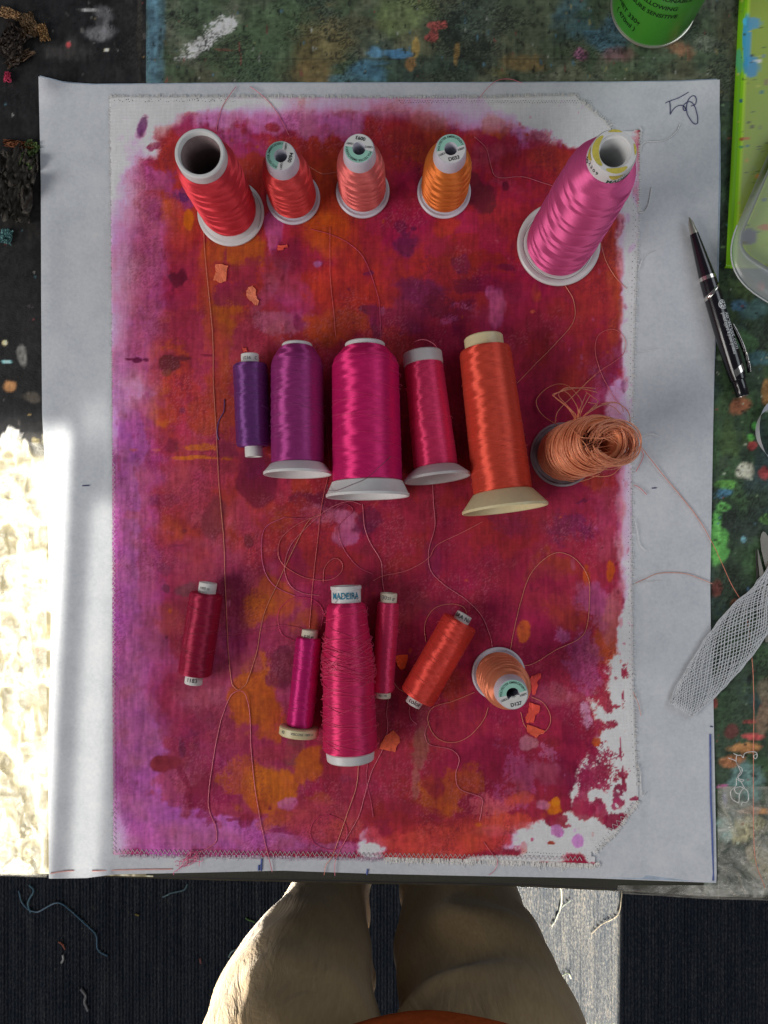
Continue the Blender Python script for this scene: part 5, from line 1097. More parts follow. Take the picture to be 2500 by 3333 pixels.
# magenta reel with a cream cap at its foot
TH_ = tm('magenta', (154, 24, 86), k=.50, hi=(1, 0.45, 0.9, 1))
t_, L = lying('thread_reel', 'magenta reel of thread with a cream ring cap on its foot', 'reel', GROUP_LOW, (972, 2394), (1010, 2050), .0143, .0100)
lathe('core_tube', [(.0042, .003), (.0058, .003), (.0059, L - .0005), (.0055, L), (.0043, L), (.0040, L - .001), (.0042, .003)], M_IVORY, t_, 48)
lathe('ring_cap', [(.0060, .0005), (.0134, 0), (.0143, .0008), (.0143, .0058), (.0134, .0066), (.0080, .0066), (.0060, .0055), (.0060, .0005)], M_CREAM, t_, 72)
rad = winding(t_, [(.0056, .0067), (.0088, .0068), (.0096, .0095), (.0094, .03), (.0098, L - .012), (.0096, L - .0068), (.0084, L - .0058), (.0057, L - .0056)], TH_[0], 221, 'cross', 88, .014, 1, seam=math.pi)
crossing(t_, rad, .009, L - .008, 30, TH_[1], 222, stray=14)
cyl_print(t_, .0143, [('VISCOSE 1000 m', .0024, .28, .0036)], M_INKG); cyl_print(t_, .0143, [('40', .0034, -.82, .0034)], M_INKG)
cyl_print(t_, .0059, [('0.25 gr', .0026, 0, L - .0046)], M_INK)
# hot pink cone with loosened thread
TI = tm('hot_pink', (218, 46, 102), hi=(1, 0.5, 0.8, 1))
t_, L = lying('thread_cone', 'hot pink cone of loosened thread with blue lettering on its white collar', 'spool', GROUP_LOW, (1141, 2474), (1126, 1906), .0196, .0158)
lathe('base_ring', [(.0130, .0004), (.0160, 0), (.0168, .0008), (.0174, .0060), (.0166, .0072), (.0130, .0072), (.0130, .0004)], M_WPLA, t_, 72)
lathe('core_collar', [(.0080, .006), (.0110, .006), (.0106, L - .0030), (.0112, L - .0022), (.0112, L - .0004), (.0106, L), (.0088, L), (.0084, L - .001), (.0080, .006)], M_WPLA, t_, 64)
rad = winding(t_, [(.0108, .0070), (.0182, .0070), (.0195, .0090), (.0190, .030), (.0184, .050), (.0186, .066), (.0178, .076), (.0166, .086), (.0152, .098), (.0142, L - .0150), (.0126, L - .0128), (.0106, L - .0120)], TI[0], 231, 'cross', 110, .019, 1, seam=math.pi, rough=.00010)
crossing(t_, rad, .010, L - .016, 60, TI[1], 232, (.05, .4), lift=.0002, thick=.0002, stray=40)
crossing(t_, rad, .060, .088, 60, TI[1], 233, (.1, .5), lift=.0006, thick=.0002, stray=24)
v_, f_ = text2d('MADEIRA', .0066, .015); v_ = v_ * np.array([.76, 1, 1]); lettering('lettering', [(on_cyl(v_, .0107, 0, L - .0072, .0002), f_)], M_INKT, t_)
tubes('loose_end', [smooth_path([(math.cos(a) * r_, math.sin(a) * r_, z_) for a, r_, z_ in ((-.9, .0148, L - .022), (-.7, .0120, L - .012), (-.2, .0112, L - .0072), (.3, .0112, L - .0058), (.8, .0114, L - .009), (1.1, .0142, L - .018))], .0006)], .00013, M_DST, t_, 4)

# ---- the tangled peach cone
TT = tm('apricot', (246, 150, 104))
t_ = thing('thread_cone', 'tangled apricot cone of thread slipping into loops on a clear foot', 'spool', Matrix.Translation(W(1830, 1480, ZC)), GROUP_MID)
lathe('flange', [(.004, .0), (.0228, 0), (.0238, .0008), (.0238, .0020), (.0224, .0028), (.0212, .0016), (.0140, .0014), (.004, .0014), (.004, 0)], M_CLEARD, t_, 80)
lathe('core_tube', [(.0060, .0014), (.0090, .0014), (.0074, .052), (.0060, .052), (.0060, .0014)], M_GPLA, t_, 40)
lean = (.0095, .0030, 0)
winding(t_, [(.0095, .0022), (.0170, .0024), (.0186, .0060), (.0192, .018), (.0186, .036), (.0176, .052), (.0164, .064), (.0146, .0690), (.0118, .0690), (.0100, .062), (.0088, .045)], TT[0], 241, 'cross', 104, .012, 1, seam=0, lean=lean, rough=.00022)
rg = random.Random(6); ps = []
for k in range(190):
    f_ = rg.random() ** .8; z0 = .006 + f_ * .066; R_ = np.interp(z0, [.006, .018, .036, .052, .064, .072], [.0188, .0194, .0188, .0178, .0166, .0148]) + rg.uniform(-.0002, .0011) * (0.4 + f_)
    ph = rg.uniform(0, 6.28); tilt = rg.uniform(-.10, .10) * (0.3 + f_); a = np.linspace(0, rg.uniform(3.5, 6.4), 44) + ph
    lx = .0095 * ((z0 - .002) / .067) ** 1.3; cx_, cy_ = lx + rg.uniform(-.0006, .0010) * f_, .0030 * f_ + rg.uniform(-.0006, .0006) * f_
    R2 = R_ * (1 + .03 * np.sin(2 * a + rg.uniform(0, 6)))
    ps.append(np.stack([cx_ + R2 * np.cos(a), cy_ + R2 * np.sin(a), z0 + tilt * R_ * np.sin(a - ph) + .0006 * np.sin(3 * a)], -1))
for k in range(46):   # slipped loops that hang over the right side of the top
    z0 = .068 + rg.uniform(-.004, .010); ph = rg.uniform(-.4, .4); a = np.linspace(-2.6, 2.6, 50) + ph
    R_ = .0150 + rg.uniform(-.003, .002); cx_ = .0170 + rg.uniform(-.0035, .0030); cy_ = .0010 + rg.uniform(-.0020, .0020)
    ps.append(np.stack([cx_ + R_ * 1.08 * np.cos(a), cy_ + R_ * .86 * np.sin(a), z0 - .006 * np.cos(a) + .0015 * np.sin(2 * a + k)], -1))
for k in range(26):   # strands across the open mouth
    a0 = rg.uniform(0, 6.28); a1 = a0 + rg.uniform(1.6, 3.4); R_ = .0118; t2 = np.linspace(0, 1, 20)[:, None]
    p0 = np.array([.0095 + R_ * math.cos(a0), .003 + R_ * math.sin(a0), .069]); p1 = np.array([.0095 + R_ * math.cos(a1), .003 + R_ * math.sin(a1), .066])
    ps.append(p0 + (p1 - p0) * t2 + np.array([0, 0, -1]) * (np.sin(np.pi * t2) * rg.uniform(.000, .020)))
tubes('loose_coil', ps, .00030, TT[1], t_, 5)['kind'] = 'stuff'
def z6(x, y, z): return W(1680 + x * .2773, 1220 + y * .2773, z) - t_.location
fl = []
for pts in ([(700, 545, .05), (740, 420, .058), (770, 320, .052), (700, 210, .03), (600, 125, .012), (480, 110, .006), (350, 165, .005), (250, 270, .005), (240, 350, .005), (290, 450, .005), (400, 540, .008), (560, 620, .02)],
            [(705, 545, .05), (640, 430, .055), (560, 340, .05), (470, 270, .04), (430, 235, .035), (500, 205, .035), (650, 165, .03), (800, 150, .02), (930, 160, .010)],
            [(715, 545, .05), (650, 420, .056), (540, 330, .05), (450, 255, .04), (480, 215, .035), (620, 155, .03), (760, 160, .02), (950, 205, .01)],
            [(690, 550, .05), (700, 470, .055), (610, 370, .05), (500, 240, .03), (560, 160, .02), (640, 150, .014)],
            [(725, 540, .05), (745, 430, .06), (790, 300, .05), (830, 210, .03)], [(735, 540, .05), (770, 420, .06), (830, 310, .05), (870, 240, .03)],
            [(720, 545, .05), (725, 400, .06), (640, 250, .045), (570, 190, .03)], [(745, 530, .05), (830, 450, .06), (900, 380, .05), (960, 310, .04), (900, 260, .03), (820, 200, .02)],
            [(750, 525, .05), (860, 440, .06), (1000, 360, .05), (1120, 330, .04), (1230, 350, .03), (1260, 430, .02)], [(745, 520, .05), (900, 400, .055), (1050, 350, .04), (1160, 390, .03), (1230, 465, .02)],
            [(760, 520, .05), (850, 430, .05), (950, 350, .05), (850, 325, .03)], [(1000, 340, .02), (1150, 320, .012), (1280, 390, .008), (1330, 470, .006), (1340, 560, .005)],
            [(460, 560, .02), (480, 450, .02), (560, 350, .012), (700, 220, .006), (830, 90, .005), (930, 0, .005)],
            [(660, 640, .07), (760, 730, .078), (900, 740, .08), (1060, 740, .08), (1200, 690, .08), (1270, 660, .078)], [(690, 690, .07), (800, 800, .075), (900, 960, .07), (960, 1060, .05), (990, 1150, .03)],
            [(430, 1000, .03), (425, 1080, .02), (460, 1170, .012), (560, 1230, .006), (700, 1255, .005), (830, 1230, .005), (980, 1170, .006)],
            [(830, 1180, .006), (1000, 1195, .005), (1130, 1170, .005), (1230, 1080, .006)], [(1180, 1000, .04), (1250, 960, .04), (1230, 900, .06), (1150, 800, .07), (1000, 730, .075)],
            [(880, 920, .06), (930, 760, .075), (1050, 650, .08), (1200, 590, .08)], [(860, 880, .06), (960, 690, .075), (1100, 620, .08), (1290, 640, .075), (1400, 760, .06)]):
    fl.append(smooth_path([tuple(z6(*q)) for q in pts], .0009))
for q in fl: tubes('flying_loop', [q], .00030, TT[1], t_, 5)
# ------------------------------------------------------------------ loose threads lying about
SM = {k: strand_mat('loose_' + k, A(*v, k=.30)) for k, v in dict(red=(206, 90, 92), rose=(214, 104, 122), orange=(222, 130, 104), plum=(120, 34, 60), pink=(210, 84, 132), white=(196, 192, 188), peach=(200, 130, 110),
      magenta=(176, 30, 80), blue=(60, 44, 90)).items()}
def loose(pts, key, label, r=.00023, z=None, wig=0.0, seed=0, paper_=False, group='loose thread ends on the canvas'):
    rg = random.Random(seed or len(pts) * 13 + int(pts[0][0])); out = []
    for k, p in enumerate(pts):
        zz = p[2] if len(p) > 2 else (ZC + .0004 if not paper_ else .0031)
        out.append(W(p[0], p[1], zz))
    path = smooth_path(out, .0011)
    n = len(path); rng = np.random.default_rng(int(pts[0][0]) + n)
    w_ = np.cumsum(rng.normal(0, 1, (n, 2)), 0); w_ -= np.linspace(0, 1, n)[:, None] * w_[-1]; path[:, :2] += w_ * .00003
    path[:, 2] += np.abs(np.sin(np.arange(n) * .21)) * .0002
    o = tubes('loose_thread', [path], r, SM[key], None, 5)
    return tag(o, label, 'thread', group)
loose([(663, 753), (673, 900), (692, 1088), (695, 1262), (705, 1427), (712, 1578), (727, 1767), (732, 1900), (735, 1951), (742, 2101), (753, 2214), (764, 2238), (776, 2246), (790, 2238), (806, 2218), (836, 2124), (859, 2003), (904, 1898), (949, 1800), (1002, 1699), (1040, 1676)], 'orange', 'long orange red thread running down the left and looping up beside the crimson reel', .00026)
loose([(648, 2774), (690, 2752), (705, 2734), (701, 2689), (678, 2614), (693, 2478), (716, 2358), (742, 2282), (761, 2255, .0046), (784, 2249, .0050), (802, 2267, .0044), (814, 2327), (818, 2440), (829, 2554), (844, 2651), (863, 2742), (878, 2800, .0036), (886, 2838, .0032)], 'rose', 'pink thread arching like a hairpin over the lower left of the canvas', .00026)
loose([(1062, 1390), (1070, 1518), (1047, 1638), (1032, 1767), (1017, 1900), (1006, 2049)], 'red', 'thread hanging from the purple spool straight down to the magenta reel')
loose([(1175, 1642), (1135, 1632), (1077, 1653), (1017, 1699), (949, 1774), (927, 1849), (945, 1905), (985, 1930), (1040, 1938)], 'rose', 'thread curving left from the fuchsia foot into the tangle')
loose([(1040, 1676), (970, 1705), (918, 1750), (906, 1800), (927, 1842), (995, 1880), (1070, 1887), (1108, 1865), (1116, 1838), (1100, 1818), (1077, 1823), (1055, 1852), (1052, 1895)], 'red', 'thread with a small round loop in the middle of the tangle')
loose([(925, 1684), (868, 1712), (852, 1760), (855, 1830), (872, 1880), (905, 1915), (960, 1940)], 'pink', 'thread bowing out on the left side of the tangle')
loose([(1180, 1640), (1186, 1714), (1205, 1767), (1240, 1827), (1245, 1890), (1252, 1932)], 'rose', 'thread joining the fuchsia foot to the thin rose reel')
loose([(923, 1684), (1002, 1687), (1070, 1668), (1120, 1640), (1150, 1660), (1122, 1690), (1100, 1720), (1115, 1780), (1160, 1840), (1215, 1870)], 'plum', 'dark plum thread winding through the right side of the tangle', .0002)
loose([(1408, 1575), (1412, 1638), (1417, 1714), (1397, 1797), (1404, 1860), (1446, 1905), (1514, 1951), (1566, 2003), (1593, 2064), (1603, 2106)], 'rose', 'thread from the raspberry foot down to the small peach cone')
loose([(1570, 1698), (1499, 1736), (1423, 1774), (1393, 1819), (1325, 1857), (1250, 1874), (1215, 1890)], 'red', 'thread running left from the vermilion foot towards the hot pink cone')
loose([(1661, 2118), (1672, 2049), (1695, 1951), (1725, 1868), (1777, 1815), (1823, 1799), (1875, 1823), (1913, 1883), (1917, 1966), (1909, 2041), (1883, 2079), (1808, 2116), (1740, 2158), (1702, 2168)], 'orange', 'big arch of orange thread above the small peach cone')
loose([(1545, 2253), (1476, 2282), (1408, 2305), (1393, 2350), (1423, 2403), (1476, 2417), (1529, 2395), (1574, 2343), (1589, 2303)], 'orange', 'loop of orange thread on the lower left of the small peach cone')
loose([(1398, 2345), (1384, 2380), (1386, 2403), (1401, 2425), (1468, 2440), (1495, 2471), (1484, 2523), (1499, 2569), (1566, 2596), (1568, 2630), (1561, 2672)], 'rose', 'wavy pink thread trailing over the ochre patch at the bottom')
loose([(1695, 2318), (1710, 2365), (1747, 2391), (1781, 2373), (1793, 2335), (1770, 2290), (1730, 2268)], 'orange', 'round loop of orange thread on the lower right of the small peach cone')
loose([(1838, 926), (1868, 983), (1864, 1051), (1800, 1126), (1740, 1186), (1683, 1247)], 'orange', 'thread from the foot of the tall orchid cone to the vermilion spool')
loose([(1905, 1247), (1951, 1209), (2026, 1156), (2034, 1103), (1996, 1073), (1951, 1088), (1937, 1134), (1951, 1201), (1981, 1262), (2011, 1307), (2045, 1337)], 'red', 'thread loop above the tangled apricot cone', .0002)
loose([(1074, 738), (1074, 900), (1085, 1013), (1093, 1100)], 'red', 'straight dark red thread between the salmon cone and the purple spool', .00018)
loose([(1010, 745), (1080, 765), (1145, 799), (1190, 851), (1228, 957), (1236, 1010), (1240, 1108)], 'plum', 'thin dark thread bending down to the top of the fuchsia spool', .00018)
loose([(769, 281, .0032), (748, 310, .0038), (723, 350), (708, 400), (704, 430)], 'rose', 'thread over the top edge of the canvas above the red cone')
loose([(814, 281, .0032), (850, 308, .0038), (882, 339), (912, 384), (940, 440)], 'rose', 'thread over the top edge of the canvas above the small scarlet cone')
loose([(1004, 541, .02), (1047, 565, .006), (1095, 561, .02)], 'peach', 'thread sagging between the scarlet and the salmon cones', .0002)
loose([(1544, 445), (1582, 482), (1600, 545), (1612, 573), (1642, 580), (1702, 576), (1770, 596), (1800, 606)], 'rose', 'thread running from the orange cone to the tall orchid cone')
loose([(1955, 790), (1973, 851), (2004, 904), (2040, 940)], 'orange', 'short orange thread on the right of the tall orchid cone foot', .0002)
loose([(716, 2067), (799, 2060), (904, 2037), (960, 2040), (1000, 2055)], 'plum', 'dark plum thread from the crimson reel to the magenta reel', .0002)
loose([(957, 2086), (915, 2060), (908, 1990), (957, 1947), (1017, 1951), (1051, 1988), (1044, 2049)], 'magenta', 'dark magenta loop over the top of the magenta reel', .0002)
loose([(1168, 2476), (1160, 2561), (1130, 2652), (1085, 2780), (1062, 2815, .0034), (1055, 2848, .0032)], 'orange', 'left one of two threads trailing from the hot pink cone over the bottom edge')
loose([(1264, 2268), (1259, 2320), (1262, 2367), (1249, 2431), (1210, 2510), (1185, 2590), (1165, 2660), (1115, 2750), (1092, 2800, .0036), (1090, 2850, .0032)], 'rose', 'thread from the thin rose reel trailing over the bottom edge')
loose([(1198, 2474), (1192, 2540), (1205, 2600), (1215, 2660)], 'plum', 'short dark thread below the hot pink cone', .00018)
loose([(1070, 2651), (1118, 2675), (1130, 2712), (1112, 2755), (1070, 2765), (1024, 2745), (1010, 2705), (1030, 2665), (1072, 2650)], 'magenta', 'closed ring of dark red thread at the bottom of the canvas', .0002)
loose([(1256, 2158, .012), (1275, 2184, .008), (1280, 2214), (1297, 2240), (1327, 2257)], 'peach', 'pale thread linking the thin rose reel and the coral reel')
loose([(1336, 2292), (1331, 2315), (1338, 2341), (1357, 2358)], 'rose', 'short thread below the foot of the coral reel')
loose([(1387, 2091), (1381, 2049), (1391, 2008), (1420, 1977), (1470, 1966), (1508, 1976), (1519, 1996)], 'orange', 'thread arching over the top of the coral reel', .0002)
loose([(1340, 1120, .02), (1360, 1108, .028), (1385, 1106, .03), (1410, 1118, .03), (1425, 1135, .026)], 'rose', 'arch of thread standing above the raspberry spool', .0002)
loose([(730, 1300), (728, 1340), (712, 1370), (706, 1410), (712, 1432)], 'blue', 'short dark violet thread left of the narrow violet reel', .0003)
loose([(1575, 2740), (1600, 2775), (1620, 2800, .0036), (1612, 2830, .0032), (1592, 2848, .0032)], 'rose', 'thread crossing the stitched bottom edge under the coral paint', .0002)
GP = 'loose thread ends on the grey paper'
loose([(2079, 486, .0036), (2102, 463), (2166, 456), (2200, 430), (2214, 403)], 'white', 'white thread end with bend below the pen scribble', .00028, paper_=True, group=GP)
loose([(2079, 466, .0036), (2086, 440), (2088, 425), (2082, 412)], 'white', 'short upright white thread at the upper right canvas corner', .00026, paper_=True, group=GP)
loose([(2079, 692, .0036), (2095, 690), (2109, 671), (2116, 640), (2121, 610)], 'white', 'hooked white thread right of the tall orchid cone', .00026, paper_=True, group=GP)
loose([(2078, 880, .0036), (2090, 846), (2110, 826), (2132, 817)], 'white', 'slanting white thread at the right canvas edge left of the pen', .00024, paper_=True, group=GP)
loose([(2070, 1152, .0036), (2090, 1145), (2110, 1142), (2138, 1136)], 'white', 'faint level white thread at the canvas edge above the apricot cone', .00018, paper_=True, group=GP)
loose([(2082, 1422, .0042), (2095, 1420), (2120, 1413), (2142, 1420)], 'white', 'short wavy white thread right of the apricot cone', .00022, paper_=True, group=GP)
loose([(2080, 1455, .0042), (2094, 1478), (2086, 1505), (2070, 1535, .0040)], 'red', 'short red thread curling at the canvas edge below the apricot cone', .00026, paper_=True, group=GP)
loose([(2064, 1578, .0038), (2085, 1590), (2105, 1610)], 'red', 'short straight red thread end on the right of the canvas', .00024, paper_=True, group=GP)
loose([(2065, 1690, .0038), (2075, 1730), (2082, 1770), (2102, 1793)], 'white', 'thin white thread hanging along the right canvas edge', .00018, paper_=True, group=GP)
loose([(2068, 1898, .0038), (2102, 1883), (2147, 1866), (2222, 1866), (2280, 1884), (2318, 1900)], 'peach', 'pale thread crossing the paper to its right edge', .00026, paper_=True, group=GP)
loose([(2066, 1900, .0038), (2110, 1894), (2150, 1890)], 'white', 'short pale thread close under the thread that crosses the paper', .0002, paper_=True, group=GP)
loose([(2062, 2254, .0038), (2078, 2290), (2086, 2330)], 'peach', 'short drooping thread at the lower right canvas edge', .0002, paper_=True, group=GP)
loose([(2076, 2488, .0038), (2084, 2520), (2088, 2590), (2100, 2580)], 'white', 'white thread end at the lower right cut corner', .00024, paper_=True, group=GP)
loose([(2085, 1452, .0045), (2155, 1541), (2260, 1669), (2322, 1775, .0034), (2340, 1812, .003), (2380, 1900, .0026), (2422, 1975, .0026), (2440, 2060, .0026), (2446, 2110, .0026), (2454, 2252, .0026), (2452, 2478, .0026), (2453, 2640, .0030), (2458, 2790, .0044), (2490, 2890, .0060)], 'orange', 'long orange thread crossing from the apricot cone to the lower right of the board', .00026, paper_=True, group='threads on the board')
loose([(1560, 318, .0042), (1590, 285, .0038), (1620, 262, .0036), (1660, 258, .0034), (1700, 270, .0034)], 'rose', 'thin pink thread arching over the top edge of the paper', .0002, paper_=True, group=GP)
# pink knot of thread hanging over the lower edge
rg = random.Random(21); ps = []
for k in range(11):
    x, y = 650 + rg.uniform(-14, 14), 2776 + rg.uniform(-8, 10); pts = [(x, y, .0042)]
    for j in range(5):
        x += rg.uniform(-26, 4); y += rg.uniform(-4, 20); pts.append((x, min(y, 2848), .0036 + rg.uniform(0, .0012)))
    ps.append(smooth_path([W(*q) for q in pts], .0007))
tag(tubes('thread_knot', ps, .00022, SM['pink'], None, 4), 'bright pink knot of thread hanging over the bottom canvas edge', 'thread')
# white kinked thread tangle, lower right on the board
def zz(x, y): return (2250 + x * .2712, 2350 + y * .2712)
ps = [smooth_path([W(*zz(x, y), .0030) for x, y in P_], .0007) for P_ in (
    [(445, 432), (530, 465), (560, 520), (610, 560), (600, 620), (545, 680), (540, 760), (475, 830), (480, 900), (510, 940), (570, 965), (580, 870), (630, 800), (680, 840), (685, 940), (650, 965), (620, 960), (600, 1000)],
    [(510, 378), (560, 400), (600, 400), (625, 430), (640, 380), (700, 358), (780, 365), (790, 420), (765, 440), (750, 405), (785, 385)],
    [(545, 400), (540, 470), (570, 540), (590, 600), (560, 650), (600, 720), (640, 800), (590, 775), (520, 800), (540, 850), (580, 865)], [(560, 680), (600, 690), (635, 695), (600, 715), (555, 690)])]
tag(tubes('thread_tangle', ps, .0003, SM['white'], None, 4), 'kinked white thread tangle on the board at the lower right', 'thread')

# ------------------------------------------------------------------ flakes of dried paint on the canvas
def flake(pts, col, label, z=ZC + .0002, th=.0004, group='coral paint flakes on the canvas', curl=.0006):
    rj = random.Random(int(pts[0][1]))
    for lv_ in (2.2, 1.4):
        q_ = []
        for k in range(len(pts)):
            a_, b_ = pts[k], pts[(k + 1) % len(pts)]; q_ += [a_, ((a_[0] + b_[0]) / 2 + rj.uniform(-lv_, lv_), (a_[1] + b_[1]) / 2 + rj.uniform(-lv_, lv_))]
        pts = q_
    P_ = [W(x, y, z) for x, y in pts]; c_ = sum(P_, Vector()) / len(P_); n = len(P_); rg = random.Random(int(pts[0][0]))
    v_ = [tuple(p) for p in P_]
    for p in P_: v_.append((p.x, p.y, p.z + th + rg.uniform(0, curl)))
    v_ += [tuple(c_), (c_.x, c_.y, c_.z + th)]
    f_ = []
    for k in range(n):
        j = (k + 1) % n; f_ += [(k, j, n + j, n + k), (n + k, n + j, 2 * n + 1), (j, k, 2 * n)]
    o = mesh('paint_flake', v_, f_, plain('flake_%d' % int(pts[0][0]), A(*col), .6, .3, var=.18, scale=260), None, smooth=False)
    return tag(o, label, 'paint flake', group)
flake([(702, 862), (722, 860), (744, 866), (738, 885), (736, 915), (722, 922), (706, 914), (694, 912), (702, 888)], (232, 124, 88), 'squarish coral flake of paint below the big red cone')
flake([(808, 935), (822, 930), (834, 945), (832, 960), (842, 978), (840, 994), (830, 996), (818, 980), (806, 970), (802, 950)], (232, 130, 96), 'torn coral flake with ragged lower tip near the squarish one')
flake([(904, 799), (935, 796), (937, 806), (926, 806), (924, 812), (906, 816)], (208, 80, 66), 'small folded coral flake below the small scarlet cone')
flake([(789, 1131), (803, 1132), (806, 1146), (794, 1147)], (222, 84, 70), 'tiny coral square above the narrow violet reel')
flake([(1254, 2395), (1280, 2376), (1288, 2386), (1300, 2398), (1303, 2412), (1290, 2432), (1285, 2448), (1262, 2442), (1235, 2436), (1244, 2414)], (214, 92, 62), 'large coral red flake to the right of the hot pink cone')
flake([(1292, 2133), (1328, 2131), (1326, 2150), (1318, 2176), (1308, 2180), (1293, 2166), (1289, 2148)], (190, 70, 30), 'dark orange flake between the thin reel and the coral reel')
flake([(1730, 2200), (1745, 2196), (1760, 2190), (1759, 2208), (1748, 2222), (1750, 2236), (1740, 2262), (1734, 2262), (1730, 2240), (1724, 2214)], (196, 66, 60), 'upright coral flake on the right of the small peach cone')
flake([(1722, 2286), (1740, 2292), (1758, 2298), (1754, 2318), (1742, 2328), (1736, 2352), (1714, 2352), (1710, 2334), (1720, 2318)], (200, 70, 56), 'speckled coral flake below the upright one')
flake([(1714, 2358), (1736, 2364), (1774, 2378), (1768, 2388), (1754, 2390), (1744, 2402), (1726, 2390), (1716, 2382)], (210, 84, 60), 'pointed coral flake inside the round orange thread loop')

# ------------------------------------------------------------------ ballpoint pen
pa, pb_ = W(2243, 706, .0021 + .0050), W(2419, 1292, .0010 + .0064)
m_, L = frame_between(pa, pb_)
pen = thing('ballpoint_pen', 'black ballpoint pen with chrome rings lying on the right edge of the paper', 'pen', m_)
lathe('pen_tip', [(.0002, 0), (.0006, .0003), (.0008, .0020), (.0013, .0030), (.0017, .0042), (.0030, L * .095), (.0026, L * .095)], M_STEEL, pen, 40)
lathe('barrel', [(.0024, L * .093), (.0031, L * .095), (.0042, L * .19), (.0053, L * .29), (.0057, L * .335), (.0060, L * .36), (.0063, L * .45), (.0065, L * .6), (.0064, L * .75), (.0061, L * .87), (.0058, L * .905), (.0050, L * .908)], M_BLKP, pen, 56)
lathe('chrome_ring', [(.0055, L * .330), (.0059, L * .331), (.0061, L * .351), (.0057, L * .352)], M_CHROME, pen, 56)
# second ring sits aslant
a = np.linspace(0, 2 * np.pi, 56, endpoint=False); zc_ = L * .42 + .0036 * np.sin(a)
gridmesh('chrome_ring', np.stack([np.stack([(.00628 + e_) * np.cos(a), (.00628 + e_) * np.sin(a), zc_ + o_], -1) for e_, o_ in ((-.0006, -.0016), (.00016, -.0015), (.00024, .0015), (-.0005, .0016))]), M_CHROME, pen, closed=True)
lathe('push_button', [(.0046, L * .905), (.0048, L * .91), (.0046, L * .99), (.0042, L * .996), (.0041, L * .997)], M_BLKP, pen, 48)
lathe('button_end', [(.0043, L * .995), (.0042, L * .9985), (.0030, L), (.0001, L)], M_CHROME, pen, 40)
a = np.linspace(-1.35, .55, 16); gridmesh('clip_band', np.stack([np.stack([.0066 * np.cos(a), .0066 * np.sin(a), np.full(16, zz_) + .0030 * np.sin(a)], -1) for zz_ in (L * .842, L * .878)]), M_CHROME, pen)
cp = smooth_path([(.0018, -.0064, L * .615), (.0018, -.0078, L * .66), (.0018, -.0092, L * .73), (.0016, -.0098, L * .80), (.0014, -.0094, L * .86), (.0012, -.0088, L * .885)], .002)
tn = [cp + np.array([o_, 0, 0]) for o_ in (-.0012, 0, .0012)]
tubes('clip', tn, .0009, M_BLKP, pen, 6)
tubes('clip_edge', [cp + np.array([.0016, -.0004, 0])], .00045, M_CHROME, pen, 6)
def pentext(txt, size, a0, z0, bold, sx=1.0):
    v_, f_ = text2d(txt, size, bold, 'LEFT'); z = z0 + v_[:, 0] * sx; R_ = .00655; a_ = a0 - v_[:, 1] / R_
    return np.stack([R_ * np.cos(a_), R_ * np.sin(a_), z], -1), f_
v1, f1 = pentext('konstruct', .0068, -.66, L * .545, .02, .70); w1_ = v1[:, 2].max()
lettering('lettering', [(v1, f1), pentext('.com', .0068, -.66, w1_ + .0003, .0, .70), pentext('printed apparel & promo products', .0034, -.06, L * .545, .006, .66)], M_WPRINT, pen)
lv, lf = [], []
def ringpatch(c_a, c_z, r0, r1, a0, a1, n=18):
    b0 = len(lv)
    for k in range(n):
        t_a = a0 + (a1 - a0) * k / (n - 1)
        for r_ in (r0, r1):
            aa = c_a - r_ * math.cos(t_a) / .00655; lv.append((.00656 * math.cos(aa), .00656 * math.sin(aa), c_z + r_ * math.sin(t_a)))
    for k in range(n - 1): lf.append((b0 + 2 * k, b0 + 2 * k + 1, b0 + 2 * k + 3, b0 + 2 * k + 2))
ringpatch(-.40, L * .503, .0031, .0036, 0, 6.283, 30)
for q in range(6): ringpatch(-.40, L * .503, .0006 + .0004 * (q % 2), .0027, q * 1.047 + .15, q * 1.047 + .80, 6)
mesh('emblem', lv, lf, M_WPRINT, pen, smooth=False)

# ------------------------------------------------------------------ green spray can
can = thing('spray_can', 'green spray can with black lettering standing at the top right', 'can', Matrix.Translation(W(2124, 22, ZB)))
R_ = .0312
lathe('rim', [(.024, .0006), (.0300, .0006), (.0316, .0010), (.0320, .0020), (.0316, .0030), (.0308, .0032)], M_RIM, can, 96)
lathe('can_body', [(.0300, .0020), (R_ - .0003, .0030), (R_, .0042), (R_, .178), (.0308, .180), (.0296, .184), (.0150, .198), (.0142, .2), (.0142, .203), (.0001, .203)], M_GREEN, can, 96)
lathe('valve_ring', [(.0145, .1985), (.0165, .1985), (.0168, .2015), (.0150, .2035), (.0145, .2035)], M_RIM, can, 64)
lathe('spray_nozzle', [(.0052, .2032), (.0060, .2040), (.0060, .213), (.0052, .2165), (.0001, .217)], M_WPLA, can, 32)
it = []
for (txt, size, adeg, z_, b_) in [('NET 330g', .0056, -143, .0215, .02), ('( 470ml )', .0056, -143, .0140, .02), ('PRESSURE SENSITIVE', .0050, -122, .0360, .02), ('NON-YELLOWING', .0050, -124, .0440, .02), ('REPOSITIONABLE', .0050, -108, .0520, .02), ('DRIES CLEAR', .0050, -103, .0600, .02)]:
    v_, f_ = text2d(txt, size, b_); it.append((on_cyl(v_, R_, math.radians(adeg), z_, .00022), f_))
lettering('lettering', it, M_DGREEN, can)

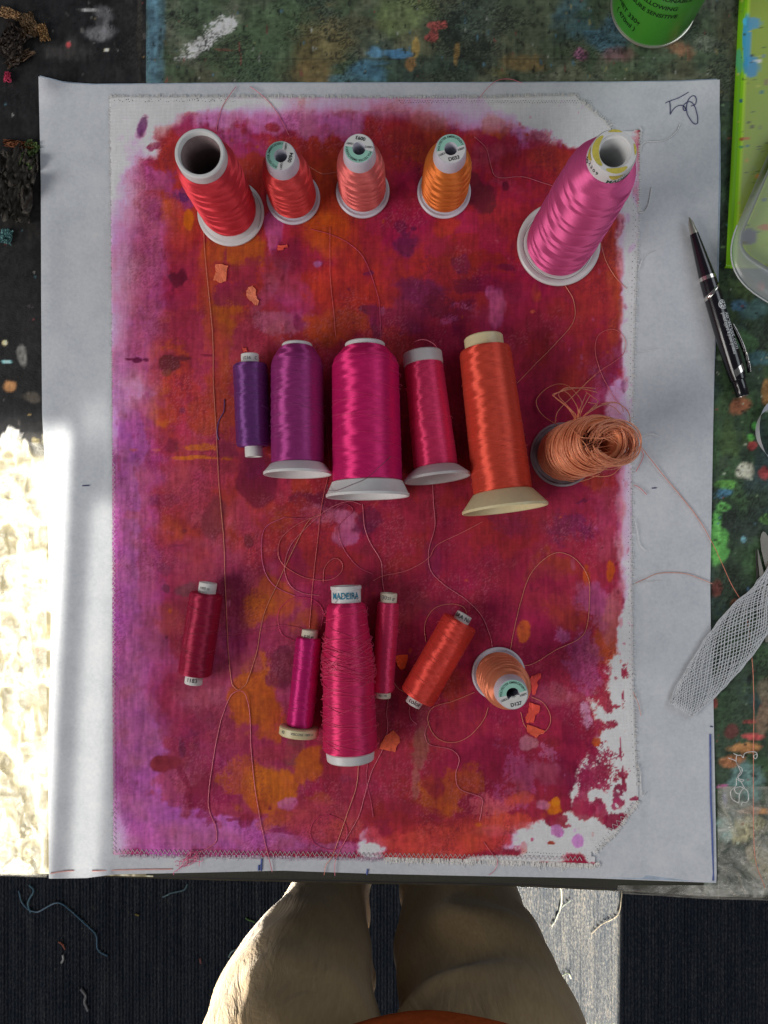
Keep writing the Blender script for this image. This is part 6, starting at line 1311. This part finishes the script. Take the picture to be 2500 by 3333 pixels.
# ------------------------------------------------------------------ lime green acrylic plate with paint splashes
ZP = .0052
xs = np.concatenate([[0, .02, .05, .35, .5, .55, .6, .65, .8, 1.0, 1.3], np.linspace(1.6, 30, 72)]) ; vs = np.concatenate([np.linspace(-560, -20, 20), np.linspace(-15, 868, 220)])
U, Y = np.meshgrid(xs, vs)
e0 = 2405 + (Y - 0) * (2368 - 2405) / 745.0
X = e0 + U * np.where(U <= 1.0, 32, 32) - np.where(U > 1.3, 0, 0)
PA = Painter(X, Y, (112, 128, 36), 61); PA.dx = (X[0, -1] - X[0, 12]) / (len(xs) - 13); PA.dy = 883 / 219.0
img = PA.img
img[:, :] = lin((114, 132, 36)); img[U < .62] = lin((88, 136, 12)); img[(U >= .62) & (U <= 1.0)] = lin((104, 156, 16)); img[(U > .9) & (U < 1.25)] = lin((140, 184, 50))
rg = random.Random(3)
def sp(x, y, rx, ry, col, op=.9, soft=.15, rough=.3):
    a_ = np.sqrt(((X - x) / rx) ** 2 + ((Y - y) / ry) ** 2) + rough * (PA.N[rg.randrange(3)] - .5) * 1.6
    m__ = ((1 - sstep(1 - soft, 1 + soft, a_)) * op)[..., None]
    img[:] = img * (1 - m__) + lin(col) * m__
for q in [(2445, 215, 24, 34, (40, 110, 150)), (2432, 140, 14, 90, (40, 120, 160)), (2450, 75, 26, 18, (60, 120, 150)), (2425, 70, 8, 14, (60, 150, 190)), (2466, 198, 7, 10, (210, 210, 190)), (2446, 180, 5, 5, (20, 40, 40)), (2488, 182, 6, 6, (90, 110, 110)), (2495, 268, 9, 10, (104, 88, 60)), (2412, 328, 6, 5, (16, 70, 90)), (2482, 300, 6, 6, (40, 90, 90)),
          (2447, 413, 7, 6, (60, 60, 34)), (2436, 398, 4, 4, (50, 60, 34)), (2473, 415, 8, 8, (96, 110, 50)), (2412, 453, 6, 6, (130, 30, 30)), (2430, 450, 16, 4, (150, 80, 30)), (2432, 475, 5, 5, (40, 90, 90)), (2414, 478, 9, 4, (40, 110, 80)), (2462, 572, 8, 7, (180, 110, 30)), (2457, 595, 5, 5, (40, 50, 50)), (2432, 522, 10, 5, (150, 120, 40)), (2458, 548, 8, 8, (110, 130, 60)),
          (2490, 650, 5, 6, (70, 90, 90)), (2426, 560, 3, 3, (20, 40, 30)), (2438, 768, 26, 26, (70, 66, 84)), (2420, 790, 20, 6, (70, 66, 40)), (2466, 476, 8, 2, (40, 40, 20)), (2490, 740, 20, 10, (140, 80, 40)), (2405, 200, 10, 40, (60, 130, 90))]: sp(*q)
for k in range(70): s_ = rg.uniform(1.5, 4); sp(rg.uniform(2400, 2500), rg.uniform(0, 860), s_, s_, rg.choice([(40, 60, 30), (60, 70, 30), (90, 100, 40), (30, 50, 40), (150, 150, 60)]), .8)
Zp = np.interp(U, [0, .02, .05, .6, 1.0, 30], [ZB, ZP - .0014, ZP - .0010, ZP - .0006, ZP, ZP])
s_ = (H - Zp) / F
V = np.stack([(X - NX) * s_, -(Y - NY) * s_, ZT + Zp], -1); V[-1, :, 2] = ZT + ZB
tag(gridmesh('acrylic_plate', V, M_ACRYL, None, cols=np.clip(img / K * .8, .004, .8)), 'lime green acrylic plate spotted with paint at the top right edge', 'plate')

# ------------------------------------------------------------------ clear plastic box lid at the right edge
lid = thing('storage_tray', 'frosted clear plastic tray with a rounded corner and wide rim on the lime plate', 'tray', Matrix.Translation(W(2440, 800, ZB)))
def rnd_poly(C, d1, d2, L1, L2, rad_, n=12):
    """corner C with sides along d1 and d2, rounded, plus the two far corners"""
    d1, d2 = Vector(d1).normalized(), Vector(d2).normalized(); p = C + d1 * rad_; q = C + d2 * rad_; out = []
    for k in range(n + 1):
        t = k / n; out.append(p * (1 - t) ** 2 + C * 2 * t * (1 - t) + q * t ** 2)
    return out + [C + d2 * L2, C + d2 * L2 + d1 * L1, C + d1 * L1]
loc = lid.location
def lidring(C, r_, z, L1=.10, L2=.10): return [(p.x, p.y, p.z) for p in rnd_poly(W(*C, z) - loc, W(2502, 545, z) - W(2402, 778, z), W(2502, 862, z) - W(2402, 800, z), L1, L2, r_)]
ZL = .016
r0_ = lidring((2399, 806), .014, .0061); r1_ = lidring((2397, 806), .015, ZL); r2_ = lidring((2386, 816), .018, ZL + .0004); r3_ = lidring((2336, 882), .036, ZL + .0002, .112, .112); r4_ = lidring((2335, 883), .036, ZL - .0016, .112, .112)
n = len(r0_)
gridmesh('tray_wall', np.array([r0_, r1_, r2_]), clear('clear_plastic_wall', (0.34, 0.35, 0.35, 1), .86, .25), lid, closed=True)
gridmesh('tray_rim', np.array([r2_, r3_, r4_]), M_CLEAR, lid, closed=True)
tubes('rim_edge', [np.array(r3_[:13] + [r3_[13]])], .0006, plain('rim_edge_plastic', (.5, .52, .52), .2, .6), lid, 6)
o = mesh('tray_floor', r0_, [tuple(range(n))], clear('clear_plastic_panel', (0.5, 0.52, 0.5, 1), .16, .15), lid, smooth=False)

# ------------------------------------------------------------------ white ribbon loop
ps = [(2560, 1300), (2500, 1322), (2475, 1345), (2462, 1380), (2462, 1420), (2474, 1455), (2500, 1490), (2560, 1530)]
C_ = smooth_path([W(x, y, .004) for x, y in ps], .002); nn = len(C_); tt = np.linspace(0, 1, nn)
tw = np.radians(20 + 60 * np.sin(tt * np.pi)); T_ = np.gradient(C_, axis=0); T_ /= np.linalg.norm(T_, axis=1, keepdims=True); S_ = np.cross(T_, [0, 0, 1.0])
wd = S_ * np.cos(tw)[:, None] * .0052 + np.array([0, 0, 1.0]) * (np.sin(tw) * .0052)[:, None]
lo_ = C_ - wd; hi_ = C_ + wd; off = np.maximum(0, (ZT + .0015) - np.minimum(lo_[:, 2], hi_[:, 2])); lo_[:, 2] += off; hi_[:, 2] += off
rb = gridmesh('ribbon', np.stack([lo_, C_ * 1.0 + np.array([0, 0, 1.0]) * off[:, None], hi_], 0), M_RIBBON)
tag(rb, 'curl of white satin ribbon at the right edge of the board', 'ribbon')

# ------------------------------------------------------------------ tweezers and flat steel blade
def slab(name, outline, z0, z1, mat, parent, bend=None):
    n = len(outline); v_ = []
    for zq in (z0, z1):
        for k, (x, y) in enumerate(outline):
            zz_ = zq + (bend(x, y) if bend else 0); p = W(x, y, zz_); v_.append(tuple(p - (parent.location if parent else Vector())))
    f_ = [tuple(range(n))[::-1], tuple(range(n, 2 * n))] + [(k, (k + 1) % n, n + (k + 1) % n, n + k) for k in range(n)]
    o = mesh(name, v_, f_, mat, parent, smooth=False); return o
tw_ = thing('tweezers', 'pointed steel tweezers lying beside the white netting', 'tweezers', Matrix.Translation(W(2475, 1900, ZB)))
slab('tweezer_arm', [(2459, 1787), (2462, 1790), (2468, 1860), (2474, 1920), (2482, 2000), (2490, 2090), (2480, 2090), (2471, 2000), (2466, 1940), (2462, 1880)], .0016, .0030, plain('dark_steel', (0.10, 0.09, 0.08), .35, .5, metal=.8), tw_)
slab('tweezer_arm', [(2466, 1787), (2468, 1789), (2478, 1830), (2490, 1880), (2500, 1940), (2508, 2090), (2492, 2090), (2480, 1950), (2474, 1890), (2468, 1830)], .0024, .0038, M_STEEL, tw_)
bl_ = thing('steel_blade', 'flat steel blade with rounded tip right of the tweezers', 'tool', Matrix.Translation(W(2500, 1850, ZB)))
slab('blade', [(2484, 1730), (2492, 1733), (2500, 1745), (2512, 1790), (2530, 1860), (2545, 1930), (2560, 2100), (2540, 2100), (2522, 1950), (2505, 1890), (2490, 1840), (2478, 1790), (2475, 1755), (2478, 1738)], .0016, .0028, M_STEEL, bl_)
slab('handle', [(2540, 2096), (2560, 2096), (2575, 2400), (2545, 2400)], .0014, .0060, M_BLKP, bl_)

# ------------------------------------------------------------------ white braided netting tube
cl = [(2218, 2312, 47), (2255, 2258, 62), (2300, 2200, 72), (2350, 2135, 80), (2400, 2070, 84), (2450, 2005, 78), (2490, 1950, 58), (2530, 1890, 50), (2570, 1830, 60)]
cp = np.array([(x, y) for x, y, w_ in cl], float); cw = np.array([w_ for *_, w_ in cl], float)
tpar = np.linspace(0, 1, len(cl)); ts = np.linspace(0, 1, 130)
cx_ = np.interp(ts, tpar, cp[:, 0]); cy_ = np.interp(ts, tpar, cp[:, 1]); hw = np.interp(ts, tpar, cw)
for arr in (cx_, cy_, hw): arr[3:-3] = np.convolve(arr, np.ones(7) / 7, 'valid')
T2 = np.stack([np.gradient(cx_), np.gradient(cy_)], -1); T2 /= np.linalg.norm(T2, axis=1, keepdims=True); N2 = np.stack([-T2[:, 1], T2[:, 0]], -1)
ps = []
for fam in (-1, 1):
    for k in range(38):
        ph = k * 2 * np.pi / 38 + fam * ts * 2 * np.pi * 0.85
        sx = np.cos(ph); zz_ = .0046 + .0016 * np.sin(ph) + .0010 * (1 - sx * sx)
        px_ = cx_ + N2[:, 0] * hw * .93 * sx; py_ = cy_ + N2[:, 1] * hw * .93 * sx
        px_ = px_ + np.interp(ts, np.linspace(0, 1, 12), np.random.default_rng(k + 50 * fam + 60).normal(0, 1.6, 12)); py_ = py_ + np.interp(ts, np.linspace(0, 1, 12), np.random.default_rng(k + 50 * fam + 260).normal(0, 1.6, 12))
        s_ = (H - zz_) / F
        ps.append(np.stack([(px_ - NX) * s_, -(py_ - NY) * s_, ZT + zz_], -1))
tag(tubes('netting_tube', ps, .00025, M_NET, None, 4), 'flattened tube of white diamond netting over the right paper edge', 'netting')

# ------------------------------------------------------------------ crumpled clear film at both front corners of the table
def film(name, x0, x1, y0, y1, amp, label, seed, taper, nx=90, ny=200, over=None):
    u = np.linspace(0, 1, nx)[None, :]; v = np.linspace(0, 1, ny)[:, None]
    X = x0 + u * (x1 - x0) + 0 * v; Y = y0 + v * ((edge_y(X) if over is None else y1) + (6 if over is None else 0) - y0)
    a_ = fbm((ny, nx), 30, seed, 3, 1.8); rdg = 1 - np.abs(a_ - .5) * 9; b_ = 1 - np.abs(fbm((ny, nx), 17, seed + 5, 3, .6) - .5) * 8
    Z = .0016 + amp * (np.clip(rdg, 0, 1) ** 2 * .7 + np.clip(b_, 0, 1) ** 2 * .3) * taper(X, Y)
    drop = sstep(0, 1, (Y - edge_y(X) + 4) / 10.0); Z = Z * (1 - drop) - .010 * drop
    s_ = (H - Z) / F
    o = gridmesh(name, np.stack([(X - NX) * s_, -(Y - NY) * s_, ZT + Z], -1), M_FILM); return tag(o, label, 'plastic film')
film('plastic_film', -260, 152, 1440, 2850, .0065, 'crumpled clear film glaring in the sun on the left of the table', 71, lambda X, Y: (1 - .97 * sstep(90, 146, X)) * sstep(1440, 1500, Y + 24 * np.sin(X / 40)), 120, 260)
film('plastic_film', 2336, 2700, 2560, 2920, .0040, 'crumpled clear film over the lower right corner of the table', 72, lambda X, Y: (.15 + .85 * sstep(2345, 2380, X)) * sstep(2560, 2680, Y), 90, 130)
# rolled film along the front edge right of centre
film('plastic_film', 2010, 2340, 2882, 2920, .0016, 'strip of clear film along the table edge below the paper', 73, lambda X, Y: .5 + 0 * X, 80, 16)

# ------------------------------------------------------------------ scraps on the black side of the table
def scrap(cx, cy, sx, sy, col, label, seed, rot=0.0, zamp=.005):
    n, m_2 = 26, 26; u, v = np.meshgrid(np.linspace(-1, 1, m_2), np.linspace(-1, 1, n)); rng = np.random.default_rng(seed)
    wob = 1 + .5 * (fbm((n, m_2), 5, seed, 2) - .5)
    x = u * sx * wob; y = v * sy * (1 + .5 * (fbm((n, m_2), 5, seed + 1, 2) - .5)); ca, sa = math.cos(rot), math.sin(rot)
    Z = .0006 + zamp * np.abs(fbm((n, m_2), 3, seed + 2, 3) - .45) * 3
    X = cx + x * ca - y * sa; Y = cy + x * sa + y * ca; s_ = (H - Z) / F
    o = gridmesh('paper_scrap', np.stack([(X - NX) * s_, -(Y - NY) * s_, ZT + Z], -1), plain('scrap_%d' % seed, A(*col), .6, .3, var=.3, scale=150))
    return tag(o, label, 'scrap', 'scraps on the black side of the table')
scrap(30, 44, 34, 16, (120, 96, 70), 'tan torn scrap in the top left corner', 301, .3)
scrap(92, 82, 26, 40, (74, 58, 40), 'brown crumpled scrap near the top left corner', 302, -.2)
scrap(140, 106, 16, 30, (116, 92, 62), 'small upright tan scrap left of the black boards', 303, -.3)
scrap(40, 140, 46, 56, (40, 34, 30), 'dark crumpled film scrap at the upper left edge', 304, .5, .008)
scrap(62, 190, 50, 14, (66, 52, 40), 'long brown scrap under the dark crumpled one', 305, -.5)
scrap(24, 250, 12, 16, (150, 60, 84), 'small pink scrap at the left edge', 306)
scrap(60, 470, 50, 12, (96, 60, 40), 'narrow rust brown scrap at the left edge', 307, .1)
scrap(50, 600, 62, 110, (40, 37, 33), 'big heap of dull crumpled wrapping at the left edge', 308, .2, .012)
scrap(96, 500, 24, 40, (60, 74, 40), 'olive green scrap above the heap of wrapping', 309, .4)
scrap(20, 770, 20, 24, (70, 100, 100), 'teal grey scrap below the heap of wrapping', 310, .2)

# ------------------------------------------------------------------ the photographer: trousers and shirt hem
person = thing('person', 'person in brown trousers and rust orange top standing at the table edge', 'person', Matrix.Translation((0.0, -0.50, 0)))
def loft(name, rings, mat, parent, n=40, wr=0.0, seed=1):
    """rings: (x, y, z, rx, ry) cross-sections from top to bottom"""
    R_ = np.array(rings, float); k = np.linspace(0, 1, len(R_)); kk = np.linspace(0, 1, 90)
    Q = np.stack([np.interp(kk, k, R_[:, c]) for c in range(5)], -1)
    for c in range(5): Q[4:-4, c] = np.convolve(Q[:, c], np.ones(9) / 9, 'valid')
    a = np.linspace(0, 2 * np.pi, n, endpoint=False)
    w_ = 1 + wr * (fbm((90, n), 9, seed, 3, aspect=1.6) - .5) * np.minimum(1, 4 * np.abs(np.sin(a[None, :] / 2 + .01)))
    nf = fbm((90, n), 14, seed + 9, 2); w_ = w_ + wr * .95 * np.sin(2 * a[None, :] * (1 if seed % 2 else -1) + kk[:, None] * 34 + nf * 9) * sstep(.35, .7, nf)
    V = np.stack([Q[:, 0:1] + Q[:, 3:4] * w_ * np.cos(a), Q[:, 1:2] + Q[:, 4:5] * w_ * np.sin(a), np.repeat(Q[:, 2:3], n, 1)], -1)
    return V
# the two trouser legs and seat as ONE skin
import bmesh
def person_trousers():
    bm = bmesh.new()
    def add(V):
        n, m_2, _ = V.shape; vs_ = [[bm.verts.new(V[i, j]) for j in range(m_2)] for i in range(n)]
        for i in range(n - 1):
            for j in range(m_2): bm.faces.new((vs_[i][j], vs_[i][(j + 1) % m_2], vs_[i + 1][(j + 1) % m_2], vs_[i + 1][j]))
        bm.faces.new(vs_[0][::-1]); bm.faces.new(vs_[-1])
    add(loft('l', [(-.070, -.020, .93, .100, .100), (-.090, -.010, .80, .098, .105), (-.098, .000, .70, .086, .100), (-.090, .012, .60, .066, .084), (-.078, .020, .50, .048, .066), (-.076, .016, .42, .048, .060), (-.080, .0, .25, .062, .066), (-.080, -.012, .06, .066, .072)], None, None, 44, .10, 3))
    add(loft('r', [(.085, -.020, .93, .100, .100), (.092, -.010, .80, .100, .105), (.090, .000, .70, .092, .100), (.086, .012, .60, .082, .090), (.084, .020, .50, .074, .078), (.084, .012, .42, .070, .070), (.088, .0, .25, .066, .068), (.092, -.012, .06, .068, .074)], None, None, 44, .10, 8))
    add(loft('s', [(.008, -.030, 1.02, .165, .105), (.008, -.026, .95, .172, .112), (.006, -.022, .88, .160, .105), (.004, -.020, .83, .080, .07)], None, None, 44, .05, 5))
    me = bpy.data.meshes.new('trousers'); bm.to_mesh(me); bm.free(); me.materials.append(M_TROUS)
    o = link(bpy.data.objects.new('trousers', me), person)
    rm = o.modifiers.new('join', 'REMESH'); rm.mode = 'VOXEL'; rm.voxel_size = .005; rm.use_smooth_shade = True
    sm = o.modifiers.new('soft', 'SMOOTH'); sm.factor = .6; sm.iterations = 3
    tx = bpy.data.textures.new('folds', 'CLOUDS'); tx.noise_scale = .075; tx.noise_depth = 1
    dp = o.modifiers.new('folds', 'DISPLACE'); dp.texture = tx; dp.strength = .012; dp.mid_level = .5
    return o
person_trousers()
V = loft('shirt', [(.020, -.020, 1.34, .150, .095), (.020, -.018, 1.22, .178, .115), (.020, -.016, 1.08, .178, .124), (.020, -.014, .97, .180, .128), (.020, -.012, .90, .172, .134), (.028, -.012, .862, .168, .134)], None, None, 72, .06, 11)
gridmesh('shirt', V, M_SHIRT, person, closed=True)
for sx in (-.080, .092):
    rs = [(-.10, .030, .030), (-.09, .040, .045), (-.03, .044, .060), (.05, .046, .058), (.11, .044, .042), (.15, .036, .030), (.17, .02, .018)]
    a = np.linspace(0, 2 * np.pi, 24, endpoint=False)
    V = np.stack([np.stack([sx + w_ * np.cos(a), np.full(24, y_ + .03), np.maximum(.0006, .022 + h_ * np.sin(a))], -1) for y_, w_, h_ in rs])
    gridmesh('shoe', V, M_SHOE, person, closed=True)

# ------------------------------------------------------------------ lint and thread ends on the carpet
def lint(pts, col, r, label, k=1.2):
    path = smooth_path([W(x, y, -ZT + .0030) for x, y in pts], .003)
    n = len(path); rng = np.random.default_rng(int(pts[0][1])); w_ = np.cumsum(rng.normal(0, 1, (n, 2)), 0); w_ -= np.linspace(0, 1, n)[:, None] * w_[-1]; path[:, :2] += w_ * .0003
    return tag(tubes('carpet_lint', [path], r, strand_mat('lint_%d' % int(pts[0][0]), A(*col, k=k)), None, 5), label, 'lint', 'lint on the carpet')
lint([(1823, 2880), (1828, 2920), (1822, 2960), (1810, 2990), (1795, 3016)], (40, 160, 176), .0016, 'turquoise thread end on the sunlit carpet beside the leg', 22)
lint([(1822, 2960), (1840, 2945), (1858, 2932)], (60, 166, 180), .0012, 'short pale turquoise fibre crossing the turquoise thread', 22)
lint([(2024, 2900), (2022, 2940), (2005, 2985), (1960, 3010), (1925, 3040)], (190, 184, 160), .0012, 'cream thread on the edge of the sunlit carpet strip', 16)
lint([(1825, 3180), (1840, 3172), (1852, 3170), (1858, 3186)], (80, 180, 130), .0012, 'mint green fibre on the sunlit carpet', 22)
lint([(60, 2900), (80, 2950), (120, 2970), (160, 2950), (200, 2940), (260, 2990), (310, 3040), (318, 3090), (350, 3112)], (20, 70, 96), .0018, 'long blue thread on the dark carpet at lower left')
lint([(95, 2880), (110, 2900), (90, 2940), (100, 2970)], (24, 80, 100), .0020, 'short blue thread loop beside the long blue one')
lint([(530, 2920), (560, 2905), (600, 2895), (610, 2878)], (20, 70, 84), .0016, 'faint blue thread on the dark carpet under the table edge')
lint([(745, 3115), (755, 3098), (780, 3090), (800, 3096)], (70, 100, 100), .0016, 'grey green thread end left of the leg')
lint([(190, 3066), (202, 3074), (212, 3090)], (130, 64, 40), .0018, 'small orange fibre on the dark carpet')
lint([(204, 3110), (206, 3124), (200, 3134)], (150, 150, 150), .0022, 'small white fibre on the dark carpet')
lint([(264, 3218), (280, 3240), (276, 3262), (286, 3290)], (96, 96, 100), .0030, 'grey fluff on the dark carpet')
lint([(800, 2988), (812, 2996), (830, 3002)], (70, 110, 40), .0016, 'green fibre near the leg')
lint([(650, 3120), (654, 3136)], (110, 40, 36), .0018, 'tiny red fibre on the dark carpet')
lint([(440, 2976), (452, 2980)], (110, 96, 30), .0020, 'tiny yellow fibre on the dark carpet')
